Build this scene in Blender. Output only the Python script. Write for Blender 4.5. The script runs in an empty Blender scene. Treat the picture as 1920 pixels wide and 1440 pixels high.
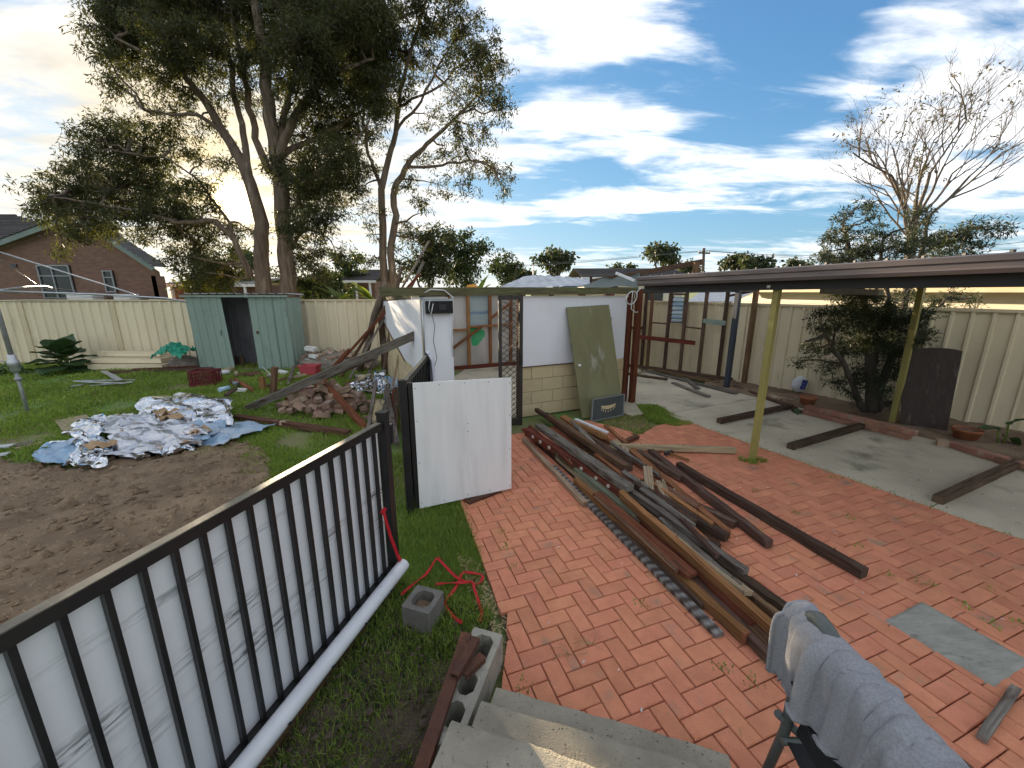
import bpy, bmesh, math, random
import numpy as np
from mathutils import Vector, Matrix, Quaternion, noise
random.seed(7); rng = np.random.default_rng(7)
R = math.radians
sc = bpy.context.scene
C = sc.collection

# ------------------------------------------------------------------ camera
FPX, HC = 740.0, 2.02                      # focal length in photo pixels (1920 wide), eye height
PITCH = math.atan(173/740)
cam_d = bpy.data.cameras.new('camera'); cam = bpy.data.objects.new('camera', cam_d); C.objects.link(cam)
cam_d.sensor_width = 36.0; cam_d.lens = 36.0*FPX/1920
cam_d.clip_start = 0.05; cam_d.clip_end = 3000
cam.location = (0, 0, HC); cam.rotation_euler = (math.pi/2-PITCH, 0, 0)
sc.camera = cam
# ------------------------------------------------------------------ sun direction (behind the big trees, low)
SUN_EL, SUN_AZ = R(9.8), R(-33.07)          # azimuth from +Y towards +X
sun_dir = Vector((math.sin(SUN_AZ)*math.cos(SUN_EL), math.cos(SUN_AZ)*math.cos(SUN_EL), math.sin(SUN_EL)))
sun_d = bpy.data.lights.new('sun', 'SUN'); sun_o = bpy.data.objects.new('sun', sun_d); C.objects.link(sun_o)
sun_d.energy = 5.0; sun_d.angle = R(0.5); sun_d.color = (1.0, 0.80, 0.55)
sun_o.rotation_euler = sun_dir.to_track_quat('Z', 'Y').to_euler(); sun_o.location = (-20, 30, 12)
sc.view_settings.view_transform = 'Standard'; sc.view_settings.look = 'None'
sc.view_settings.gamma = 1.0; sc.view_settings.exposure = 1.6; sc.view_settings.use_curve_mapping = False
sc.cycles.max_bounces = 5; sc.cycles.diffuse_bounces = 3; sc.cycles.glossy_bounces = 2; sc.cycles.adaptive_threshold = 0.02; sc.cycles.transparent_max_bounces = 12; sc.cycles.use_denoising = True

def ray(px, py):
    a = (px-960)/FPX; b = (py-720)/FPX; c, s = math.cos(PITCH), math.sin(PITCH)
    return Vector((a, c-b*s, -(s+b*c)))
def at(px, py, Y):                          # point on the sight line at ground distance Y
    r = ray(px, py); p = r*(Y/r.y); return Vector((p.x, Y, HC+p.z))
def gz(x, y):                               # height of the yard's ground
    t = max(0.0, min(1.0, (y-6.0)/4.0))
    w = max(0.0, min(1.0, (-0.5-x)/2.0))
    return 0.15*t*w
def gp(px, py, z=None):                     # point on the ground under a sight line
    r = ray(px, py); zz = 0.0 if z is None else z
    for _ in range(4):
        t = (zz-HC)/r.z; x, y = r.x*t, r.y*t
        if z is None: zz = gz(x, y)
        else: break
    return Vector((x, y, zz))

# ------------------------------------------------------------------ world: Nishita sky with streaky high cloud
W = bpy.data.worlds.new('World'); sc.world = W; W.use_nodes = True
nt = W.node_tree; nt.nodes.clear(); L = nt.links.new
def N(t, **k):
    n = nt.nodes.new(t)
    for a, b in k.items(): setattr(n, a, b)
    return n
def MA(op, a, b=None, c=None, clamp=False):
    n = N('ShaderNodeMath', operation=op, use_clamp=clamp)
    for i, v in enumerate((a, b, c)):
        if v is None: continue
        if isinstance(v, (int, float)): n.inputs[i].default_value = v
        else: L(v, n.inputs[i])
    return n.outputs[0]
STR = 0.12
sky = N('ShaderNodeTexSky', sky_type='NISHITA', sun_disc=False, sun_elevation=SUN_EL, sun_rotation=SUN_AZ,
        air_density=1.0, dust_density=0.5, ozone_density=3.0)
tc = N('ShaderNodeTexCoord'); sp = N('ShaderNodeSeparateXYZ'); L(tc.outputs['Generated'], sp.inputs[0])
zc = MA('ADD', MA('MAXIMUM', sp.outputs[2], 0.0), 0.10)
cx = MA('DIVIDE', sp.outputs[0], zc); cy = MA('DIVIDE', sp.outputs[1], zc)
pv = N('ShaderNodeCombineXYZ'); L(cx, pv.inputs[0]); L(cy, pv.inputs[1])
def skyplane(px, py):
    r = ray(px, py).normalized(); return (r.x/(max(r.z, 0)+0.10), r.y/(max(r.z, 0)+0.10))
def fbm(scale, detail, rough, dist, loc=(0, 0, 0), rot=0.0, sc3=(1, 1, 1)):
    mp = N('ShaderNodeMapping'); L(pv.outputs[0], mp.inputs[0])
    mp.inputs['Location'].default_value = loc; mp.inputs['Rotation'].default_value = (0, 0, rot); mp.inputs['Scale'].default_value = sc3
    n = N('ShaderNodeTexNoise'); L(mp.outputs[0], n.inputs['Vector'])
    n.inputs['Scale'].default_value = scale; n.inputs['Detail'].default_value = detail
    n.inputs['Roughness'].default_value = rough; n.inputs['Distortion'].default_value = dist
    return n.outputs['Fac']
big = fbm(0.55, 3, 0.5, 0.2, (3.1, 1.7, 0))
streak = fbm(1.7, 9, 0.60, 0.8, (0.4, 2.2, 0), R(-58), (0.62, 1.7, 1))
fine = fbm(5.5, 6, 0.6, 0.3, (1.4, 0.2, 0), R(-62), (0.6, 1.5, 1))
cov = MA('ADD', MA('MULTIPLY', MA('SUBTRACT', big, 0.5), 0.8), 0.76)
# cloud banks and clear gaps where they stand in the sky: centre, end of long axis, end of short axis, weight
BANKS = [((70, 150), (420, 110), (70, -40), 0.30), ((60, 350), (300, 330), (60, 270), 0.25), ((1120, 232), (1345, 245), (1120, 205), 0.26), ((1200, 60), (1400, -10), (1180, 20), 0.16), ((1020, 60), (1180, 10), (1000, -20), 0.12),
         ((1330, 345), (1700, 265), (1320, 305), 0.30), ((1120, 385), (1250, 378), (1120, 372), 0.20), ((1720, 80), (1950, 30), (1700, -10), 0.24), ((1800, 230), (2050, 160), (1800, 160), 0.22),
         ((1195, 290), (1230, 260), (1175, 278), 0.35), ((940, 400), (1000, 425), (935, 408), 0.30), ((1600, 190), (1640, 165), (1590, 180), 0.25), ((990, 290), (1090, 290), (990, 275), 0.2),
         ((1420, 150), (1310, 290), (1560, 210), -0.62), ((1100, 330), (1240, 320), (1100, 300), -0.50), ((1490, 20), (1400, 110), (1570, 60), -0.58),
         ((1250, 430), (1750, 420), (1250, 398), -0.60), ((945, 200), (1010, 160), (935, 150), -0.36), ((1080, 150), (1180, 130), (1070, 130), -0.36), ((960, 360), (1060, 370), (960, 335), -0.46), ((1660, 165), (1740, 120), (1645, 140), -0.35), ((1560, 290), (1640, 260), (1555, 270), -0.2), ((1000, 450), (1200, 450), (1000, 425), -0.3)]
for c0, a1, b1, wgt in BANKS:
    P0, A, B = (Vector(skyplane(*q)) for q in (c0, a1, b1))
    u = A-P0; v = B-P0; det = u.x*v.y-u.y*v.x
    if abs(det) < 1e-4: continue
    dx = MA('SUBTRACT', cx, P0.x); dy = MA('SUBTRACT', cy, P0.y)
    s1 = MA('ADD', MA('MULTIPLY', dx, v.y/det), MA('MULTIPLY', dy, -v.x/det))
    s2 = MA('ADD', MA('MULTIPLY', dx, -u.y/det), MA('MULTIPLY', dy, u.x/det))
    q = MA('ADD', MA('MULTIPLY', s1, s1), MA('MULTIPLY', s2, s2))
    cov = MA('ADD', cov, MA('MULTIPLY', MA('EXPONENT', MA('MULTIPLY', q, -0.9)), wgt))
dens = MA('ADD', cov, MA('ADD', MA('MULTIPLY', MA('SUBTRACT', streak, 0.5), 1.75), MA('MULTIPLY', MA('SUBTRACT', fine, 0.5), 0.62)))
mr = N('ShaderNodeMapRange', interpolation_type='SMOOTHSTEP'); L(dens, mr.inputs[0])
mr.inputs[1].default_value = 0.38; mr.inputs[2].default_value = 1.02
hz = N('ShaderNodeMapRange', interpolation_type='SMOOTHSTEP'); L(sp.outputs[2], hz.inputs[0]); hz.inputs[1].default_value = 0.0; hz.inputs[2].default_value = 0.16
cl = MA('MULTIPLY', mr.outputs[0], MA('ADD', MA('MULTIPLY', hz.outputs[0], 0.55), 0.45))
cl = MA('MULTIPLY', cl, 0.93)
# light scattered forward by the thin cloud round the sun
dt = N('ShaderNodeVectorMath', operation='DOT_PRODUCT'); L(tc.outputs['Generated'], dt.inputs[0]); dt.inputs[1].default_value = sun_dir
dp = MA('MAXIMUM', dt.outputs['Value'], 0.0)
halo = MA('POWER', dp, 9.0); halo2 = MA('POWER', dp, 90.0); core = MA('POWER', dp, 6000.0)
ccol = N('ShaderNodeMix', data_type='RGBA'); L(MA('MINIMUM', MA('ADD', MA('MULTIPLY', halo, 0.55), MA('MULTIPLY', MA('POWER', dp, 34.0), 0.6)), 1.0), ccol.inputs[0])
CB = 0.50/STR
ccol.inputs[6].default_value = (0.98*CB, 0.985*CB, 1.0*CB, 1); ccol.inputs[7].default_value = (0.60*CB, 0.48*CB, 0.29*CB, 1)
cs = N('ShaderNodeVectorMath', operation='SCALE'); L(ccol.outputs[2], cs.inputs[0])
puff = fbm(3.2, 7, 0.62, 0.35, (6.4, 3.2, 0), R(-62), (0.8, 1.3, 1))
shade = MA('ADD', 0.42, MA('ADD', MA('MULTIPLY', fine, 0.42), MA('MULTIPLY', puff, 0.70)))
L(MA('MULTIPLY', shade, MA('ADD', MA('ADD', 1.0, MA('MULTIPLY', halo, 0.0)), MA('MULTIPLY', halo2, 0.15))), cs.inputs[3])
SKYK = (0.58, 0.87, 1.25)                    # clear-sky tint; the glare toward the sun is held down by the thin cloud
s0 = N('ShaderNodeVectorMath', operation='MULTIPLY'); L(sky.outputs[0], s0.inputs[0]); s0.inputs[1].default_value = SKYK
s1_ = N('ShaderNodeVectorMath', operation='MULTIPLY_ADD'); L(s0.outputs[0], s1_.inputs[0]); s1_.inputs[1].default_value = (0.25, 0.25, 0.24); s1_.inputs[2].default_value = (1, 1, 1)
sk = N('ShaderNodeVectorMath', operation='DIVIDE'); L(s0.outputs[0], sk.inputs[0]); L(s1_.outputs[0], sk.inputs[1])
mx = N('ShaderNodeMix', data_type='RGBA'); L(cl, mx.inputs[0]); L(sk.outputs[0], mx.inputs[6]); L(cs.outputs[0], mx.inputs[7])
gl = N('ShaderNodeVectorMath', operation='SCALE'); gl.inputs[0].default_value = (1.0, 0.74, 0.34)
L(MA('ADD', MA('MULTIPLY', core, 220.0), MA('MULTIPLY', halo2, 1.3)), gl.inputs[3])
ad = N('ShaderNodeVectorMath', operation='ADD'); L(mx.outputs[2], ad.inputs[0]); L(gl.outputs[0], ad.inputs[1])
bg = N('ShaderNodeBackground'); L(ad.outputs[0], bg.inputs[0]); bg.inputs[1].default_value = STR
wo = N('ShaderNodeOutputWorld'); L(bg.outputs[0], wo.inputs[0])
W.cycles.sampling_method = 'MANUAL'; W.cycles.sample_map_resolution = 1024

# ------------------------------------------------------------------ materials
MATS = {}
def mat(name, c1, c2=None, scale=4.0, rough=0.75, metal=0.0, bump=0.0, bscale=40.0, coord='Object', stretch=(1, 1, 1), var=0.0,
        spot=None, spot_scale=3.0, spot_at=(0.55, 0.7), detail=5.0, spec=0.35, trans=None, back=None, stretch2=None):
    """Principled surface: two noise-mixed colours, optional stains (spot), per-piece variation (var), relief (bump)."""
    m = bpy.data.materials.new(name); m.use_nodes = True; t = m.node_tree; t.nodes.clear(); l = t.links.new
    def n(ty, **k):
        x = t.nodes.new(ty)
        for a, b in k.items(): setattr(x, a, b)
        return x
    out = n('ShaderNodeOutputMaterial'); bs = n('ShaderNodeBsdfPrincipled')
    bs.inputs['Roughness'].default_value = rough; bs.inputs['Metallic'].default_value = metal
    bs.inputs['Specular IOR Level'].default_value = spec
    tcn = n('ShaderNodeTexCoord'); oi = n('ShaderNodeObjectInfo'); ge = n('ShaderNodeNewGeometry')
    mp = n('ShaderNodeMapping'); l(tcn.outputs[coord], mp.inputs[0]); mp.inputs['Scale'].default_value = stretch
    off = n('ShaderNodeVectorMath', operation='SCALE'); off.inputs[0].default_value = (37.1, 17.7, 53.3)
    l(oi.outputs['Random'], off.inputs[3]); l(off.outputs[0], mp.inputs['Location'])
    def nz(s, dt=detail, src=mp):
        x = n('ShaderNodeTexNoise'); l(src.outputs[0], x.inputs['Vector']); x.inputs['Scale'].default_value = s
        x.inputs['Detail'].default_value = dt; x.inputs['Roughness'].default_value = 0.6; return x.outputs['Fac']
    c2 = c2 or tuple(v*0.8 for v in c1)
    mixn = n('ShaderNodeMix', data_type='RGBA'); rp = n('ShaderNodeMapRange'); l(nz(scale), rp.inputs[0])
    rp.inputs[1].default_value = 0.32; rp.inputs[2].default_value = 0.68
    l(rp.outputs[0], mixn.inputs[0]); mixn.inputs[6].default_value = (*c1, 1); mixn.inputs[7].default_value = (*c2, 1)
    col = mixn.outputs[2]
    if spot:
        src2 = mp
        if stretch2:
            src2 = n('ShaderNodeMapping'); l(tcn.outputs[coord], src2.inputs[0]); src2.inputs['Scale'].default_value = stretch2; l(off.outputs[0], src2.inputs['Location'])
        r2 = n('ShaderNodeMapRange', interpolation_type='SMOOTHSTEP'); l(nz(spot_scale, 6, src2), r2.inputs[0]); r2.inputs[1].default_value, r2.inputs[2].default_value = spot_at
        m2 = n('ShaderNodeMix', data_type='RGBA'); l(r2.outputs[0], m2.inputs[0]); l(col, m2.inputs[6]); m2.inputs[7].default_value = (*spot, 1)
        col = m2.outputs[2]
    if var:
        ad2 = n('ShaderNodeMath', operation='ADD'); l(oi.outputs['Random'], ad2.inputs[0]); l(ge.outputs['Random Per Island'], ad2.inputs[1])
        wn = n('ShaderNodeTexWhiteNoise', noise_dimensions='1D'); l(ad2.outputs[0], wn.inputs['W'])
        r3 = n('ShaderNodeMapRange'); l(wn.outputs['Value'], r3.inputs[0]); r3.inputs[3].default_value = 1-var; r3.inputs[4].default_value = 1+var
        hs = n('ShaderNodeHueSaturation'); l(r3.outputs[0], hs.inputs['Value']); l(col, hs.inputs['Color'])
        s3 = n('ShaderNodeSeparateColor'); l(wn.outputs['Color'], s3.inputs[0])
        r4 = n('ShaderNodeMapRange'); l(s3.outputs[1], r4.inputs[0]); r4.inputs[3].default_value = 0.5-var*0.045; r4.inputs[4].default_value = 0.5+var*0.045
        l(r4.outputs[0], hs.inputs['Hue']); col = hs.outputs['Color']
    if back:
        m3 = n('ShaderNodeMix', data_type='RGBA'); l(ge.outputs['Backfacing'], m3.inputs[0]); l(col, m3.inputs[6]); m3.inputs[7].default_value = (*back, 1); col = m3.outputs[2]
        inv = n('ShaderNodeMath', operation='MULTIPLY_ADD'); l(ge.outputs['Backfacing'], inv.inputs[0]); inv.inputs[1].default_value = -metal; inv.inputs[2].default_value = metal
        l(inv.outputs[0], bs.inputs['Metallic'])
    l(col, bs.inputs['Base Color'])
    if bump:
        b = n('ShaderNodeBump'); b.inputs['Strength'].default_value = min(1.0, bump); b.inputs['Distance'].default_value = 0.01*max(1, bump)
        l(nz(bscale), b.inputs['Height']); l(b.outputs[0], bs.inputs['Normal'])
    if trans:
        tr = n('ShaderNodeBsdfTranslucent'); ml = n('ShaderNodeMix', data_type='RGBA'); ml.blend_type = 'MULTIPLY'; ml.inputs[0].default_value = 1.0
        l(col, ml.inputs[6]); ml.inputs[7].default_value = (*trans[1], 1); l(ml.outputs[2], tr.inputs[0])
        ms = n('ShaderNodeMixShader'); ms.inputs[0].default_value = trans[0]; l(bs.outputs[0], ms.inputs[1]); l(tr.outputs[0], ms.inputs[2]); l(ms.outputs[0], out.inputs[0])
    else: l(bs.outputs[0], out.inputs[0])
    MATS[name] = m; return m

def wood(name, c1, c2, var=0.32, rough=1.0, spot=None, **k):
    c2 = tuple(v*0.7 for v in c2); c1 = tuple(v*1.12 for v in c1)
    return mat(name, c1, c2, scale=3.0, coord='UV', stretch=(1.0, 22.0, 1.0), rough=rough, bump=1.0, bscale=9.0, var=var, detail=9, spec=0.12, spot=spot, spot_scale=2.0, stretch2=(1.5, 6, 1), **k)
wood('w_dark', (0.125, 0.080, 0.057), (0.062, 0.038, 0.027), spot=(0.19, 0.145, 0.11), spot_at=(0.55, 0.8))
wood('w_brown', (0.19, 0.108, 0.064), (0.10, 0.056, 0.034), spot=(0.22, 0.16, 0.11), spot_at=(0.58, 0.85))
wood('w_orange', (0.34, 0.16, 0.07), (0.21, 0.095, 0.04), spot=(0.12, 0.07, 0.04), spot_at=(0.6, 0.8))
wood('w_grey', (0.25, 0.22, 0.185), (0.13, 0.105, 0.085), spot=(0.085, 0.05, 0.038), spot_at=(0.52, 0.68))
wood('w_pale', (0.46, 0.36, 0.23), (0.33, 0.24, 0.14), spot=(0.22, 0.14, 0.08), spot_at=(0.6, 0.85))
wood('w_green', (0.24, 0.25, 0.17), (0.14, 0.135, 0.09), spot=(0.10, 0.075, 0.05), spot_at=(0.55, 0.75))
wood('w_red', (0.20, 0.058, 0.035), (0.11, 0.035, 0.024), spot=(0.06, 0.035, 0.025), spot_at=(0.55, 0.75))
wood('w_moss', (0.17, 0.155, 0.085), (0.10, 0.085, 0.05), spot=(0.16, 0.17, 0.07), spot_at=(0.5, 0.7))
mat('end_cut', (0.30, 0.11, 0.06), (0.22, 0.08, 0.045), scale=30)
mat('paver', (0.68, 0.268, 0.148), (0.55, 0.205, 0.112), scale=9, rough=0.9, var=0.085, bump=0.8, bscale=120, spot=(0.38, 0.22, 0.145), spot_scale=5, spot_at=(0.56, 0.76), detail=10)
mat('joint', (0.15, 0.10, 0.065), (0.065, 0.055, 0.03), scale=3, rough=0.95, spot=(0.07, 0.09, 0.03), spot_scale=1.6, spot_at=(0.54, 0.66), bump=0.6, bscale=120)
mat('concrete', (0.60, 0.53, 0.395), (0.42, 0.37, 0.272), scale=1.3, rough=0.9, bump=0.6, bscale=70, spot=(0.225, 0.21, 0.15), spot_scale=1.7, spot_at=(0.52, 0.74), detail=9)
mat('concrete_step', (0.40, 0.36, 0.275), (0.25, 0.225, 0.175), scale=4, rough=0.95, bump=1.0, bscale=130, spot=(0.075, 0.07, 0.06), spot_scale=55, spot_at=(0.62, 0.68), detail=4)
mat('cinder', (0.40, 0.375, 0.30), (0.29, 0.275, 0.225), scale=8, rough=0.95, bump=0.8, bscale=150, var=0.12, spot=(0.15, 0.14, 0.11), spot_scale=5, spot_at=(0.58, 0.75))
mat('cinder_dark', (0.22, 0.205, 0.18), (0.15, 0.14, 0.12), scale=8, rough=0.95, bump=0.8, bscale=150, spot=(0.30, 0.28, 0.22), spot_scale=4, spot_at=(0.58, 0.75))
mat('lawn_soil', (0.15, 0.20, 0.055), (0.20, 0.16, 0.085), scale=1.1, rough=1.0, bump=0.8, bscale=30, spot=(0.11, 0.19, 0.045), spot_scale=0.7, spot_at=(0.45, 0.6), detail=8)
mat('soil', (0.27, 0.19, 0.118), (0.13, 0.086, 0.052), scale=2.0, rough=1.0, bump=1.0, bscale=45, spot=(0.33, 0.25, 0.16), spot_scale=16, spot_at=(0.58, 0.75), detail=9)
mat('soil_dark', (0.115, 0.085, 0.058), (0.065, 0.048, 0.033), scale=5, rough=1.0, bump=1.0, bscale=60, spot=(0.17, 0.13, 0.09), spot_scale=22, spot_at=(0.58, 0.75), detail=9)
mat('straw', (0.42, 0.32, 0.17), (0.30, 0.21, 0.10), var=0.3)
mat('grass', (0.27, 0.36, 0.062), (0.17, 0.245, 0.042), scale=0.9, rough=0.6, var=0.30, trans=(0.35, (1.1, 1.2, 0.6)), spot=(0.30, 0.30, 0.09), spot_scale=0.8, spot_at=(0.58, 0.75))
mat('cream_steel', (0.74, 0.64, 0.44), (0.65, 0.555, 0.375), scale=1.2, rough=0.5, bump=0.0, spot=(0.42, 0.35, 0.23), spot_scale=2.3, spot_at=(0.56, 0.82), detail=8, stretch=(1, 1, 0.35))
mat('cream_rail', (0.62, 0.52, 0.34), (0.54, 0.45, 0.28), scale=2, rough=0.5)
mat('green_steel', (0.25, 0.325, 0.27), (0.215, 0.28, 0.235), scale=1.5, rough=0.5, spot=(0.15, 0.18, 0.145), spot_scale=2.6, spot_at=(0.54, 0.8), stretch=(1, 1, 0.4), detail=9)
mat('grey_steel', (0.16, 0.155, 0.16), (0.11, 0.105, 0.11), scale=2, rough=0.6)
mat('gal', (0.52, 0.53, 0.54), (0.40, 0.41, 0.42), scale=9, rough=0.42, metal=0.8, spot=(0.30, 0.28, 0.26), spot_scale=4, spot_at=(0.6, 0.8))
mat('gal_dull', (0.36, 0.36, 0.35), (0.26, 0.26, 0.25), scale=9, rough=0.6, metal=0.4)
mat('gutter', (0.135, 0.110, 0.105), (0.105, 0.085, 0.082), scale=2.5, rough=0.4, stretch=(1, 1, 8), spot=(0.19, 0.15, 0.125), spot_scale=3, spot_at=(0.55, 0.8))
mat('dark_steel', (0.035, 0.032, 0.032), (0.025, 0.023, 0.023), scale=3, rough=0.55)
mat('blue_steel', (0.050, 0.062, 0.080), (0.038, 0.046, 0.060), scale=4, rough=0.5)
mat('yellow_paint', (0.33, 0.285, 0.085), (0.25, 0.215, 0.07), scale=3, rough=0.5, spot=(0.13, 0.10, 0.05), spot_scale=8, spot_at=(0.62, 0.72), stretch=(1, 1, 0.4))
mat('black_paint', (0.013, 0.013, 0.014), (0.022, 0.021, 0.020), scale=6, rough=0.38, spot=(0.10, 0.095, 0.085), spot_scale=14, spot_at=(0.68, 0.8))
mat('rail_lit', (0.20, 0.18, 0.13), (0.09, 0.08, 0.06), scale=6, rough=0.5, spot=(0.30, 0.26, 0.17), spot_scale=9, spot_at=(0.5, 0.75))  # paler tone paints light on the upper face of the black rails
mat('white_sheet', (0.80, 0.80, 0.79), (0.74, 0.74, 0.73), scale=2, rough=0.5, spot=(0.55, 0.52, 0.46), spot_scale=1.3, spot_at=(0.64, 0.9), detail=8)
mat('white_panel', (0.78, 0.77, 0.745), (0.70, 0.69, 0.665), scale=2.2, rough=0.7, stretch=(5, 5, 0.6), spot=(0.60, 0.585, 0.55), spot_scale=1.1, spot_at=(0.55, 0.9), bump=0.25, bscale=30)
mat('fibro', (0.80, 0.80, 0.81), (0.72, 0.73, 0.76), scale=0.9, rough=0.55, spot=(0.62, 0.60, 0.60), spot_scale=0.8, spot_at=(0.55, 0.85))
mat('fibro_dirty', (0.55, 0.52, 0.48), (0.40, 0.37, 0.335), scale=1.4, rough=0.8, spot=(0.22, 0.20, 0.18), spot_scale=1.1, spot_at=(0.56, 0.8), stretch=(2, 2, 0.5))
mat('cream_block', (0.60, 0.49, 0.29), (0.52, 0.42, 0.25), scale=3, rough=0.85, bump=0.6, bscale=60, var=0.06, spot=(0.24, 0.21, 0.13), spot_scale=2.0, spot_at=(0.6, 0.8))
mat('mortar', (0.42, 0.35, 0.22), (0.30, 0.25, 0.16), scale=8, rough=0.95)
mat('olive_door', (0.205, 0.195, 0.095), (0.165, 0.155, 0.075), scale=1.5, rough=0.45, spot=(0.47, 0.46, 0.40), spot_scale=1.4, spot_at=(0.57, 0.80), detail=10, stretch=(2.5, 2.5, 0.8))
mat('foil', (0.74, 0.75, 0.77), (0.45, 0.46, 0.48), scale=5, rough=0.13, metal=1.0, bump=0.5, bscale=7, spot=(0.42, 0.36, 0.30), spot_scale=3, spot_at=(0.60, 0.75), back=(0.20, 0.42, 0.66))  # darker grey mottling paints dark reflections into the silver
mat('foil_blue', (0.20, 0.34, 0.48), (0.44, 0.50, 0.56), scale=3, rough=0.35, bump=0.5, bscale=8, spot=(0.45, 0.42, 0.38), spot_scale=3, spot_at=(0.57, 0.72), back=(0.80, 0.80, 0.80))
mat('foil_old', (0.42, 0.43, 0.45), (0.58, 0.58, 0.60), scale=4, rough=0.3, metal=0.9, bump=0.8, bscale=12, spot=(0.30, 0.18, 0.09), spot_scale=3, spot_at=(0.58, 0.66), back=(0.30, 0.40, 0.50))
mat('rust', (0.125, 0.052, 0.030), (0.075, 0.033, 0.022), scale=9, rough=0.8, bump=0.5, bscale=90, spot=(0.24, 0.095, 0.04), spot_scale=6, spot_at=(0.56, 0.75))
mat('pvc', (0.72, 0.73, 0.74), (0.62, 0.63, 0.65), scale=5, rough=0.32, spot=(0.34, 0.32, 0.29), spot_scale=5, spot_at=(0.64, 0.8), stretch=(1, 1, 1))
mat('red_strap', (0.52, 0.012, 0.022), (0.42, 0.010, 0.018), scale=8, rough=0.7, bump=0.3, bscale=200)
mat('fleece', (0.30, 0.30, 0.312), (0.22, 0.222, 0.233), scale=160, rough=1.0, bump=0.3, bscale=320, detail=3, spec=0.03)
mat('black_cloth', (0.014, 0.014, 0.015), (0.022, 0.022, 0.022), scale=60, rough=0.9)
mat('chair_tube', (0.085, 0.095, 0.085), (0.065, 0.072, 0.066), scale=6, rough=0.45, spec=0.5)
mat('white_cloth', (0.70, 0.70, 0.74), (0.58, 0.58, 0.64), scale=9, rough=0.95)
mat('bark', (0.20, 0.15, 0.11), (0.085, 0.062, 0.046), scale=3.5, rough=0.95, bump=1.0, bscale=9, stretch=(3, 3, 0.5), spot=(0.30, 0.24, 0.185), spot_scale=2.2, spot_at=(0.56, 0.75), detail=9)
mat('bark_dark', (0.115, 0.095, 0.075), (0.06, 0.05, 0.04), scale=4, rough=0.95, bump=0.8, bscale=12, stretch=(3, 3, 0.6))
mat('bark_bare', (0.16, 0.13, 0.10), (0.09, 0.075, 0.06), scale=4, rough=0.95)
def leafmat(name, c1, c2, t=0.4, var=0.35):
    return mat(name, c1, c2, scale=0.7, rough=0.55, var=var, trans=(t, (1.25, 1.2, 0.55)), spec=0.25)
leafmat('leaf_melaleuca', (0.070, 0.076, 0.032), (0.042, 0.048, 0.021), 0.42, 0.45)
leafmat('leaf_dark', (0.060, 0.085, 0.030), (0.038, 0.058, 0.022), 0.28)
leafmat('leaf_gum', (0.070, 0.085, 0.042), (0.046, 0.058, 0.030), 0.3)
leafmat('leaf_yellow', (0.17, 0.17, 0.035), (0.10, 0.115, 0.03), 0.45)
leafmat('leaf_bottle', (0.055, 0.070, 0.038), (0.036, 0.046, 0.025), 0.25)
leafmat('leaf_bud', (0.12, 0.105, 0.05), (0.085, 0.075, 0.04), 0.3)
leafmat('leaf_big', (0.050, 0.095, 0.036), (0.036, 0.070, 0.026), 0.2, 0.15)
mat('paver_dirt', (0.30, 0.22, 0.15), (0.2, 0.15, 0.1))
leafmat('leaf_banana', (0.22, 0.27, 0.05), (0.13, 0.19, 0.04), 0.5, 0.2)
mat('tile_roof', (0.085, 0.075, 0.072), (0.055, 0.050, 0.048), scale=5, rough=0.8, var=0.2)
mat('barge', (0.20, 0.25, 0.225), (0.16, 0.20, 0.18), scale=3, rough=0.6)
mat('window_dark', (0.02, 0.023, 0.026), (0.03, 0.033, 0.036), scale=2, rough=0.12, spec=0.5)
mat('alu', (0.30, 0.31, 0.32), (0.24, 0.25, 0.26), rough=0.45, metal=0.5)
mat('white_paint', (0.75, 0.74, 0.72), (0.66, 0.65, 0.63), rough=0.5)
mat('cladding', (0.66, 0.60, 0.48), (0.61, 0.55, 0.44), scale=1.2, rough=0.6)
mat('tarp_grey', (0.46, 0.48, 0.50), (0.34, 0.36, 0.385), scale=2.5, rough=0.4, stretch=(0.4, 3, 1), back=(0.10, 0.16, 0.12), spot=(0.25, 0.28, 0.31), spot_scale=2, spot_at=(0.5, 0.7))
mat('tarp_underside', (0.07, 0.095, 0.08), (0.045, 0.065, 0.055), scale=4, rough=0.6, stretch=(3, 1, 1))  # dark tone paints the shade on the tarpaulin's underside
mat('tarp_green', (0.015, 0.27, 0.155), (0.012, 0.20, 0.12), scale=5, rough=0.35, bump=0.6, bscale=20)
mat('crate_red', (0.14, 0.014, 0.024), (0.10, 0.011, 0.018), scale=8, rough=0.5)
mat('tub_red', (0.50, 0.075, 0.085), (0.40, 0.06, 0.07), scale=6, rough=0.5)
mat('terracotta', (0.36, 0.13, 0.06), (0.27, 0.095, 0.045), scale=6, rough=0.85)
mat('garden_brick', (0.36, 0.175, 0.115), (0.24, 0.12, 0.082), scale=9, rough=0.9, bump=0.6, bscale=60, var=0.2, spot=(0.30, 0.25, 0.19), spot_scale=5, spot_at=(0.56, 0.72))
mat('rubble', (0.36, 0.24, 0.165), (0.25, 0.165, 0.115), scale=6, rough=0.95, bump=0.7, bscale=50, var=0.3, spot=(0.46, 0.40, 0.32), spot_scale=5, spot_at=(0.54, 0.7))
mat('gravel', (0.22, 0.19, 0.15), (0.12, 0.10, 0.08), scale=8, rough=0.95, var=0.45, spot=(0.5, 0.48, 0.45), spot_scale=9, spot_at=(0.64, 0.7))
mat('old_board', (0.060, 0.040, 0.030), (0.032, 0.022, 0.018), scale=3, rough=0.75, spot=(0.14, 0.105, 0.08), spot_scale=3, spot_at=(0.54, 0.75), stretch=(4, 4, 0.7), detail=10, bump=.5, bscale=20)
mat('sack_white', (0.66, 0.67, 0.68), (0.56, 0.57, 0.58), scale=6, rough=0.55, bump=0.5, bscale=30)
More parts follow.
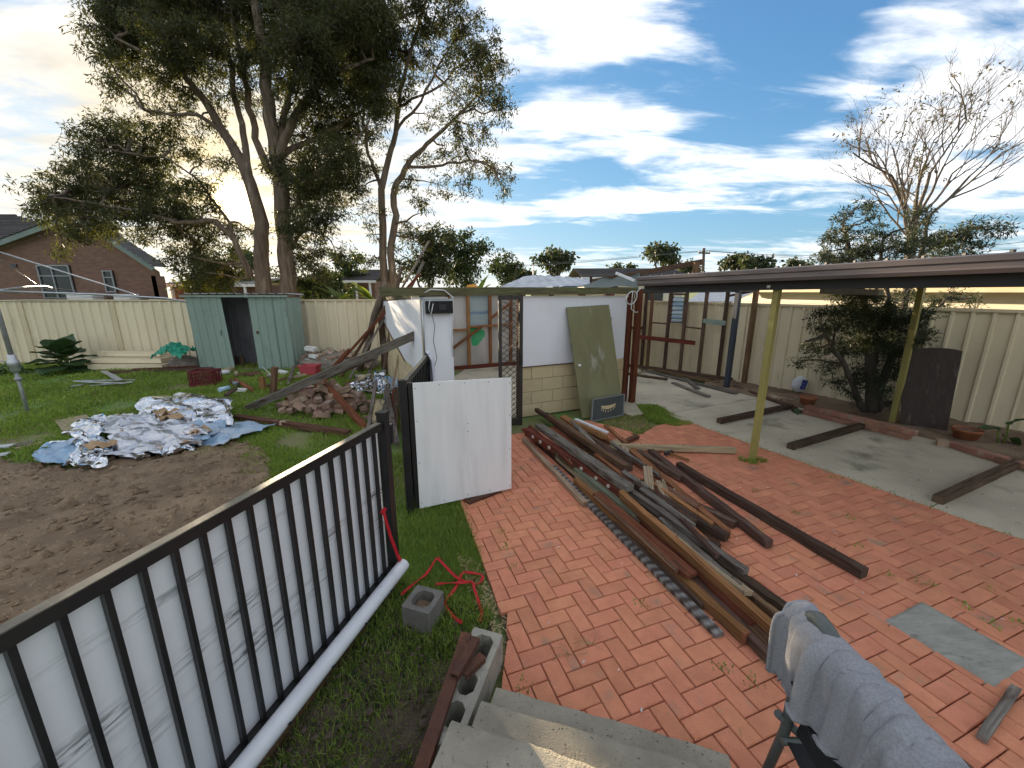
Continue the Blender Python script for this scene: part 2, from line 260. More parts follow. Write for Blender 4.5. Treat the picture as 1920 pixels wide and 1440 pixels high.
mat('label_blue', (0.030, 0.045, 0.24), (0.04, 0.06, 0.28), scale=40, rough=0.5, spot=(0.55, 0.56, 0.62), spot_scale=26, spot_at=(0.60, 0.64))
mat('orange_plastic', (0.62, 0.27, 0.03), (0.5, 0.2, 0.02), rough=0.5)
mat('window_old', (0.30, 0.40, 0.44), (0.40, 0.44, 0.42), scale=1.2, rough=0.3, stretch=(0.6, 0.6, 5), spot=(0.16, 0.24, 0.32), spot_scale=1.4, spot_at=(0.5, 0.65))
mat('spray_green', (0.02, 0.36, 0.11), (0.10, 0.40, 0.19), scale=3, rough=0.6)
mat('wire_white', (0.66, 0.65, 0.62), rough=0.5)
mat('wire_grey', (0.12, 0.12, 0.12), rough=0.5)
mat('plastic_blue', (0.35, 0.55, 0.68), (0.5, 0.62, 0.7), rough=0.3)
mat('print_dark', (0.045, 0.055, 0.058), (0.085, 0.092, 0.090), scale=3, rough=0.25)
mat('print_cream', (0.62, 0.52, 0.30), (0.55, 0.40, 0.22), scale=8, rough=0.4)
mat('slate', (0.34, 0.33, 0.28), (0.24, 0.235, 0.195), scale=5, rough=0.9, bump=1.0, bscale=22, stretch=(1, 2.5, 1), spot=(0.17, 0.165, 0.13), spot_scale=6, spot_at=(0.55, 0.7))
mat('fleck', (0.66, 0.64, 0.60), (0.5, 0.48, 0.44), var=0.3)
# brick wall of the house beyond the fence (too far to tell bricks apart)
def house_brick():
    m = mat('house_brick', (0.27, 0.125, 0.085), (0.20, 0.09, 0.062), scale=2, rough=0.9); t = m.node_tree; l = t.links.new
    bs = [x for x in t.nodes if x.type == 'BSDF_PRINCIPLED'][0]; tcn = [x for x in t.nodes if x.type == 'TEX_COORD'][0]
    mp = t.nodes.new('ShaderNodeMapping'); mp.inputs['Rotation'].default_value = (R(90), 0, 0); l(tcn.outputs['Object'], mp.inputs[0])
    b = t.nodes.new('ShaderNodeTexBrick'); l(mp.outputs[0], b.inputs[0]); b.inputs['Scale'].default_value = 1.0
    b.inputs['Brick Width'].default_value = 0.24; b.inputs['Row Height'].default_value = 0.086; b.inputs['Mortar Size'].default_value = 0.008
    b.inputs['Color1'].default_value = (0.215, 0.115, 0.080, 1); b.inputs['Color2'].default_value = (0.15, 0.082, 0.060, 1); b.inputs['Mortar'].default_value = (0.18, 0.135, 0.105, 1)
    l(b.outputs['Color'], bs.inputs['Base Color'])
house_brick()
# white gate sheet with tyre-black scuffs running along it
def scuff():
    m = mat('gate_sheet', (0.85, 0.85, 0.85), (0.80, 0.80, 0.805), scale=2, rough=0.45); t = m.node_tree; l = t.links.new
    bs = [x for x in t.nodes if x.type == 'BSDF_PRINCIPLED'][0]; tcn = [x for x in t.nodes if x.type == 'TEX_COORD'][0]; base = bs.inputs['Base Color'].links[0].from_socket
    def nn(scl, st, det, lo, hi):
        mp = t.nodes.new('ShaderNodeMapping'); mp.inputs['Scale'].default_value = st; l(tcn.outputs['Object'], mp.inputs[0])
        x = t.nodes.new('ShaderNodeTexNoise'); x.inputs['Scale'].default_value = scl; x.inputs['Detail'].default_value = det; l(mp.outputs[0], x.inputs['Vector'])
        r = t.nodes.new('ShaderNodeMapRange'); r.interpolation_type = 'SMOOTHSTEP'; r.inputs[1].default_value = lo; r.inputs[2].default_value = hi; l(x.outputs['Fac'], r.inputs[0]); return r.outputs[0]
    def op(o, x, y=None):
        q = t.nodes.new('ShaderNodeMath'); q.operation = o
        for i_, v in enumerate((x, y)):
            if v is None: continue
            if isinstance(v, (int, float)): q.inputs[i_].default_value = v
            else: l(v, q.inputs[i_])
        return q.outputs[0]
    sx = t.nodes.new('ShaderNodeSeparateXYZ'); l(tcn.outputs['Object'], sx.inputs[0])
    def band(z0, w): e = op('DIVIDE', op('SUBTRACT', sx.outputs[2], z0), w); return op('EXPONENT', op('MULTIPLY', op('MULTIPLY', e, e), -1.0))
    rub = op('ADD', op('ADD', band(0.72, 0.045), band(0.52, 0.055)), op('MULTIPLY', band(1.0, 0.03), 0.5))
    a = nn(3.0, (0.7, 0.7, 16), 6, 0.43, 0.58); c = nn(1.4, (1, 1, 1.0), 3, 0.36, 0.52); f = nn(40, (0.4, 0.4, 2.5), 3, 0.36, 0.55)
    fac = op('MINIMUM', op('MULTIPLY', op('MULTIPLY', op('MULTIPLY', rub, a), c), op('MULTIPLY', f, 1.1)), 0.85)
    mx = t.nodes.new('ShaderNodeMix'); mx.data_type = 'RGBA'; l(fac, mx.inputs[0]); l(base, mx.inputs[6]); mx.inputs[7].default_value = (0.06, 0.06, 0.065, 1); l(mx.outputs[2], bs.inputs['Base Color'])
scuff()
# ------------------------------------------------------------------ mesh helpers
V3 = Vector
ORG = {}
class MB:
    """collects world-space geometry; build() links it as one mesh object"""
    def __init__(s): s.v = []; s.f = []; s.uv = []; s.sm = []
    def add(s, vs, fs, uvs=None, smooth=False):
        o = len(s.v); s.v += [V3(p) for p in vs]
        for i, f in enumerate(fs):
            s.f.append([o+k for k in f]); s.uv.append(uvs[i] if uvs else None); s.sm.append(smooth)
        return s
    def box(s, c, size, rz=0.0, rot=None, taper=1.0):
        c = V3(c); h = V3(size)*0.5; M = rot if rot is not None else Matrix.Rotation(rz, 3, 'Z')
        vs = []
        for z in (-1, 1):
            k = taper if z > 0 else 1.0
            for x, y in ((-1, -1), (1, -1), (1, 1), (-1, 1)): vs.append(c+M @ V3((x*h.x*k, y*h.y*k, z*h.z)))
        return s.add(vs, [(3, 2, 1, 0), (4, 5, 6, 7), (0, 1, 5, 4), (1, 2, 6, 5), (2, 3, 7, 6), (3, 0, 4, 7)])
    def bevbox(s, c, size, rz=0.0, b=0.008, rot=None):
        c = V3(c); M = rot if rot is not None else Matrix.Rotation(rz, 3, 'Z'); hx, hy, hz = (q*0.5 for q in size)
        rings = [(hx-b, hy-b, -hz), (hx, hy, -hz+b), (hx, hy, hz-b), (hx-b, hy-b, hz)]; vs = []
        for x, y, z in rings:
            for p in ((-x, -y, z), (x, -y, z), (x, y, z), (-x, y, z)): vs.append(c+M @ V3(p))
        fs = [(3, 2, 1, 0), (12, 13, 14, 15)]
        for r in range(3):
            for k in range(4): fs.append((r*4+k, r*4+(k+1) % 4, r*4+4+(k+1) % 4, r*4+4+k))
        return s.add(vs, fs)
    def beam(s, p0, p1, w, h, roll=0.0, seg=1, jit=0.0, up=None, bow=0.0):
        """rectangular timber from p0 to p1 (centre line), w across, h deep, grain UVs along its length"""
        p0, p1 = V3(p0), V3(p1); d = (p1-p0); Ln = d.length; d.normalize()
        upv = V3(up) if up is not None else (V3((0, 0, 1)) if abs(d.z) < 0.95 else V3((0, 1, 0)))
        x = d.cross(upv).normalized(); y = x.cross(d).normalized()
        if roll: q = Quaternion(d, roll); x = q @ x; y = q @ y
        vs = []; us = []
        for i in range(seg+1):
            t = i/seg; c = p0+(p1-p0)*t + y*bow*4*t*(1-t)
            jj = [random.uniform(-jit, jit) for _ in range(8)]
            for k, (a, b) in enumerate(((-1, -1), (1, -1), (1, 1), (-1, 1))): vs.append(c+x*(a*w/2+jj[k])+y*(b*h/2+jj[k+4]))
            us.append(t*Ln)
        fs = []; uv = []; per = [0, w, w+h, 2*w+h, 2*w+2*h]
        for i in range(seg):
            for k in range(4):
                a, b = i*4+k, i*4+(k+1) % 4
                fs.append((a, b, b+4, a+4)); uv.append([(us[i], per[k]), (us[i], per[k+1]), (us[i+1], per[k+1]), (us[i+1], per[k])])
        for idx, rv in ((0, True), (seg*4, False)):
            f = [idx, idx+1, idx+2, idx+3]; fs.append(f[::-1] if rv else f); uv.append([(0.02, 0), (0.02, w*.1), (0.025, w*.1), (0.025, 0)])
        return s.add(vs, fs, uv)
    def tube(s, pts, r, n=8, cap=True, smooth=True):
        pts = [V3(p) for p in pts]; rs = r if isinstance(r, (list, tuple)) else [r]*len(pts)
        vs = []; prev = None
        for i, p in enumerate(pts):
            t = (pts[min(i+1, len(pts)-1)]-pts[max(i-1, 0)]).normalized()
            if prev is None:
                a = V3((0, 0, 1)) if abs(t.z) < 0.9 else V3((1, 0, 0)); x = t.cross(a).normalized()
            else:
                x = (prev-t*prev.dot(t))
                x = x.normalized() if x.length > 1e-6 else t.orthogonal().normalized()
            prev = x; y = t.cross(x)
            for k in range(n):
                an = 2*math.pi*k/n; vs.append(p+(x*math.cos(an)+y*math.sin(an))*rs[i])
        fs = []
        for i in range(len(pts)-1):
            for k in range(n): fs.append((i*n+k, i*n+(k+1) % n, (i+1)*n+(k+1) % n, (i+1)*n+k))
        s.add(vs, fs, None, smooth)
        if cap:
            o = len(s.v)-len(vs); s.f.append([o+k for k in range(n)][::-1]); s.uv.append(None); s.sm.append(False)
            s.f.append([o+(len(pts)-1)*n+k for k in range(n)]); s.uv.append(None); s.sm.append(False)
        return s
    def lathe(s, c, prof, n=16, smooth=True):
        c = V3(c); vs = []
        for r, z in prof:
            for k in range(n): vs.append(c+V3((r*math.cos(2*math.pi*k/n), r*math.sin(2*math.pi*k/n), z)))
        fs = [(i*n+k, i*n+(k+1) % n, (i+1)*n+(k+1) % n, (i+1)*n+k) for i in range(len(prof)-1) for k in range(n)]
        return s.add(vs, fs, None, smooth)
    def prism(s, poly, d):
        """poly: 3D points (planar), d: thickness vector"""
        n = len(poly); p = [V3(q) for q in poly]; d = V3(d)
        return s.add(p+[q+d for q in p], [tuple(range(n))[::-1], tuple(range(n, 2*n))]+[(k, (k+1) % n, n+(k+1) % n, n+k) for k in range(n)])
    def grid(s, fn, nu, nv, smooth=True):
        vs = [fn(i/nu, j/nv) for j in range(nv+1) for i in range(nu+1)]; w = nu+1
        return s.add(vs, [(j*w+i, j*w+i+1, (j+1)*w+i+1, (j+1)*w+i) for j in range(nv) for i in range(nu)],
                     [[(i/nu, j/nv), ((i+1)/nu, j/nv), ((i+1)/nu, (j+1)/nv), (i/nu, (j+1)/nv)] for j in range(nv) for i in range(nu)], smooth)
    def build(s, name, m, parent=None, fix=False, mesh_only=False):
        org = ORG[parent.name] if parent is not None else None
        if org is None:
            lo = [min(p[k] for p in s.v) for k in range(3)]; hi = [max(p[k] for p in s.v) for k in range(3)]
            org = V3(((lo[0]+hi[0])/2, (lo[1]+hi[1])/2, lo[2]))
        me = bpy.data.meshes.new(name)
        me.from_pydata([tuple(p-org) for p in s.v], [], s.f)
        if any(u is not None for u in s.uv):
            ul = me.uv_layers.new(name='UVMap'); i = 0; dat = []
            for f, u in zip(s.f, s.uv):
                for k in range(len(f)): dat += (u[k] if u else (0.0, 0.0))
            ul.data.foreach_set('uv', dat)
        if any(s.sm): me.polygons.foreach_set('use_smooth', s.sm)
        if fix:
            b = bmesh.new(); b.from_mesh(me); bmesh.ops.recalc_face_normals(b, faces=b.faces); b.to_mesh(me); b.free()
        me.materials.append(MATS[m] if isinstance(m, str) else m)
        o = bpy.data.objects.new(name, me); C.objects.link(o)
        if parent is None: o.location = org
        else: o.parent = parent
        ORG[o.name] = org
        return o
def tag(o, label, cat, group=None):
    o['label'] = label; o['category'] = cat
    if group: o['group'] = group
    return o
def thing(name, label, cat, loc, group=None):
    o = bpy.data.objects.new(name, None); C.objects.link(o); o.location = loc; o.empty_display_size = 0.1; ORG[o.name] = V3(loc)
    return tag(o, label, cat, group)
def struct(o, kind='structure'): o['kind'] = kind; return o
def timber(label, p0, p1, w, h, m, roll=0.0, name='timber', cat='timber', group=None, jit=0.0022, seg=6, bow=0.0, up=None):
    return tag(MB().beam(p0, p1, w, h, roll, seg, jit, up, bow).build(name, m), label, cat, group)
def fast_mesh(name, verts, faces_n, m, parent=None, uniform=4, smooth=False):
    """verts: (N,3) numpy array of faces with `uniform` corners each, unshared"""
    nv = len(verts); nf = nv//uniform; me = bpy.data.meshes.new(name); org = ORG[parent.name] if parent is not None else V3((0, 0, 0))
    me.vertices.add(nv); me.vertices.foreach_set('co', (verts-np.array(org)).astype(np.float32).ravel())
    me.loops.add(nv); me.loops.foreach_set('vertex_index', np.arange(nv, dtype=np.int32))
    me.polygons.add(nf); me.polygons.foreach_set('loop_start', np.arange(0, nv, uniform, dtype=np.int32))
    me.update(calc_edges=True); me.materials.append(MATS[m])
    o = bpy.data.objects.new(name, me); C.objects.link(o); o.parent = parent; ORG[o.name] = org
    return o
def inpoly(x, y, poly):
    c = False; n = len(poly)
    for i in range(n):
        x1, y1 = poly[i][:2]; x2, y2 = poly[(i+1) % n][:2]
        if (y1 > y) != (y2 > y) and x < (x2-x1)*(y-y1)/(y2-y1)+x1: c = not c
    return c
def inpoly_np(X, Y, poly):
    c = np.zeros(len(X), bool); n = len(poly)
    for i in range(n):
        x1, y1 = poly[i][:2]; x2, y2 = poly[(i+1) % n][:2]
        if y1 == y2: continue
        c ^= ((y1 > Y) != (y2 > Y)) & (X < (x2-x1)*(Y-y1)/(y2-y1)+x1)
    return c
def frame2d(a, deg): return V3((math.cos(R(deg)), math.sin(R(deg)), 0)), V3((-math.sin(R(deg)), math.cos(R(deg)), 0))
def fnz(x, y, z=0.0, o=4): return noise.fractal(V3((x, y, z)), 1.0, 2.0, o)

# ------------------------------------------------------------------ outlines on the ground
PAVE_A = 24.0                                            # paving and slab run 24 degrees off the sight line
EX, EY = frame2d(None, -PAVE_A+0)[0], None
ax_b = V3((-math.sin(R(25.5)), math.cos(R(25.5)), 0)); ax_r = V3((math.cos(R(25.5)), math.sin(R(25.5)), 0))     # yard axes: back, right
slab_p = gp(1500, 869)
SL = lambda t: slab_p+ax_b*t                             # slab / paving border
pave_left = [(-0.60, 3.95), (-0.49, 3.44), (-0.22, 2.60), (-0.107, 2.232), (-0.035, 1.98), (-0.05, 1.69), (-0.10, 1.2), (-0.1, 0.2)]
a1 = SL(-4.6); a2 = SL(1.75)
PAVE = pave_left+[(a1.x-0.6, 0.2), (a1.x, a1.y), (a2.x, a2.y), (2.2, 5.72), (1.85, 5.35), (1.2, 6.0), (0.35, 5.55), (0.1, 5.4), (-0.55, 5.2)]
s1, s2 = SL(-5.0), SL(6.2); s3, s4 = s2+ax_r*2.6, s1+ax_r*2.45
SLAB = [(s1.x, s1.y), (s4.x, s4.y), (s3.x, s3.y), (s2.x, s2.y)]
SOIL = [(-9.0, 4.5), (-6.2, 4.5), (-5.05, 4.3), (-4.4, 5.0), (-3.95, 5.2), (-3.3, 4.9), (-2.75, 4.2), (-2.6, 3.6), (-2.1, 3.4), (-1.75, 2.9), (-1.6, 2.0), (-1.5, 0.2), (-3.2, -1.5), (-9, -1.5)]
BLDG_A = V3((-1.25, 5.55, 0)); bx_ = V3((math.cos(R(25)), math.sin(R(25)), 0)); by_ = V3((-math.sin(R(25)), math.cos(R(25)), 0))
def BL(u, v, z=0.0): return BLDG_A+bx_*u+by_*v+V3((0, 0, z))    # building frame: u along the front wall, v to the back
BLDG = [tuple(BL(*q)[:2]) for q in ((0, 0), (3.75, 0), (3.75, 4.3), (0, 4.3))]
BED = [tuple((SL(t)+ax_r*w)[:2]) for t, w in ((-5, 2.46), (3.4, 2.42), (3.6, 4.2), (-5, 4.6))]

# ------------------------------------------------------------------ setting
def ground():
    xs = sorted(set([-400, -200, -100, -60, -35, -22]+[round(-16+0.35*i, 3) for i in range(75)]+[12, 16, 24, 40, 80, 200, 400]))
    ys = sorted(set([-200, -60, -20, -6]+[round(-3+0.35*i, 3) for i in range(44)]+[14, 18, 26, 40, 70, 150, 400, 1200]))
    vs = [(x, y, gz(x, y)+(0.018*fnz(x*0.9, y*0.9)-0.02 if abs(x) < 14 and y < 11 and not inpoly(x, y, SLAB) and not inpoly(x, y, PAVE) else -0.03)) for y in ys for x in xs]
    w = len(xs)
    m = MB().add(vs, [(j*w+i, j*w+i+1, (j+1)*w+i+1, (j+1)*w+i) for j in range(len(ys)-1) for i in range(w-1)], None, True)
    o = m.build('ground', 'lawn_soil'); struct(o)
ground()
def sheet_poly(name, poly, step, zf, m, edge=0.12, skirt=True):
    """irregular sheet over a polygon, lying on the ground, its rim dipping under it"""
    xs = [p[0] for p in poly]; ys = [p[1] for p in poly]; mb = MB(); idx = {}; vs = []; fs = []
    nx = int((max(xs)-min(xs))/step)+1; ny = int((max(ys)-min(ys))/step)+1; keep = set()
    for j in range(ny+1):
        for i in range(nx+1):
            x, y = min(xs)+i*step, min(ys)+j*step
            xx = x+edge*fnz(x*2.2, y*2.2, 3); yy = y+edge*fnz(x*2.2, y*2.2, 7)
            if inpoly(xx, yy, poly): keep.add((i, j))
    def vid(i, j):
        if (i, j) not in idx:
            x, y = min(xs)+i*step, min(ys)+j*step; ins = (i, j) in keep
            idx[(i, j)] = len(vs); vs.append((x, y, zf(x, y) if ins else gz(x, y)-0.06))
        return idx[(i, j)]
    for j in range(ny+1):
        for i in range(nx+1):
            if any(q in keep for q in ((i, j), (i+1, j), (i+1, j+1), (i, j+1))): fs.append((vid(i, j), vid(i+1, j), vid(i+1, j+1), vid(i, j+1)))
    return mb.add(vs, fs, None, True).build(name, m)
struct(sheet_poly('soil_patch', SOIL, 0.05, lambda x, y: 0.012+0.035*abs(fnz(x*2.4, y*2.4, 1))+0.022*fnz(x*9, y*9, 2)+(0.02*max(0, fnz(x*22, y*22, 5))), 'soil'))
struct(sheet_poly('garden_bed', BED, 0.09, lambda x, y: 0.05+0.03*fnz(x*3, y*3, 1), 'soil', 0.03))
NEARS = [(-1.02, 2.3), (-0.75, 2.42), (-0.4, 2.3), (-0.12, 2.12), (-0.16, 1.9), (-0.22, 1.45), (-0.3, 0.4), (-1.5, 0.4)]
struct(sheet_poly('bare_soil_strip', NEARS, 0.035, lambda x, y: 0.0+0.02*fnz(x*5, y*5, 1)+0.014*fnz(x*18, y*18, 1), 'soil_dark', 0.08))
# straw and clods on the bare soil
def scatter_slivers(name, poly, n, ln, wd, m, zoff=0.03, kind='stuff', tilt=0.35):
    xs = [p[0] for p in poly]; ys = [p[1] for p in poly]
    X = rng.uniform(min(xs), max(xs), n*3); Y = rng.uniform(min(ys), max(ys), n*3); k = inpoly_np(X, Y, poly); X, Y = X[k][:n], Y[k][:n]; n = len(X)
    a = rng.uniform(0, 2*np.pi, n); l = rng.uniform(0.4, 1, n)*ln/2; w = rng.uniform(0.5, 1, n)*wd/2; tz = rng.uniform(-tilt, tilt, n)*l
    z = np.array([gz(x, y) for x, y in zip(X, Y)])+zoff*rng.uniform(0.6, 1.5, n); ca, sa = np.cos(a), np.sin(a)
    q = np.stack([np.stack([X-ca*l-sa*w, Y-sa*l+ca*w, z-tz], 1), np.stack([X-ca*l+sa*w, Y-sa*l-ca*w, z-tz], 1), np.stack([X+ca*l+sa*w, Y+sa*l-ca*w, z+tz], 1), np.stack([X+ca*l-sa*w, Y+sa*l+ca*w, z+tz], 1)], 1)
    o = fast_mesh(name, q.reshape(-1, 3), None, m); o['kind'] = kind; return o
scatter_slivers('straw_litter', SOIL, 8500, 0.065, 0.0035, 'straw', 0.045)
def clods(name, poly, n, smin, smax, m, seed=5):
    rs = np.random.default_rng(seed); xs = [p[0] for p in poly]; ys = [p[1] for p in poly]; X = rs.uniform(min(xs), max(xs), n*4); Y = rs.uniform(min(ys), max(ys), n*4); k = inpoly_np(X, Y, poly); X, Y = X[k][:n], Y[k][:n]; n = len(X)
    base = np.array([(1, 0, 0), (0, 1, 0), (-1, 0, 0), (0, -1, 0), (0, 0, 1), (0, 0, -.6)], float); tri = [(0, 1, 4), (1, 2, 4), (2, 3, 4), (3, 0, 4), (1, 0, 5), (2, 1, 5), (3, 2, 5), (0, 3, 5)]
    s = smin+(smax-smin)*rs.random(n)**3; v = base[None]*(1+rs.normal(0, .28, (n, 6, 1)))*s[:, None, None]*np.array([1, 1, .7]); a = rs.uniform(0, 6.28, n); ca, sa = np.cos(a)[:, None], np.sin(a)[:, None]
    vx = v[..., 0]*ca-v[..., 1]*sa+X[:, None]; vy = v[..., 0]*sa+v[..., 1]*ca+Y[:, None]; z = np.array([0.018+0.035*abs(fnz(x*2.4, y*2.4, 1))+.01*fnz(x*9, y*9, 2) for x, y in zip(X, Y)]); vz = v[..., 2]+z[:, None]
    p = np.stack([vx, vy, vz], -1); q = np.concatenate([p[:, list(t_)] for t_ in tri], 1).reshape(-1, 3); o = fast_mesh(name, q, None, m, uniform=3); o['kind'] = 'stuff'
clods('soil_clods', SOIL, 9000, .006, .05, 'soil'); clods('strip_clods', [(-1.5, .3), (-1.0, 2.3), (-.2, 2.0), (-.25, .5)], 1500, .004, .022, 'soil_dark', 6)
scatter_slivers('bark_chips', [(-0.45, 2.75), (-0.24, 2.62), (-0.12, 2.25), (0.0, 2.05), (-0.06, 1.72), (-0.16, 1.75), (-0.25, 2.2)], 420, 0.035, 0.008, 'straw', 0.012)

# paving: herringbone of 230 x 115 bricks, those nearest the eye as pieces of their own
def paving():
    bed = MB().add([(p[0], p[1], 0.006) for p in PAVE], [tuple(range(len(PAVE)))]).build('brick_paving', 'joint'); struct(bed)
    ca, sa = math.cos(R(20)), math.sin(R(20)); Wd, g = 0.100, 0.0058
    items = []
    for i in range(-80, 100):
        for j in range(-80, 100):
            # herringbone on a grid of half-bricks (width 1, length 2)
            k = (i-j) % 4
            if k == 0: c, rot = ((i+1.0)*Wd, (j+0.5)*Wd), 0
            elif k == 3: c, rot = ((i+0.5)*Wd, (j+1.0)*Wd), 1
            else: continue
            x = c[0]*ca-c[1]*sa+0.5; y = c[0]*sa+c[1]*ca+2.0
            if y < 0.2 or x < -1 or x > 5: continue
            if x < 1.0 and y < 1.46-0.29*(x+0.08): continue            # under the steps
            an = R(20)+(math.pi/2 if rot else 0); ux, uy = math.cos(an)*.098, math.sin(an)*.098; wx, wy = -math.sin(an)*.048, math.cos(an)*.048
            cor = [(x+a*ux+b*wx, y+a*uy+b*wy) for a, b in ((-1, -1), (1, -1), (1, 1), (-1, 1))]; ins = [inpoly(p[0], p[1], PAVE) for p in cor]
            if not any(ins) and not inpoly(x, y, PAVE): continue
            if sum(inpoly(p[0], p[1], PATCH) for p in cor+[(x, y)]) >= 4: continue
            items.append((x, y, rot, all(ins)))
    me = MB().bevbox((0, 0, 0), (0.200-g, 0.100-g, 0.05), 0, 0.004)
    tmp = me.build('brick', 'paver'); mesh = tmp.data; mesh.transform(Matrix.Translation((0, 0, -0.025))); bpy.data.objects.remove(tmp)
    def vis(x, y):
        p = V3((x, y, 0))-V3((0, 0, HC)); c, s = math.cos(PITCH), math.sin(PITCH); d = p.y*c-p.z*s; v = -(p.y*s+p.z*c)
        return d > 0 and abs(p.x/d) < 985/FPX and -740/FPX < v/d < 735/FPX
    order = sorted(items, key=lambda q: (not vis(q[0], q[1]), q[0]**2+q[1]**2))
    segs = [(V3((*PAVE[i][:2], 0)), V3((*PAVE[(i+1) % len(PAVE)][:2], 0))) for i in range(len(PAVE))]
    rest = MB()
    for n, (x, y, rot, whole) in enumerate(order):
        an = R(20)+(math.pi/2 if rot else 0)+random.uniform(-.012, .012); z = 0.003+random.uniform(-.0022, .0022)+0.0016*fnz(x*1.3, y*1.3)
        tx, ty = random.uniform(-.008, .008), random.uniform(-.008, .008)
        M = (Matrix.Rotation(an, 3, 'Z') @ Matrix.Rotation(ty, 3, 'Y') @ Matrix.Rotation(tx, 3, 'X'))
        if not whole:                                                # brick cut along the border
            bm = bmesh.new(); bm.from_mesh(mesh); bmesh.ops.transform(bm, matrix=Matrix.Translation((x, y, z)) @ M.to_4x4(), verts=bm.verts)
            for a, b in segs:
                e = (b-a); t = max(0, min(1, (V3((x, y, 0))-a).dot(e)/e.length_squared)); q = a+e*t
                if (q-V3((x, y, 0))).length > 0.135: continue
                nn = V3((e.y, -e.x, 0)).normalized(); mid = a+e*t
                if inpoly(mid.x+nn.x*.01, mid.y+nn.y*.01, PAVE): nn = -nn
                if len(bm.verts) == 0: break
                gm = bm.verts[:]+bm.edges[:]+bm.faces[:]
                r_ = bmesh.ops.bisect_plane(bm, geom=gm, plane_co=a, plane_no=nn, clear_outer=True)
                ed = [g_ for g_ in r_['geom_cut'] if isinstance(g_, bmesh.types.BMEdge)]
                if ed: bmesh.ops.holes_fill(bm, edges=ed)
            if len(bm.faces) < 4: bm.free(); continue
            if n < 300:
                bmesh.ops.translate(bm, verts=bm.verts, vec=-V3((x, y, z))); m2 = bpy.data.meshes.new('brick'); bm.to_mesh(m2); m2.materials.append(MATS['paver'])
                o = bpy.data.objects.new('brick', m2); C.objects.link(o); o.parent = bed; o.location = V3((x, y, z))-ORG[bed.name]
            else:
                bm.verts.index_update(); rest.add([v.co.copy() for v in bm.verts], [[v.index for v in f.verts] for f in bm.faces])
            bm.free(); continue
        if n < 300:
            o = bpy.data.objects.new('brick', mesh); C.objects.link(o); o.parent = bed; o.location = V3((x, y, z))-ORG[bed.name]; o.rotation_euler = M.to_euler()
        else: rest.bevbox((x, y, z), (0.200-g, 0.100-g, 0.05), 0, 0.004, rot=M)
    o = rest.build('brick_field', 'paver', bed); o['kind'] = 'stuff'
PATCH = [tuple(gp(*q)[:2]) for q in ((1728, 1140), (1922, 1248), (1858, 1292), (1664, 1172))]
paving()
pm = MB(); cs_ = [V3((p[0], p[1], 0)) for p in PATCH]
pm.grid(lambda u, v: (cs_[3].lerp(cs_[2], u*1.12-.06)).lerp(cs_[0].lerp(cs_[1], u*1.12-.06), v*1.24-.12)+V3((0.004*fnz(u*6, v*6, 2), 0.004*fnz(u*6, v*6, 4), 0.0395+0.0022*fnz(u*5, v*4, 9)-(0.05 if min(u, 1-u, v*1.0, 1-v) < .001 else 0))), 24, 12)
tag(pm.build('stone_slab', 'slate'), 'rough grey rectangular slab set among the red pavers', 'slab')
# concrete slab
sl = thing('concrete_slab', 'x', 'slab', (s1.x, s1.y, 0)); del sl['label']; del sl['category']; struct(sl)
cuts = [-5.0, -1.15, 2.1, 6.2]
for k in range(3):
    A, B = SL(cuts[k]+0.006), SL(cuts[k+1]-0.006); mb = MB()
    mb.prism([A, A+ax_r*2.42, B+ax_r*2.42, B], (0, 0, 0.026+0.0)); mb.build('slab_bay', 'concrete', sl)
# inner floor of the outbuilding
mb = MB(); mb.prism([BL(0.05, 0.05, 0), BL(3.7, 0.05, 0), BL(3.7, 4.25, 0), BL(0.05, 4.25, 0)], (0, 0, 0.04)); struct(mb.build('shed_floor', 'concrete'))
q = [SL(6.15), SL(6.15)+ax_r*2.4, V3((3.6, 11.6, 0)), V3((1.2, 10.6, 0))]
mb = MB(); mb.prism([SL(2.3)-ax_r*0.02, SL(6.25)-ax_r*0.02, SL(6.25)-ax_r*1.2, SL(2.3)-ax_r*0.55], (0, 0, 0.022)); struct(mb.build('back_floor', 'concrete'))

# concrete steps up to the eye's landing
st = thing('concrete_steps', 'x', 'steps', (0.4, 1.2, 0)); del st['label']; del st['category']; struct(st)
e1 = V3((1.03, -0.30, 0)).normalized(); e2 = V3((0.30, 1.03, 0)).normalized()
def step_box(x0, y0, w, z0, z1, deep, nm='step'):
    p = V3((x0, y0, 0)); mb = MB(); f = lambda u, v: None
    nu = 26
    prof = [(0, z0), (0.004, z1-0.02), (-0.004, z1-0.006), (-0.02, z1), (-deep, z1)]
    def fn(a, b):
        k = b*(len(prof)-1); i = min(int(k), len(prof)-2); t = k-i; d = prof[i][0]*(1-t)+prof[i+1][0]*t; z = prof[i][1]*(1-t)+prof[i+1][1]*t
        q = p+e1*(a*w)+e2*d; nn = 0.006*fnz(q.x*9, q.y*9, z*9); return q+e2*nn+V3((0, 0, z+nn*0.5))
    mb.grid(fn, nu, 16); 
    a = p+V3((0, 0, z0)); b = p+e1*w+V3((0, 0, z0))
    mb.add([a, a-e2*deep, a-e2*deep+V3((0, 0, z1-z0)), a+V3((0, 0, z1-z0-.01)), b, b-e2*deep, b-e2*deep+V3((0, 0, z1-z0)), b+V3((0, 0, z1-z0-.01))], [(0, 3, 2, 1), (4, 5, 6, 7)])
    mb.build(nm, 'concrete_step', st)
step_box(-0.075, 1.56, 1.03, -0.02, 0.125, 0.9); step_box(-0.134, 1.393, 1.05, 0.10, 0.255, 0.9); step_box(-0.235, 1.215, 1.12, 0.23, 0.385, 1.2)
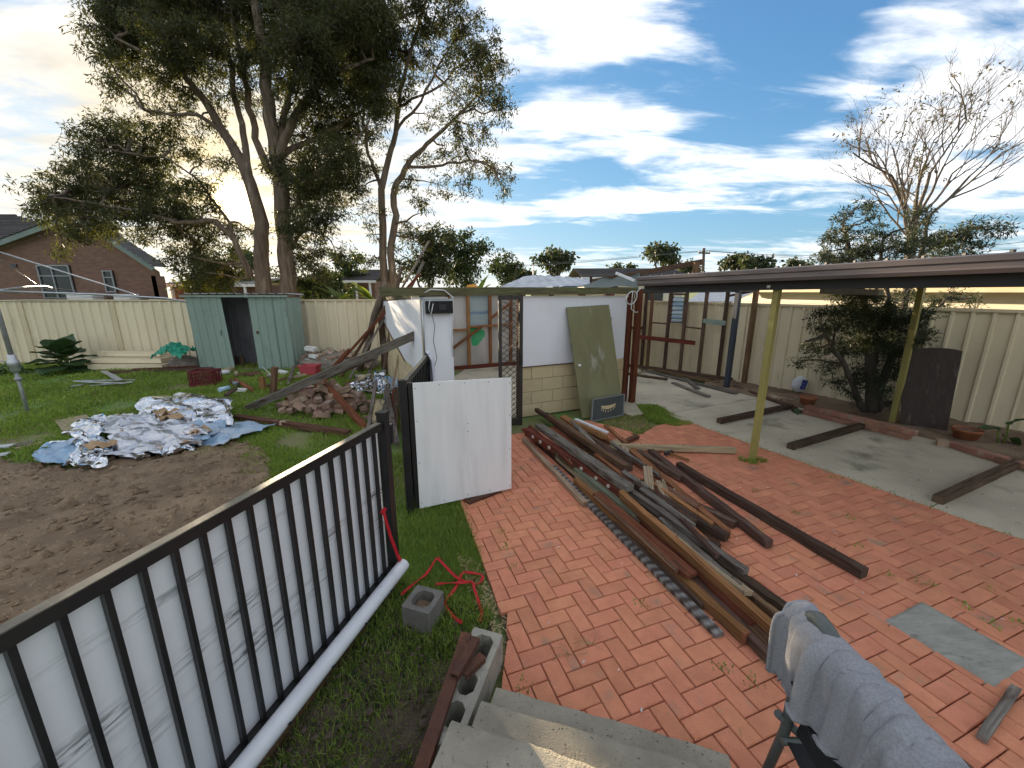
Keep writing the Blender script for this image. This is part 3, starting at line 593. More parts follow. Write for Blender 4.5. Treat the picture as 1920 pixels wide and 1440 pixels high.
# ------------------------------------------------------------------ fences
def ribbed(mb, A, B, z0, z1, n, pitch=0.245, pan=0.15, dep=0.032, tilt=0.0):
    """trapezoidal steel sheet from A to B (2D points), n = outward normal, z0/z1 may be functions of t"""
    A, B = V3((A[0], A[1], 0)), V3((B[0], B[1], 0)); d = B-A; Ln = d.length; d.normalize(); n = V3(n)
    pts = [(0.0, 0.0)]; x = 0.0
    while x < Ln-1e-4:
        for dx, o in ((pan, 0.0), (0.018, dep), (pitch-pan-0.036, dep), (0.018, 0.0)):
            x = min(x+dx, Ln); pts.append((x, o))
            if x >= Ln: break
    vs = []
    for u, o in pts:
        p = A+d*u+n*o; t = u/Ln; a = z0(t) if callable(z0) else z0; b = z1(t) if callable(z1) else z1
        vs += [p+V3((0, 0, a)), p+V3((0, 0, b))]
    mb.add(vs, [(2*i, 2*i+2, 2*i+3, 2*i+1) for i in range(len(pts)-1)])
def steel_fence(name, label, pts, ztop, zbot, bay=2.38, face=1, pitch=0.245):
    root = thing(name, label, 'fence', (pts[0][0], pts[0][1], zbot(0)))
    P = [V3((p[0], p[1], 0)) for p in pts]; tot = sum((P[i+1]-P[i]).length for i in range(len(P)-1))
    def along(s):
        for i in range(len(P)-1):
            l = (P[i+1]-P[i]).length
            if s <= l or i == len(P)-2: return P[i]+(P[i+1]-P[i])*(s/l)
            s -= l
    nb = max(1, round(tot/bay))
    for k in range(nb):
        A, B = along(tot*k/nb+0.03), along(tot*(k+1)/nb-0.03); d = (B-A).normalized(); n = V3((d.y, -d.x, 0))*face
        ta, tb = k/nb, (k+1)/nb; zt = lambda t: ztop(ta+(tb-ta)*t)-0.01; zb = lambda t: zbot(ta+(tb-ta)*t)
        mb = MB(); ribbed(mb, A, B, zb, zt, n, pitch); mb.build('sheet', 'cream_steel', root)
        for nm, zf, h in (('top_rail', zt, 0.045), ('bottom_rail', zb, 0.05)):
            MB().beam(A+n*0.014+V3((0, 0, zf(0))), B+n*0.014+V3((0, 0, zf(1))), 0.055, h).build(nm, 'cream_rail', root)
    for k in range(nb+1):
        p = along(tot*k/nb); t = k/nb; i = min(k, nb-1); d = (along(tot*(i+1)/nb)-along(tot*i/nb)).normalized()
        MB().beam(p+V3((0, 0, zbot(t)-0.1)), p+V3((0, 0, ztop(t)+0.012)), 0.062, 0.075, up=d).build('post', 'cream_rail', root)
    return root
FY = lambda x: 10.42+max(0, (x+7))*0.10
steel_fence('back_fence', 'cream ribbed steel fence across the back of the yard', [(-19.6, 10.25), (-7.0, 10.42), (-2.6, 10.86), (3.66, 11.25)], lambda t: 1.815, lambda t: 0.13, face=1)
RF = [(3.70, 10.95), (5.18, 8.64), (7.08, 5.92), (9.9, 1.9)]
steel_fence('side_fence', 'cream ribbed steel fence along the right side behind the carport', RF, lambda t: 1.775-0.03*t, lambda t: 0.02, face=1, pitch=0.215)

# ------------------------------------------------------------------ green garden shed
def garden_shed():
    y0, y1 = 9.62, 10.30; xl, xr = at(347, 560, y0).x, at(534, 556, y0).x; zb = 0.13; zt = 1.93
    rt = thing('garden_shed', 'small green ribbed steel shed with its door gap open, against the back fence', 'shed', ((xl+xr)/2, y0, zb))
    lean = 0.05
    def pan(nm, a, b, y, m='green_steel', zt_=zt-0.03, nrm=(0, -1, 0), pitch=0.19):
        mb = MB(); ribbed(mb, (a, y), (b, y), zb, zt_, nrm, pitch, 0.13, 0.022); 
        for v in mb.v: v.x += lean*(1-(v.z-zb)/(zt-zb))*(1.6 if v.x < (xl+xr)/2 else 0.3)
        return mb.build(nm, m, rt)
    xa, xb = at(421, 600, y0).x, at(470, 600, y0).x
    d1 = pan('door', xl, xa, y0-0.015); d2 = pan('door', xb, xr-0.32, y0+0.01)
    pan('front_sheet', xr-0.31, xr, y0+0.012)
    MB().box((xa-0.10, y0-0.05, 1.05), (0.02, 0.02, 0.12)).build('handle', 'grey_steel', d1)
    MB().box((xb+0.14, y0-0.03, 1.06), (0.05, 0.014, 0.07)).build('lock_plate', 'rust', d2)
    for x in (xl, xr):
        mb = MB(); ribbed(mb, (x, y0+0.03), (x, y1), zb, zt-0.05, (-1 if x == xl else 1, 0, 0), 0.19, 0.13, 0.02); mb.build('side_sheet', 'green_steel', rt)
    mb = MB(); ribbed(mb, (xl, y1), (xr, y1), zb, zt-0.05, (0, -1, 0), 0.19, 0.13, 0.02); mb.build('back_sheet', 'grey_steel', rt)
    mb = MB(); n = int((xr-xl+0.2)/0.19)
    def roof(u, v):
        x = xl-0.10+(xr-xl+0.2)*u; k = (u*n) % 1.0; return V3((x, y0-0.10+v*(y1-y0+0.15), zt+0.012+0.03*(1-v)+(0.022 if k > 0.72 else 0.0)))
    mb.grid(roof, n*6, 1, False); mb.build('roof', 'gal', rt)
    MB().beam((xl-0.08, y0-0.05, zt-0.012), (xr+0.08, y0-0.05, zt-0.012), 0.04, 0.045).build('lintel', 'green_steel', rt)
    MB().beam((xa, y0+0.0, zb+0.01), (xb, y0+0.0, zb+0.01), 0.05, 0.03).build('door_track', 'gal_dull', rt)
    MB().box(((xa+xb)/2, (y0+y1)/2, zb-0.005), (xb-xa+1.2, 0.62, 0.02)).build('floor', 'soil', rt)
    timber('short dark timber stump standing inside the shed doorway', (at(444, 690, 9.9).x, 9.95, zb), (at(444, 690, 9.9).x, 9.95, zb+0.28), 0.07, 0.06, 'w_dark')
    timber('second short dark timber stump inside the shed, right of the first', (at(452, 690, 9.9).x, 9.98, zb), (at(452, 690, 9.9).x, 9.98, zb+0.33), 0.06, 0.05, 'w_brown')
    timber('pale offcut board lying on the shed floor', (at(460, 690, 9.9).x, 9.75, zb+.02), (at(480, 690, 9.9).x, 9.9, zb+.025), 0.10, 0.02, 'w_pale')
garden_shed()

# ------------------------------------------------------------------ part-demolished outbuilding (block base, sheeted frame, no roof)
def outbuilding():
    rt = thing('demolished_outbuilding', 'part demolished white sheeted outbuilding on cream block base without a roof', 'outbuilding', BL(1.8, 2, 0))
    U1 = 3.62                                    # right end of the front wall
    ud = 1.53                                    # right side of the door opening / left end of the sheeted wall
    zb, zt = 0.84, 1.985
    # block base right of the door: 4 courses of blocks, joints recessed
    def blocks(u0, u1, v, courses, z0=0.0, h=0.21, bl=0.40, side=False, m='cream_block', seed=0):
        mp = MB()
        a, b = (BL(u0, v+0.012), BL(u1, v+0.012)) if not side else (BL(u0+0.012, v), BL(u0+0.012, u1))
        dvec = (by_ if not side else bx_)*0.07
        mp.prism([a, b, b+V3((0, 0, courses*h-0.006)), a+V3((0, 0, courses*h-0.006))], dvec); base = mp.build('block_wall', 'mortar', rt)
        for c in range(courses):
            x = u0 if not side else v; end = u1
            first = bl*(0.5 if c % 2 else 1.0)
            while x < end-0.02:
                x2 = min(x+first, end); first = bl; mid = (x+x2)/2
                mb = MB(); cz = z0+(c+0.5)*h; jit = random.uniform(-.002, .002)
                if not side: mb.bevbox(BL(mid, v+0.04+jit, cz), (x2-x-0.010, 0.08, h-0.010), R(25), 0.004)
                else: mb.bevbox(BL(u0+0.04+jit, mid, cz), (0.08, x2-x-0.010, h-0.010), R(25), 0.004)
                mb.build('block', m, base); x = x2
        return base
    blocks(ud, U1, 0.0, 4); blocks(0.0, 0.42, 0.0, 4)
    blocks(0.0, 4.2, 0.10, 4, side=True)
    # sheeting
    def panel(nm, u0, u1, z0, z1, v, m, th=0.012, slope=0.0):
        mb = MB(); mb.prism([BL(u0, v, z0), BL(u1, v, z0), BL(u1, v, z1+slope), BL(u0, v, z1)], by_*th); return mb.build(nm, m, rt)
    panel('wall_sheet', ud+0.0, 2.62, zb+0.005, zt-0.045, -0.012, 'fibro'); panel('wall_sheet', 2.626, U1-0.02, zb+0.012, zt-0.04, -0.010, 'fibro')
    panel('cover_strip', 2.59, 2.66, zb+0.45, zt-0.06, -0.020, 'fibro', 0.008)
    panel('white_trim', ud, U1, zt-0.052, zt-0.030, -0.024, 'white_paint', 0.012)
    panel('base_flashing', ud, U1-0.55, zb-0.004, zb+0.012, -0.020, 'rust', 0.01)
    # strip left of the opening with meter box
    panel('wall_sheet', 0.0, 0.43, 0.72, zt-0.06, -0.012, 'fibro')
    mb = MB(); mb.box(BL(0.235, -0.05, 1.81), (0.37, 0.09, 0.17), R(25)); box = mb.build('meter_box', 'black_cloth', rt)
    mb = MB(); mb.box(BL(0.27, -0.10, 1.81), (0.10, 0.012, 0.08), R(25)); mb.build('meter_face', 'dark_steel', box)
    mb = MB(); mb.box(BL(0.12, -0.02, 1.935), (0.5, 0.03, 0.03), R(25)); mb.build('white_trim', 'white_paint', rt)
    MB().tube([BL(0.0, -0.05, 0.9), BL(0.0, -0.05, 2.1)], 0.013, 6).build('conduit', 'gal', rt)
    pts = [BL(0.02, -0.07, 2.0), BL(0.12, -0.09, 2.05), BL(0.3, -0.1, 2.04), BL(0.42, -0.09, 1.95), BL(0.43, -0.07, 1.75), BL(0.40, -0.05, 1.35), BL(0.42, -0.04, 1.1)]
    MB().tube(pts, 0.010, 6).build('cable', 'wire_white', rt)
    pts = [BL(0.15, -0.09, 1.9), BL(0.11, -0.1, 1.75), BL(0.16, -0.06, 1.55), BL(0.13, -0.06, 1.35), BL(0.17, -0.06, 1.1), BL(0.12, -0.06, 0.95)]
    MB().tube(pts, 0.005, 5).build('cable', 'wire_grey', rt)
    MB().tube([BL(0.1, -0.1, 1.92), BL(0.075, -0.1, 1.8), BL(0.1, -0.1, 1.7), BL(0.14, -0.1, 1.86)], 0.007, 5).build('cable', 'wire_white', rt)
    # left side wall: shiny sheet over blocks
    mb = MB(); mb.prism([BL(-0.012, 0.05, zb), BL(-0.012, 1.5, zb+0.0), BL(-0.012, 4.15, zb+0.55), BL(-0.012, 4.15, 1.80), BL(-0.012, 0.05, 1.93)], bx_*0.01); mb.build('side_sheet', 'fibro', rt)
    mb = MB(); mb.prism([BL(-0.002, 0.05, zb), BL(-0.002, 4.15, zb), BL(-0.002, 4.15, 1.72), BL(-0.002, 0.05, 1.9)], bx_*0.02); mb.build('side_lining', 'cream_block', rt)
    MB().beam(BL(-0.02, 1.5, zb-0.01), BL(-0.02, 4.15, zb+0.54), 0.012, 0.03).build('sheet_edge', 'w_brown', rt)
    MB().beam(BL(0.02, 0.0, 1.965), BL(0.02, 4.25, 1.86), 0.09, 0.06).build('side_plate', 'w_moss', rt)
    for v in (3.95, 4.22): MB().beam(BL(-0.06, v, 0.1), BL(-0.06, v, 1.85), 0.07, 0.09, up=bx_).build('stud', 'w_dark', rt)
    # top plate along the front and back
    MB().beam(BL(-0.55, -0.03, zt+0.035), BL(U1+0.14, -0.03, zt+0.055), 0.10, 0.11, 0, 8, 0.003).build('top_plate', 'w_moss', rt)
    MB().beam(BL(0, 4.2, 1.95), BL(3.7, 4.2, 2.0), 0.09, 0.09).build('back_plate', 'w_brown', rt)
    # back wall seen through the door opening
    bv = 4.2
    def bpan(u0, u1, z0, z1, m, nm='back_sheet', off=0.05):
        mb = MB(); mb.prism([BL(u0, bv+off, z0), BL(u1, bv+off, z0), BL(u1, bv+off, z1), BL(u0, bv+off, z1)], by_*0.012); return mb.build(nm, m, rt)
    us = [0.0, 0.52, 1.02, 1.52, 2.1, 2.7, 3.3, 3.7]
    bpan(0.0, 2.1, 0.04, 0.93, 'fibro_dirty'); bpan(0, 2.1, 0.94, 1.95, 'fibro_dirty'); bpan(2.7, 3.7, 0.04, 1.95, 'fibro_dirty')
    bpan(2.105, 2.695, 0.04, 1.15, 'fibro_dirty')
    bpan(2.1, 2.7, 1.16, 1.95, 'window_old', 'window_pane', 0.07)
    bl_ = MB()
    for k in range(26):
        a = 2*math.pi*k/26; r = 0.25+0.05*math.sin(3*a+1)+random.uniform(-.02, .02); bl_.v.append(BL(2.34+r*0.8*math.cos(a), bv+0.046, 0.90+r*0.95*math.sin(a)))
    bl_.f.append(list(range(26))); bl_.uv.append(None); bl_.sm.append(False); bl_.build('paint_spray', 'spray_green', rt)
    for u in (0.05, 0.50, 1.0, 1.58, 2.1, 2.7, 3.3): MB().beam(BL(u, bv, 0.04), BL(u, bv, 1.93), 0.075, 0.05, up=by_).build('stud', 'w_orange', rt)
    MB().beam(BL(0, bv+0.0, 1.05), BL(2.1, bv+0.0, 1.07), 0.07, 0.05).build('rail', 'w_orange', rt)
    MB().beam(BL(2.1, bv-0.005, 1.14), BL(3.3, bv-0.005, 1.16), 0.075, 0.05).build('rail', 'w_orange', rt)
    MB().beam(BL(0, bv-0.01, 0.09), BL(3.7, bv-0.01, 0.09), 0.08, 0.09).build('bottom_plate', 'w_red', rt)
    MB().beam(BL(1.6, bv-0.045, 0.58), BL(2.45, bv-0.045, 1.14), 0.02, 0.07).build('brace', 'w_orange', rt)
    MB().beam(BL(2.65, bv-0.045, 1.3), BL(3.3, bv-0.045, 1.75), 0.02, 0.07).build('brace', 'w_orange', rt)
    # front-wall studs behind the sheet and stripped right corner
    for u in (ud+0.03, 2.1, 2.65, 3.2): MB().beam(BL(u, 0.05, zb), BL(u, 0.05, zt), 0.07, 0.045, up=by_).build('stud', 'w_brown', rt)
    for u, v, w in ((U1+0.04, 0.0, 0.07), (U1+0.13, 0.08, 0.08), (U1+0.02, 0.55, 0.07)): MB().beam(BL(u, v, 0.02), BL(u, v, zt+0.02), 0.08, w, up=by_).build('stud', 'w_red', rt)
    # door opening head and jamb, security door standing open
    MB().beam(BL(ud-0.02, 0.03, 0.04), BL(ud-0.02, 0.03, zt), 0.06, 0.05, up=by_).build('door_jamb', 'w_brown', rt)
    hinge = BL(ud-0.02, -0.05, 0.0); A = gp(977, 806); A = V3((hinge.x+0.0, hinge.y, 0))
    fx = at(976, 700, 5.75); nx = at(938, 700, 5.62)
    d0 = V3((nx.x, nx.y, 0.03)); d1 = V3((fx.x, fx.y, 0.03)); H = 1.94
    sd = thing('security_door', 'dark bronze diamond mesh security door standing open at the outbuilding', 'door', (d0+d1)*0.5)
    dd = (d1-d0).normalized(); up = V3((0, 0, 1)); nn = V3((dd.y, -dd.x, 0)); wdt = (d1-d0).length
    def bar(p, q, w, h, nm, m='bronze', par=sd): return MB().beam(p, q, w, h, up=nn).build(nm, m, par)
    mat('bronze', (0.045, 0.036, 0.030), (0.03, 0.025, 0.022), scale=5, rough=0.5)
    bar(d0, d0+up*H, 0.045, 0.03, 'stile'); bar(d1, d1+up*H, 0.055, 0.035, 'stile')
    bar(d0+up*(H-0.03), d1+up*(H-0.03), 0.06, 0.028, 'rail'); bar(d0+up*0.06, d1+up*0.06, 0.1, 0.028, 'rail')
    mb = MB(); sx, sz = wdt/6.0, 0.082
    nz = int(H/sz)
    for k in range(-8, nz+8):
        for sgn in (1, -1):
            pts = []
            for i in range(0, 7):
                z = 0.1+(k+i*sgn*0.5*1.0)*sz
                if 0.08 < z < H-0.04: pts.append(d0+dd*(i*sx)+up*z)
            if len(pts) > 1:
                for p, q in zip(pts, pts[1:]): mb.beam(p, q, 0.007, 0.010, up=nn)
    o = mb.build('diamond_grille', 'bronze', sd); o['kind'] = 'stuff'
    MB().box(d1+up*1.03+nn*0.03, (0.04, 0.05, 0.16)).build('lock', 'black_paint', sd)
    # white cable coil hanging at the right corner
    cc = at(1183, 556, 6.75); mb = MB(); pts = []
    for i in range(40):
        a = i*0.36; r = 0.09+0.012*math.sin(i*.7); pts.append(cc+V3((r*math.cos(a), -0.02-0.001*i, r*1.1*math.sin(a)-0.02)))
    pts += [cc+V3((0.0, -0.06, -0.2)), cc+V3((0.08, -0.06, -0.26)), cc+V3((0.12, -0.05, -0.25))]
    mb.tube([cc+V3((0.16, 0, 0.14)), cc+V3((0.10, 0, 0.08))]+pts, 0.009, 6)
    tag(mb.build('cable_coil', 'wire_white'), 'white electrical cable hanging in loops from the corner post', 'cable')
outbuilding()
# cream block return wall and timber frame behind the corner (right part of the outbuilding's back)
def rear_wall():
    rt = thing('rear_wall', 'cream block wall with bare timber framing behind the brown corner post', 'wall', (2.9, 10.4, 0))
    A, B = V3((0.5, 10.55, 0)), V3((3.55, 10.68, 0)); d = (B-A).normalized(); n = V3((d.y, -d.x, 0))
    mb = MB(); mb.prism([A, B, B+V3((0, 0, 2.0)), A+V3((0, 0, 2.0))], -n*0.1); mb.build('block_wall', 'cream_block', rt)
    for t in (0.45, 0.70, 0.93): MB().beam(A.lerp(B, t)+n*0.05, A.lerp(B, t)+n*0.05+V3((0, 0, 2.0)), 0.07, 0.07, up=n).build('stud', 'w_red', rt)
    MB().beam(A+n*0.05+V3((0, 0, 1.1)), B+n*0.05+V3((0, 0, 1.08)), 0.07, 0.06).build('rail', 'w_red', rt)
    MB().beam(A.lerp(B, .72)+n*0.09+V3((0, 0, 1.2)), A.lerp(B, .92)+n*0.09+V3((0, 0, 1.9)), 0.02, 0.06).build('brace', 'w_orange', rt)
rear_wall()
# bare stud wall beside the side fence
def stud_wall():
    rt = thing('stud_wall_frame', 'bare brown timber stud wall frame with a louvre window before the side fence', 'wall frame', (4.2, 9.8, 0))
    A, B = gp(1200, 692), gp(1372, 717); A.z = B.z = 0.03; d = (B-A).normalized(); n = V3((d.y, -d.x, 0)); up = V3((0, 0, 1)); L_ = (B-A).length
    def X(px):                                    # where the sight line's column meets the frame
        r = ray(px, 640); k = (A.x*r.y-A.y*r.x)/(d.y*r.x-d.x*r.y); return k
    zt = 1.98
    for px in (1206, 1217, 1250, 1280, 1316, 1354):
        k = X(px); p = A+d*k; MB().beam(p+up*0.06, p+up*zt, 0.075, 0.045, up=n).build('stud', random.choice(['w_dark', 'w_brown', 'w_dark']), rt)
    MB().beam(A-d*.3+up*0.04, B+up*0.04, 0.09, 0.07).build('bottom_plate', 'w_dark', rt)
    MB().beam(A-d*.3+up*(zt+0.04), B+d*.1+up*(zt+0.04), 0.09, 0.08).build('top_plate', 'w_dark', rt)
    k1, k2 = X(1202), X(1305); MB().beam(A+d*k1-n*0.0+n*0.055+up*0.83, A+d*k2+n*0.055+up*0.80, 0.045, 0.10).build('rail', 'w_red', rt)
    MB().beam(A+d*X(1217)+up*1.22, A+d*X(1250)+up*1.21, 0.05, 0.035).build('nogging', 'w_brown', rt)
    MB().beam(A+d*X(1282)+up*1.16, A+d*X(1316)+up*1.14, 0.05, 0.035).build('nogging', 'w_brown', rt)
    MB().beam(A+d*X(1316)+n*0.05+up*1.33, A+d*X(1358)+n*0.05+up*1.30, 0.03, 0.10).build('nogging', 'green_steel', rt)
    w0, w1 = X(1254), X(1277); lw = None
    fr = MB()
    for z in (1.27, 1.93): fr.beam(A+d*w0+up*z, A+d*w1+up*z, 0.06, 0.05)
    for k in (w0, w1): fr.beam(A+d*k+up*1.27, A+d*k+up*1.93, 0.03, 0.05, up=n)
    lw = fr.build('louvre_window', 'w_dark', rt)
    for i in range(6):
        z = 1.32+i*0.1; c = (A+d*((w0+w1)/2))+up*z; a, b = A+d*(w0+.02), A+d*(w1-.02)
        mb = MB(); mb.prism([a+up*(z-0.05)+n*0.03, b+up*(z-0.05)+n*0.03, b+up*(z+0.05)-n*0.02, a+up*(z+0.05)-n*0.02], n*0.005); mb.build('glass_blade', 'window_old', lw)
    MB().beam(A+d*X(1356)+up*1.9, A+d*(X(1356)+0.55)+up*2.02, 0.03, 0.05).build('brace', 'w_dark', rt)
stud_wall()

# ------------------------------------------------------------------ carport: gutter, roof sheets, posts
def carport():
    P0 = V3((2.80, 4.36, 0)); d = V3((math.sin(R(24.5)), -math.cos(R(24.5)), 0)); b = V3((math.cos(R(24.5)), math.sin(R(24.5)), 0)); up = V3((0, 0, 1))
    rt = thing('carport', 'flat carport roof with brown gutter on yellow and steel posts over the concrete slab', 'carport', P0)
    t0, t1 = -2.02, 3.6                        # along the gutter, far end to near end
    zg = lambda t: 2.105+0.012*(t-t0)
    # gutter: stepped fascia profile
    prof = [(0.0, 0.0), (-0.10, 0.0), (-0.115, 0.03), (-0.105, 0.045), (-0.105, 0.075), (-0.118, 0.085), (-0.118, 0.125), (-0.10, 0.135), (-0.09, 0.13), (0.0, 0.05)]
    mb = MB(); n = len(prof); seg = 8
    for i in range(seg+1):
        t = t0+(t1-t0)*i/seg
        for o, z in prof: mb.v.append(P0+d*t+b*(o+0.03)+up*(zg(t)+z))
    for i in range(seg):
        for k in range(n): mb.f.append([i*n+k, i*n+(k+1) % n, (i+1)*n+(k+1) % n, (i+1)*n+k]); mb.uv.append(None); mb.sm.append(False)
    for i, rv in ((0, 0), (seg, 1)):
        f = [i*n+k for k in range(n)]; mb.f.append(f if rv else f[::-1]); mb.uv.append(None); mb.sm.append(False)
    gut = mb.build('gutter', 'gutter', rt, fix=True)
    MB().beam(P0+d*t0+b*0.10+up*(zg(t0)-0.03), P0+d*t1+b*0.10+up*(zg(t1)-0.03), 0.06, 0.12).build('front_beam', 'dark_steel', rt)
    MB().beam(P0+d*t0+b*3.22+up*2.11, P0+d*t1+b*3.22+up*2.14, 0.06, 0.10).build('back_beam', 'dark_steel', rt)
    for k in range(5):
        t = t0+0.3+k*1.3; MB().beam(P0+d*t+b*0.13+up*(zg(t)+0.045), P0+d*t+b*3.2+up*2.20, 0.05, 0.06).build('purlin', 'dark_steel', rt)
    ns = 6                                     # roof sheets, ribbed
    for k in range(ns):
        ta, tb = t0+(t1-t0)*k/ns, t0+(t1-t0)*(k+1)/ns; mb = MB(); m_ = 5
        def f(u, v):
            t = ta+(tb-ta)*u; w = (u*m_) % 1.0; return P0+d*t+b*(-0.04+3.4*v)+up*(zg(t)+0.105+0.055*v+(0.03 if 0.3 < w < 0.55 else 0.0)+0.004*k % 0.008)
        mb.grid(f, m_*8, 1, False); mb.build('roof_sheet', 'gutter', rt)
    for t in np.arange(t0+0.2, t1, 0.23):
        MB().box(P0+d*float(t)+b*0.0+up*(zg(float(t))+0.146), (0.022, 0.022, 0.02)).build('screw_cap', 'dark_steel', rt)
    # posts
    yp = gp(1410, 866); MB().beam((yp.x, yp.y, 0), (yp.x, yp.y, 2.06), 0.062, 0.062, up=d).build('post', 'yellow_paint', rt)['label'] = 'mustard yellow square post'
    br = MB(); br.box((yp.x+.0, yp.y+.0, 2.075), (0.22, 0.10, 0.03), R(-24)); br.build('bracket', 'white_paint', rt)
    y2 = P0+d*(-1.0)+b*0; y2 = gp(1672, 797); MB().beam((y2.x, y2.y, 0), (y2.x-0.02, y2.y, 2.10), 0.07, 0.07, up=d).build('post', 'yellow_paint', rt)
    dk = gp(1362, 729); MB().beam((dk.x, dk.y, 0), (dk.x, dk.y, 2.09), 0.09, 0.09, up=d).build('post', 'blue_steel', rt)['label'] = 'dark blue steel post'
    bp = gp(1394, 722); MB().beam((bp.x, bp.y, 0), (bp.x, bp.y, 2.08), 0.08, 0.08, up=d).build('post', 'w_brown', rt)['label'] = 'brown timber post'
    cp = gp(1184, 756); MB().beam((cp.x, cp.y, 0), (cp.x, cp.y, 2.06), 0.095, 0.085, up=d).build('post', 'w_red', rt)['label'] = 'red brown timber corner post'
    MB().beam((cp.x, cp.y, 2.03), (bp.x, bp.y, 2.06), 0.05, 0.08).build('tie_beam', 'dark_steel', rt)
    a, c = at(1541, 546, 5.9), at(1652, 548, 5.2); mb = MB(); mb.beam(a, c, 0.09, 0.075); lf = mb.build('light_fitting', 'gal_dull', rt)
    for k in range(4): q = a.lerp(c, 0.15+0.24*k); MB().box(q+V3((0, -0.05, 0.0)), (0.02, 0.02, 0.03)).build('clip', 'dark_steel', lf)
carport()

# ------------------------------------------------------------------ torn roofing left on the outbuilding
def roof_remains():
    a, b = at(1110, 528, 9.6), at(1318, 492, 8.2)
    timber('long dark roof beam sloping up above the torn tarpaulin', at(1098, 530, 9.8), at(1318, 491, 8.0), 0.08, 0.10, 'w_dark', name='roof_beam', cat='beam')
    timber('short dark upright under the high end of the roof beam', at(1306, 492, 8.03), at(1300, 540, 8.1), 0.10, 0.09, 'w_brown', name='prop', cat='timber')
    timber('thin upright prop under the tarpaulin', at(1108, 518, 9.5), at(1108, 545, 9.5), 0.05, 0.06, 'w_dark', name='prop', cat='timber')
    P = [at(925, 543, 9.35), at(1105, 534, 9.3), at(1108, 523, 9.7), at(990, 516, 10.6)]
    def fn(u, v):
        p = (P[0].lerp(P[1], u)).lerp(P[3].lerp(P[2], u), v); k = noise.fractal(V3((u*3, v*3, 2)), 1, 2, 4)
        rg = abs(((u*7+v*2.5+.5*k) % 1)-.5)*2
        return p+V3((0, 0, 0.035*(rg-.4)*(0.3+0.7*v)+0.02*k+0.02*math.sin(math.pi*u)*v))
    mb = MB(); mb.grid(fn, 90, 30); tag(mb.build('tarpaulin', 'tarp_grey'), 'crumpled blue grey tarpaulin lying over the open roof of the outbuilding', 'tarpaulin')
    P2 = [at(1010, 542, 9.25), at(1198, 537, 7.95), at(1200, 513, 8.8), at(1106, 527, 9.65)]
    mb = MB(); mb.grid(lambda u, v: (P2[0].lerp(P2[1], u)).lerp(P2[3].lerp(P2[2], u), v)+V3((0, 0, 0.02*math.sin(u*17+v*3)-0.04*math.sin(math.pi*v))), 30, 12)
    tag(mb.build('tarp_underside', 'tarp_underside'), 'dark green sheet for the shaded tarpaulin underside below the sloping roof beam', 'tarpaulin underside')  # separate dark sheet standing in for the tarpaulin's shaded underside
    timber('white aluminium strip lying on the tarpaulin', at(1155, 512, 8.6), at(1190, 526, 8.2), 0.03, 0.05, 'white_paint', name='strip', cat='strip')
    c = at(885, 538, 10.27); mb = MB(); mb.grid(lambda u, v: c+V3((0.17*math.cos(2*math.pi*u)*math.sin(math.pi*v), 0.15*math.sin(2*math.pi*u)*math.sin(math.pi*v), 0.09*math.cos(math.pi*v)-.03+0.03*fnz(u*4, v*4))), 16, 8)
    tag(mb.build('float_bag', 'orange_plastic'), 'orange plastic bundle showing above the outbuilding roofline', 'bundle')
roof_remains()
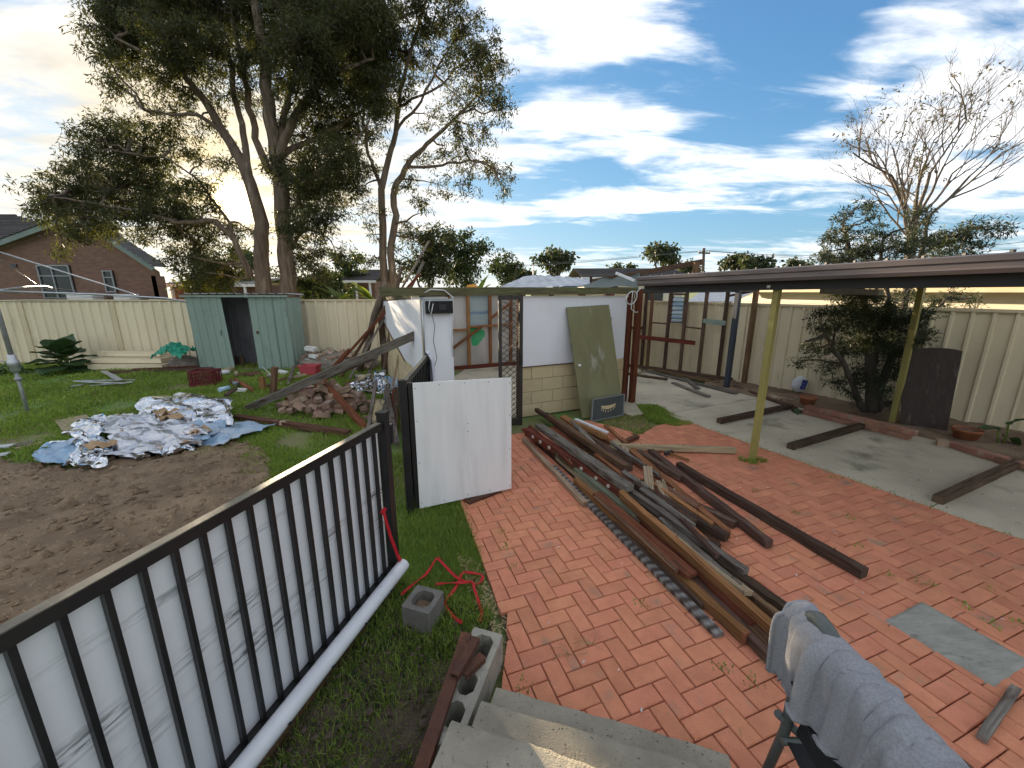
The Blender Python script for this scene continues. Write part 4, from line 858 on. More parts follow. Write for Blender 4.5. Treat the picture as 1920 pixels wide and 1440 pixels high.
# ------------------------------------------------------------------ front gate (black frame, vertical bars over a white sheet)
UP = V3((0, 0, 1))
def gate():
    A = V3((-0.852, 2.405, 0)); d = V3((-0.268, -1.03, 0)).normalized(); n = V3((d.y, -d.x, 0))      # n faces the eye
    if n.dot(V3((0, 0, 0))-A) < 0: n = -n
    rt = thing('bar_gate', 'black framed gate with vertical bars over a white scuffed sheet', 'gate', A)
    Ln = 2.35; zb, zt = 0.10, 1.20
    MB().beam(A+UP*(zt-0.02)+d*0.0, A+d*Ln+UP*(zt-0.02), 0.042, 0.045).build('top_rail', 'black_paint', rt)
    MB().beam(A+d*0.01+UP*(zt+0.0045), A+d*Ln+UP*(zt+0.0045), 0.038, 0.004, 0, 20, 0.0006).build('lit_top_strip', 'rail_lit', rt)  # thin paler strip, light on the rail's top put into its colour
    MB().beam(A+UP*(zb+0.02), A+d*Ln+UP*(zb+0.02), 0.042, 0.042).build('bottom_rail', 'black_paint', rt)
    k = 0; x = 0.075
    while x < Ln:
        p = A+d*x; MB().beam(p+n*0.003+UP*(zb+.04), p+n*0.003+UP*(zt-.042), 0.017, 0.022, up=n).build('bar', 'black_paint', rt); x += 0.098
    mb = MB(); mb.prism([A-n*0.021+UP*(zb-.01), A+d*Ln-n*0.021+UP*(zb-.01), A+d*Ln-n*0.021+UP*(zt-.03), A-n*0.021+UP*(zt-.03)], -n*0.006); mb.build('white_sheet', 'gate_sheet', rt)
    p = A-d*0.045; MB().beam(p, p+UP*1.245, 0.058, 0.058, up=d).build('post', 'black_paint', rt)
    MB().box(p+UP*1.255, (0.066, 0.066, 0.02), math.atan2(d.y, d.x)).build('post_cap', 'black_paint', rt)
    mb = MB(); mb.box(p-d*0.05-n*0.01+UP*1.10, (0.09, 0.03, 0.04), math.atan2(d.y, d.x)); mb.box(p-d*0.09-n*0.02+UP*1.115, (0.03, 0.05, 0.07), math.atan2(d.y, d.x)); mb.box(p-d*0.075+UP*1.06, (0.03, 0.03, 0.08), math.atan2(d.y, d.x))
    mb.build('latch', 'black_paint', rt)
    # white round downpipe lying along the gate's foot, torn slots along its edge
    q0 = A+n*0.085-d*0.03+UP*0.155; q1 = A+d*2.2+n*0.085+UP*0.165
    mb = MB(); N_ = 40
    mb.tube([q0.lerp(q1, i/N_) for i in range(N_+1)], 0.043, 14, cap=False); pp = mb.build('downpipe', 'pvc'); tag(pp, 'long white plastic downpipe lying along the foot of the bar gate', 'pipe')
    for k in range(7):
        c = q0.lerp(q1, 0.10+0.125*k)+n*0.040+UP*-0.014
        m2 = MB(); pts = [(random.uniform(-.012, .012)+0.016*math.cos(a*0.9), 0.016*math.sin(a*0.9)) for a in range(7)]
        m2.v = [c+d*(x*1.2)+UP*z+n*0.004*math.cos(i) for i, (x, z) in enumerate(pts)]; m2.f = [list(range(7))]; m2.uv = [None]; m2.sm = [False]
        m2.build('torn_slot', 'black_cloth', pp)
    # brown plank under the pipe
    timber('thin reddish brown plank on edge under the white downpipe', A+n*0.05+UP*0.055, A+d*2.2+n*0.05+UP*0.055, 0.02, 0.11, 'w_brown', name='plank', cat='plank', seg=10)
    # red strap tied to the gate
    mb = MB(); a = A+n*0.035+d*0.05
    path = [a+UP*0.62+d*0.03, a+UP*0.55+d*0.025+n*0.01, a+UP*0.40-d*0.01+n*0.015, a+UP*0.24-d*0.05+n*0.03, a+UP*0.20-d*0.055+n*0.045]
    for p, q in zip(path, path[1:]): mb.beam(p, q, 0.026, 0.003, up=n)
    mb.beam(path[0]+d*0.02, path[0]-d*0.02+UP*0.015, 0.02, 0.02); tag(mb.build('strap', 'red_strap'), 'red webbing strap tied to the bar gate and hanging down', 'strap')
gate()
def second_gate():
    a = V3((-0.865, 3.34, 0)); b = V3((-0.011, 3.70, 0)); d = (b-a).normalized(); n = V3((d.y, -d.x, 0))
    rt = thing('sheeted_gate', 'white sheeted gate leaf standing open on a black post beside the lawn', 'gate', a)
    H = 1.25
    mb = MB(); mb.prism([a+UP*0.045, b+UP*0.06, b+UP*(H-0.03), a+UP*H], n*0.012); mb.build('white_sheet', 'white_panel', rt)
    for z, s in ((H-0.03, 1), (0.12, 0), (0.65, 0)): MB().beam(a-n*0.02+UP*z, b-n*0.02+UP*(z-0.02), 0.035, 0.035).build('rail', 'black_paint', rt)
    MB().beam(b-n*0.02-d*.02+UP*0.1, b-n*0.02-d*.02+UP*(H-.05), 0.035, 0.035, up=n).build('stile', 'black_paint', rt)
    MB().beam(a-d*0.02-n*0.02+UP*0.05, a-d*0.02-n*0.02+UP*(H+0.0), 0.04, 0.04, up=n).build('stile', 'black_paint', rt)
    MB().beam(a-d*0.085-n*0.02-UP*.02, a-d*0.085-n*0.02+UP*(H+0.03), 0.065, 0.065, up=n).build('post', 'black_paint', rt)
    for (u, z) in [(0.02, .1), (0.02, .5), (0.02, .9), (0.02, 1.2), (.98, .1), (.98, .5), (.98, .85), (.98, 1.17), (.25, 1.215), (.5, 1.21), (.75, 1.2), (.25, .08), (.5, .09), (.75, .09), (.52, .82), (.52, .74)]:
        c = a.lerp(b, u)+n*0.013+UP*z; MB().box(c, (0.009, 0.006, 0.009), math.atan2(d.y, d.x)).build('screw', 'gal_dull', rt)
    # fence panel running back from the post
    p0 = a-d*0.085; p1 = V3((-1.075, 5.05, 0)); e = (p1-p0).normalized(); m = V3((e.y, -e.x, 0))
    r2 = thing('fence_panel', 'black steel fence panel running from the gate post to the outbuilding', 'fence', p0)
    MB().beam(p0+e*.05+UP*(H-0.02), p1+UP*(H-0.02), 0.04, 0.045).build('top_rail', 'black_paint', r2)
    MB().beam(p0+e*.05+UP*(H+0.006), p1+UP*(H+0.006), 0.036, 0.004).build('lit_top_strip', 'rail_lit', r2)  # added strip, its colour paints the lit top of the black rail
    MB().beam(p0+e*.05+UP*0.12, p1+UP*0.12, 0.04, 0.04).build('bottom_rail', 'black_paint', r2)
    MB().beam(p1, p1+UP*H, 0.05, 0.05, up=e).build('post', 'black_paint', r2)
    mb = MB(); mb.prism([p0+e*.05+UP*.1, p1+UP*.1, p1+UP*(H-.04), p0+e*.05+UP*(H-.04)], m*0.006); mb.build('black_sheet', 'black_paint', r2)
    k = 0.15
    while k < (p1-p0).length-.05:
        q = p0+e*k+m*0.016; MB().beam(q+UP*.14, q+UP*(H-.045), 0.02, 0.016, up=m).build('bar', 'black_paint', r2); k += 0.11
    # garment over the far end of the rail
    c = p1+UP*(H+0.02)-e*0.10; mb = MB()
    def fn(u, v):
        s = (v-0.5)*2; drop = abs(s)**1.2*(0.46 if s > 0 else 0.36); w = 0.16*(u-0.5)*2
        f = 0.022*math.sin(u*15+2*v)*min(1, abs(s)*2)
        return c+e*(w+0.03*fnz(u*3, v*3))+m*(math.copysign(min(1, abs(s)*3.5)*0.05, s)+f)+UP*(0.015-drop+0.012*math.cos(u*9))
    mb.grid(fn, 26, 30); tag(mb.build('garment', 'white_cloth'), 'pale grey shirt draped over the end of the black fence panel', 'clothing')
    timber('short timber offcut under the corner of the white gate leaf', gp(875, 948)+UP*.03, gp(935, 925)+UP*.03, 0.09, 0.05, 'w_brown')
second_gate()

# ------------------------------------------------------------------ hollow concrete blocks, rusty channel, strap by the steps
def hollow_block(label, c, rz, m, size=(0.39, 0.19, 0.19), cells=2, group=None):
    l, w, h = size; t = 0.032; M = Matrix.Rotation(rz, 3, 'Z'); c = V3(c); mb = MB()
    def rect(x0, y0, x1, y1, ch):
        return [(x0+ch, y0), (x1-ch, y0), (x1, y0+ch), (x1, y1-ch), (x1-ch, y1), (x0+ch, y1), (x0, y1-ch), (x0, y0+ch)]
    outer = rect(-l/2, -w/2, l/2, w/2, 0.006); holes = []
    cw = (l-t*(cells+1))/cells
    for k in range(cells): x0 = -l/2+t+k*(cw+t); holes.append(rect(x0, -w/2+t, x0+cw, w/2-t, 0.028))
    bm = bmesh.new(); 
    def ring(pts, z): return [bm.verts.new(c+M @ V3((x, y, z))) for x, y in pts]
    for z, flip in ((h, False), (0, True)):
        loops = [ring(outer, z)]+[ring(q, z) for q in holes]; es = []
        for lp in loops:
            for i in range(8): es.append(bm.edges.new((lp[i], lp[(i+1) % 8])))
        bmesh.ops.triangle_fill(bm, use_beauty=True, edges=es)
        if not flip: top = loops
        else: bot = loops
    for lt, lb in zip(top, bot):
        for i in range(8): bm.faces.new((lb[i], lb[(i+1) % 8], lt[(i+1) % 8], lt[i]))
    bmesh.ops.recalc_face_normals(bm, faces=bm.faces)
    me = bpy.data.meshes.new('concrete_block'); org = V3((c.x, c.y, c.z)); bmesh.ops.translate(bm, verts=bm.verts, vec=-org); bm.to_mesh(me); bm.free()
    me.materials.append(MATS[m]); o = bpy.data.objects.new('concrete_block', me); C.objects.link(o); o.location = org; ORG[o.name] = org
    return tag(o, label, 'concrete block', group)
sa = math.atan2(-0.30, 1.03)
hollow_block('weathered grey half block with soil in its hollow beside the bar gate', (gp(795, 1168).x+0.0, gp(795, 1168).y+0.01, 0.0), R(-18), 'cinder_dark', (0.19, 0.19, 0.17), 1)
hollow_block('clean pale hollow concrete block standing beside the steps near the red strap', (-0.165, 1.71, 0.0), R(72), 'cinder', (0.22, 0.17, 0.195), 1)
hollow_block('hollow concrete block under the rusty channel beside the middle step', (-0.235, 1.44, 0.0), R(73), 'cinder', (0.33, 0.15, 0.20), 2)
hollow_block('hollow concrete block under the rusty channel beside the upper step', (-0.30, 1.10, 0.02), R(73), 'cinder', (0.33, 0.15, 0.22), 2)
mb = MB(); c0 = gp(795, 1168); mb.box((c0.x, c0.y, 0.10), (0.125, 0.125, 0.02), R(-18)); 
o = mb.build('block_soil', 'soil'); o['kind'] = 'stuff'
# rusty steel channel leaning down the blocks
def channel(name, label, p0, p1, w, h, t=0.006):
    p0, p1 = V3(p0), V3(p1); d = (p1-p0).normalized(); x = d.cross(UP).normalized(); y = x.cross(d); mb = MB()
    for c, ww, hh in ((V3((0, 0, 0)), w, t), (x*(w/2-t/2)-y*h/2, t, h), (-x*(w/2-t/2)-y*h/2, t, h)):
        mb.beam(p0+c, p1+c, ww, hh, 0, 6, 0.0008)
    tag(mb.build(name, 'rust'), label, 'steel channel')
b0 = gp(875, 1190, 0.235); b1 = gp(790, 1440, 0.28); channel('steel_channel', 'long rusty steel channel lying along the hollow blocks beside the steps', b0+UP*0.012, b1+(b1-b0)*0.35, 0.055, 0.03)
channel('steel_channel', 'short rusty steel channel stacked on top of the long one', gp(893, 1195, .275), gp(852, 1265, .285), 0.042, 0.03)
channel('steel_channel', 'short rusty steel channel tucked between block and long channel', gp(905, 1228, .235), gp(868, 1262, .245), 0.045, 0.03)
# red strap on the grass
def strap_path(px, z=0.03):
    pts = [gp(x, y, z+0.012*math.sin(i*1.7)) for i, (x, y) in enumerate(px)]; out = []
    for i in range(len(pts)-1):
        p_1 = pts[max(i-1, 0)]; p2 = pts[min(i+2, len(pts)-1)]
        for k in range(6):
            t = k/6; a, b = pts[i], pts[i+1]
            out.append(0.5*((2*a)+(b-p_1)*t+(2*p_1-5*a+4*b-p2)*t*t+(3*a-p_1-3*b+p2)*t**3))
    return out+[pts[-1]]
mb = MB()
for k, px in enumerate([[(752, 1115), (775, 1095), (800, 1075), (818, 1048), (826, 1052), (845, 1072), (862, 1086), (895, 1095), (905, 1080), (890, 1075), (868, 1074), (860, 1092), (850, 1108), (838, 1122), (835, 1135), (850, 1155), (866, 1168)],
                        [(817, 1095), (845, 1093), (870, 1092), (885, 1090), (890, 1106), (898, 1130), (903, 1148), (900, 1165)]]):
    pts = strap_path(px, 0.035+0.006*k)
    for p, q in zip(pts, pts[1:]):
        mb.beam(p, q+(q-p)*0.12, 0.019, 0.0025, roll=0.5*math.sin(p.x*30+p.y*21))
tag(mb.build('strap', 'red_strap'), 'red webbing strap tangled on the grass between the blocks and paving', 'strap')

# ------------------------------------------------------------------ demolition timber stacked on the paving
def ZA(x, y, z): return gp(940+x/2.6667, 740+y/2.6667, z+0.026)      # on top of the paving
T = [ # label, (x0,y0,z0),(x1,y1,z1), w, h, mat, roll
 ('cream grey board at the left edge of the timber stack', (112, 225, .03), (420, 548, .03), .055, .045, 'w_pale', 0),
 ('black and grey striped weathered board along the left edge of the stack', (258, 358, .03), (1092, 1204, .02), .062, .03, 'w_stripe', 0),
 ('long brown timber with red painted end at the near left of the stack', (372, 430, .07), (1222, 1215, .045), .055, .07, 'w_orange', 0),
 ('dark brown plank running to the chair from the stack', (800, 765, .04), (1475, 1440, .04), .065, .05, 'w_dark', 0),
 ('long orange brown plank on edge over the near stack', (600, 500, .17), (1480, 1290, .10), .042, .10, 'w_orange', .25),
 ('split brown timber with pale top ending in mid stack', (650, 490, .14), (1222, 890, .10), .06, .055, 'w_grey', 0),
 ('charred black timber with ragged end on the stack', (660, 445, .16), (1128, 715, .10), .07, .065, 'w_dark', 0),
 ('dark timber beside the charred one, lower down', (520, 430, .08), (1085, 768, .05), .065, .06, 'w_dark', .1),
 ('wide grey weathered beam on top of the stack', (185, 155, .24), (640, 470, .22), .105, .06, 'w_grey', 0),
 ('red brown beam under the grey beam with pale nail plates', (130, 185, .14), (620, 500, .12), .08, .085, 'w_red', 0),
 ('greenish grey batten lying left of the red brown beam', (280, 300, .09), (755, 678, .06), .065, .05, 'w_green', 0),
 ('dark batten under the greenish one', (180, 235, .03), (770, 745, .03), .07, .05, 'w_dark', 0),
 ('brown joist along the top right of the stack', (240, 110, .21), (622, 365, .19), .06, .06, 'w_brown', 0),
 ('dark brown joist at the far end of the stack', (175, 75, .14), (500, 300, .14), .06, .055, 'w_dark', 0),
 ('thin brown batten beside the dark joist', (300, 135, .16), (560, 330, .15), .05, .05, 'w_brown', 0),
 ('short split orange offcut at the far end of the stack', (308, 112, .12), (385, 163, .11), .09, .05, 'w_orange', .2),
 ('second split orange offcut beside the white strip', (385, 150, .12), (520, 215, .10), .09, .05, 'w_orange', -.2),
 ('white painted strip at the far end of the stack', (370, 122, .12), (530, 190, .10), .055, .02, 'white_paint', 0),
 ('orange lath pointing to the grass patch', (520, 155, .08), (625, 245, .06), .05, .035, 'w_orange', 0),
 ('brown stub lying on the grass edge behind the stack', (600, 245, .04), (680, 210, .03), .06, .05, 'w_brown', 0),
 ('raw pale timber lying crosswise on the paving behind the stack', (545, 258, .07), (1168, 278, .045), .075, .06, 'w_pale', 0),
 ('orange joist studded with pale bolts right of the stack', (650, 288, .10), (1130, 700, .07), .06, .09, 'w_orange', .15),
 ('short dark beam between the orange joist and loose beams', (680, 285, .07), (903, 420, .05), .065, .06, 'w_dark', 0),
 ('pale upright offcut standing across the stack', (730, 362, .22), (742, 480, .15), .085, .025, 'w_pale', 0),
 ('second pale offcut laid across the stack nearer the eye', (795, 435, .18), (830, 545, .12), .085, .025, 'w_pale', 0),
 ('dark wedge of timber below the orange joist', (860, 500, .06), (1172, 650, .035), .075, .06, 'w_dark', 0),
 ('dark plank along the right edge of the near stack', (1000, 780, .06), (1520, 1145, .05), .065, .065, 'w_dark', 0),
 ('pale brown batten between dark planks near the chair', (1190, 960, .08), (1500, 1200, .07), .05, .055, 'w_brown', 0),
 ('deep brown joist in the heart of the stack', (620, 560, .06), (1260, 1165, .05), .065, .065, 'w_red', 0),
 ('dark hidden bearer under the stack', (420, 400, .05), (1000, 800, .04), .09, .08, 'w_dark', 0),
 ('long dark square beam lying apart, second from the right', (745, 285, .055), (1340, 748, .045), .065, .07, 'w_dark', 0),
 ('short black old stub behind the grey beam', (482, 252, .10), (640, 372, .10), .085, .07, 'w_dark', .2),
 ('thin paint flecked lath at the end of the grey beam', (610, 385, .20), (735, 470, .17), .045, .03, 'w_grey', .3),
 ('red brown board under the far end of the stack', (120, 170, .05), (420, 420, .05), .12, .03, 'w_red', 0),
 ('rough brown board between the two joists at the far end', (215, 95, .08), (590, 395, .08), .11, .03, 'w_brown', .1),
 ('dark split batten right of the brown joist', (350, 150, .09), (655, 345, .07), .045, .04, 'w_dark', 0),
 ('narrow orange batten in the middle of the stack', (470, 300, .14), (720, 500, .13), .045, .04, 'w_orange', 0),
 ('grey lath along the top of the middle stack', (700, 470, .19), (960, 660, .16), .05, .03, 'w_grey', .2),
 ('dark batten between the long orange plank and the split timber', (700, 620, .08), (1180, 960, .07), .06, .06, 'w_dark', 0),
 ('dull brown joist lowest on the right of the stack', (760, 520, .04), (1080, 730, .035), .085, .07, 'w_brown', 0),
 ('thin dark lath beside the long brown timber', (560, 640, .03), (1010, 1060, .03), .035, .04, 'w_dark', 0),
 ('weathered grey brown plank nearest the chair', (1230, 1130, .05), (1500, 1400, .05), .09, .05, 'w_brown', 0),
 ('longest dark square beam lying apart on the right', (885, 352, .05), (1815, 895, .045), .07, .075, 'w_dark', 0),
]
rb = random.Random(33)
KIND = [('w_brown', 'brown'), ('w_dark', 'dark'), ('w_grey', 'weathered grey'), ('w_red', 'red brown'), ('w_orange', 'orange brown'), ('w_pale', 'pale raw')]
PLACE = ['at the far left of the stack', 'at the far right of the stack', 'over the grey beam end', 'between the charred timber and the orange joist', 'left of the long orange plank', 'right of the long orange plank', 'along the left flank of the stack', 'beside the split timber', 'below the pale offcuts', 'towards the chair end', 'near the hammer', 'under the raw crosswise timber']
SPOT = [((140, 160), (380, 370)), ((330, 130), (560, 290)), ((420, 290), (760, 520)), ((740, 440), (1030, 660)), ((470, 500), (900, 890)), ((820, 640), (1230, 990)), ((300, 330), (640, 640)), ((860, 570), (1180, 830)), ((720, 420), (960, 600)), ((1020, 880), (1440, 1230)), ((560, 230), (760, 400)), ((450, 200), (700, 330))]
for i_, ((a_, b_), pl_) in enumerate(zip(SPOT, PLACE)):
    for j_ in range(2):
        m_, w_ = KIND[(i_*2+j_*3+i_//3) % 6]; dx, dy = rb.uniform(-26, 26), rb.uniform(-16, 16); z_ = rb.uniform(.05, .17); k_ = rb.uniform(.75, 1.1)
        T.append(('thin %s %s %s' % (w_, ('board', 'lath')[j_], pl_), (a_[0]+dx, a_[1]+dy, z_), (a_[0]+dx+(b_[0]-a_[0])*k_+rb.uniform(-45, 45), a_[1]+dy+(b_[1]-a_[1])*k_+rb.uniform(-25, 25), z_-rb.uniform(0, .03)), (rb.uniform(.06, .095), rb.uniform(.028, .04))[j_], (rb.uniform(.018, .03), rb.uniform(.03, .045))[j_], m_, rb.uniform(-.4, .4)))
wood('w_stripe', (0.30, 0.285, 0.26), (0.17, 0.155, 0.14), 0.1)
def stripes():
    t = MATS['w_stripe'].node_tree; bs = [x for x in t.nodes if x.type == 'BSDF_PRINCIPLED'][0]; uvn = t.nodes.new('ShaderNodeTexCoord'); wv = t.nodes.new('ShaderNodeTexWave')
    wv.inputs['Scale'].default_value = 4.2; wv.inputs['Distortion'].default_value = 5.0; wv.inputs['Detail'].default_value = 4; t.links.new(uvn.outputs['UV'], wv.inputs[0])
    base = bs.inputs['Base Color'].links[0].from_socket; mx = t.nodes.new('ShaderNodeMix'); mx.data_type = 'RGBA'; t.links.new(wv.outputs['Fac'], mx.inputs[0]); t.links.new(base, mx.inputs[6]); mx.inputs[7].default_value = (0.075, 0.055, 0.047, 1)
    t.links.new(mx.outputs[2], bs.inputs['Base Color'])
stripes()
made = {}
for lab, a, b, w, h, m, rl in T:
    o = timber(lab, ZA(*a), ZA(*b), w, h, m, rl, group='demolition timber stacked on the paving', jit=min(.0035, h*.055), seg=14, bow=random.uniform(-.006, .006)); made[lab] = o
    if 'red painted' in lab:
        p, q = ZA(*a), ZA(*b); dd = (q-p).normalized(); MB().beam(q+dd*0.001, q+dd*0.004, w*1.03, h*1.03).build('painted_end', 'end_cut', o)
mat('bolt_pale', (0.60, 0.55, 0.46), (0.5, 0.45, 0.38), rough=0.6)
def studs_on(o, a, b, w, h, ts, side, r=0.022):
    p, q = ZA(*a), ZA(*b); d = (q-p).normalized(); x = d.cross(UP).normalized()*side
    for t in ts:
        c = p.lerp(q, t)+x*(w/2+0.002)+UP*0.012; mb = MB(); N_ = 10; rr = r*random.uniform(.8, 1.15)
        vs = [c+d*rr*math.cos(2*math.pi*k/N_)+UP*rr*0.9*math.sin(2*math.pi*k/N_) for k in range(N_)]; mb.prism(vs, x*0.012); mb.build('dowel_end', 'bolt_pale', o)
for lab, a, b, w, h, m, rl in T:
    if 'pale nail plates' in lab: studs_on(made[lab], a, b, w, h, (.12, .22, .33, .44, .55, .67, .80, .90), 1 if (ZA(*b)-ZA(*a)).cross(UP).dot(V3((-1, -1, 0))) > 0 else -1)
    if 'studded' in lab: studs_on(made[lab], a, b, w, h, (.36, .46, .58, .72), 1, 0.024)
for lab, a, b, w, h, m, rl in T[::2]:
    p, q = ZA(*a), ZA(*b); nm = MB()
    for t in [random.random() for _ in range(4)]: c = p.lerp(q, t)+UP*h*.5; nm.tube([c, c+V3((random.uniform(-.012, .012), random.uniform(-.012, .012), .035))], .0022, 4)
    nm.build('nails', 'rust', made[lab])['kind'] = 'stuff'
# hammer on the paving
hm = thing('hammer', 'small hammer lying on the paving behind the stack', 'hammer', ZA(830, 292, 0.03))
MB().beam(ZA(835, 292, .04), ZA(938, 328, .035), 0.026, 0.022).build('handle', 'w_orange', hm); MB().beam(ZA(818, 297, .045), ZA(855, 285, .045), 0.035, 0.035).build('head', 'dark_steel', hm)
timber('split weathered lath lying at the right of the paving', gp(1905, 1290, .045), gp(1840, 1385, .045), 0.035, 0.025, 'w_grey', jit=0.0012)
timber('brown plank lying under the chair', gp(1760, 1400, .046), gp(1840, 1470, .046), 0.06, 0.03, 'w_brown')
# timbers on the concrete slab
for k, (lab, a, b) in enumerate([('dark timber on the slab nearest the grass patch', (1347, 797), (1482, 768)), ('dark timber on the slab, middle one of three', (1480, 846), (1628, 802)), ('dark timber on the slab, nearest one at right', (1755, 948), (1905, 878))]):
    p, q = gp(*a), gp(*b); timber(lab, p+UP*.065, q+UP*.065, 0.085, 0.075, 'w_dark', group='timbers laid across the slab')
for lab, a, b, w, m in [('grey plank lying askew on the slab by the stud frame', (1262, 722), (1328, 748), .10, 'w_grey'), ('short grey plank behind the askew one', (1285, 714), (1308, 733), .10, 'w_grey'), ('long weathered plank along the stud frame', (1205, 697), (1380, 742), .13, 'w_grey'),
                        ('long brown plank in front of the stud frame', (1200, 690), (1345, 722), .12, 'w_brown'), ('pale lath lying near the corner post', (1190, 704), (1220, 697), .05, 'w_pale'), ('dark plank edging the slab towards the garden bed', (1375, 728), (1490, 770), .10, 'w_dark'), ('dark boards at the foot of the brown corner post', (1160, 702), (1250, 715), .14, 'w_dark'),
                        ('thin brown batten lying on the plank heap by the stud frame', (1240, 700), (1330, 716), .05, 'w_brown')]:
    p, q = gp(*a), gp(*b); timber(lab, p+UP*.05, q+UP*.05, w, 0.035, m, group='planks lying by the stud frame')

# ------------------------------------------------------------------ olive door leaning on the wall, framed print
def leaning_door():
    bl_, br_ = gp(1090, 786), gp(1168, 779); tl, tr = at(1061, 577, 6.95), at(1140, 572, 7.3)
    wl_ = BL(2.35, -0.04, 0); 
    # lean: top edge rests on the sheeted wall
    def onwall(px, py):
        r = ray(px, py); n = by_; k = (BL(0, -0.03)-V3((0, 0, HC))).dot(n)/r.dot(n); return V3((0, 0, HC))+r*k
    tl, tr = onwall(1061, 577), onwall(1140, 572); bl_.z = br_.z = 0.02
    wv = (br_-bl_).normalized(); up_ = ((tl+tr)*0.5-(bl_+br_)*0.5); n = wv.cross(up_).normalized()
    if n.y > 0: n = -n
    rt = thing('leaning_door', 'olive green door scratched white leaning against the outbuilding wall', 'door', (bl_+br_)*0.5)
    mb = MB(); mb.prism([bl_, br_, tr, tl], n*0.036); mb.build('leaf', 'olive_door', rt, fix=True)
    kz = bl_.lerp(tl, 0.47).lerp(br_.lerp(tr, 0.47), 0.09)+n*0.06
    mb = MB(); mb.grid(lambda u, v: kz+V3((0.026*math.cos(2*math.pi*u)*math.sin(math.pi*v), 0.026*math.sin(2*math.pi*u)*math.sin(math.pi*v), 0.026*math.cos(math.pi*v))), 10, 6); mb.build('knob', 'white_paint', rt)
    for t in (0.12, 0.86): q = br_.lerp(tr, t)+n*0.02; MB().box(q, (0.02, 0.03, 0.09), R(20)).build('hinge', 'gal_dull', rt)
    # framed print at the foot
    f = [gp(1108, 790, 0.02), gp(1167, 778, 0.02)]; lean = V3((0.03, 0.10, 0)); h = 0.33; a, b = f; wv = (b-a).normalized()
    ft = thing('framed_print', 'dark framed print of a pale crescent standing against the olive door', 'picture', (a+b)*.5)
    c = [a, b, b+lean+UP*h, a+lean+UP*h]; nn = wv.cross((lean+UP*h)).normalized()
    if nn.y > 0: nn = -nn
    MB().prism(c, nn*0.012).build('print', 'print_dark', ft, fix=True)
    for p, q in zip(c, c[1:]+c[:1]): MB().beam(p+nn*0.010, q+nn*0.010, 0.016, 0.02, up=nn).build('frame', 'alu', ft)
    cen = (c[0]+c[2])*.5+nn*0.0135; ux = wv; uy = (lean+UP*h).normalized(); mb = MB(); pts = []
    for k in range(13): an = math.pi*(1.05+0.9*k/12); pts.append(cen+ux*0.16*math.cos(an)+uy*(0.075*math.sin(an)+0.05))
    for k in range(12, -1, -1): an = math.pi*(1.05+0.9*k/12); pts.append(cen+ux*0.15*math.cos(an)+uy*(0.02*math.sin(an)+0.055))
    mb.v = pts; mb.f = [[k, k+1, 24-k, 25-k] for k in range(12)]; mb.uv = [None]*12; mb.sm = [False]*12; mb.build('printed_crescent', 'print_cream', ft)
    for k in range(7): an = math.pi*(1.12+0.76*k/6); p = cen+ux*0.15*math.cos(an)+uy*(0.075*math.sin(an)+0.035); MB().beam(p+nn*.001, p-uy*0.035+nn*.001, 0.014, 0.001, up=nn).build('printed_ray', 'print_cream', ft)
leaning_door()
# ------------------------------------------------------------------ rotary clothes line
def clothes_line():
    b = gp(52, 772); hub = V3((b.x, b.y, 2.0))
    rt = thing('clothes_line', 'grey rotary clothes line with crank at the left edge of the lawn', 'clothes line', b)
    MB().tube([b-UP*.1, b+UP*0.85], 0.024, 10).build('lower_post', 'gal_dull', rt); MB().tube([b+UP*0.8, b+UP*2.85], 0.033, 10).build('upper_post', 'gal_dull', rt)
    mb = MB(); mb.lathe(b+UP*0.68, [(0.0, 0), (0.034, 0), (0.06, 0.05), (0.055, 0.10), (0.075, 0.13), (0.07, 0.2), (0.05, 0.24), (0.055, 0.30), (0.035, 0.31)], 12); cs = mb.build('winder_casting', 'gal', rt)
    mb = MB(); mb.tube([b+V3((-0.05, -0.02, 0.86)), b+V3((-0.17, -0.05, 0.90)), b+V3((-0.24, -0.06, 1.02)), b+V3((-0.33, -0.08, 1.03))], 0.011, 6); mb.build('crank_handle', 'gal', cs)
    mb = MB(); mb.lathe(b+UP*0.55, [(0.0, 0), (0.045, 0), (0.045, 0.05), (0.0, 0.05)], 10); mb.build('collar', 'gal_dull', rt)
    ends = [at(350, 566, 7.5), at(97, 540, 8.7), V3((b.x-2.45, b.y-0.9, 2.0)), V3((b.x+0.9, b.y-2.4, 1.95))]
    top = b+UP*2.7
    for k, e in enumerate(ends):
        bend = hub.lerp(e, 0.88)+UP*0.05
        MB().tube([hub+UP*0.03, hub.lerp(e, 0.5)+UP*.06, bend, e], 0.016, 8).build('arm', 'gal', rt)
        s = hub.lerp(e, 0.70); MB().tube([top, s+UP*0.10, hub.lerp(e, .74)+UP*0.02], 0.013 if k != 1 else 0.007, 6).build('strut', 'gal', rt)
    for f in (0.55, 0.78, 0.99):
        q = [hub.lerp(e, f)+UP*0.01 for e in ends]
        for p, r in zip(q, q[1:]+q[:1]): MB().tube([p, p.lerp(r, .5)-UP*0.03, r], 0.0035, 4).build('line_wire', 'wire_grey', rt)
clothes_line()

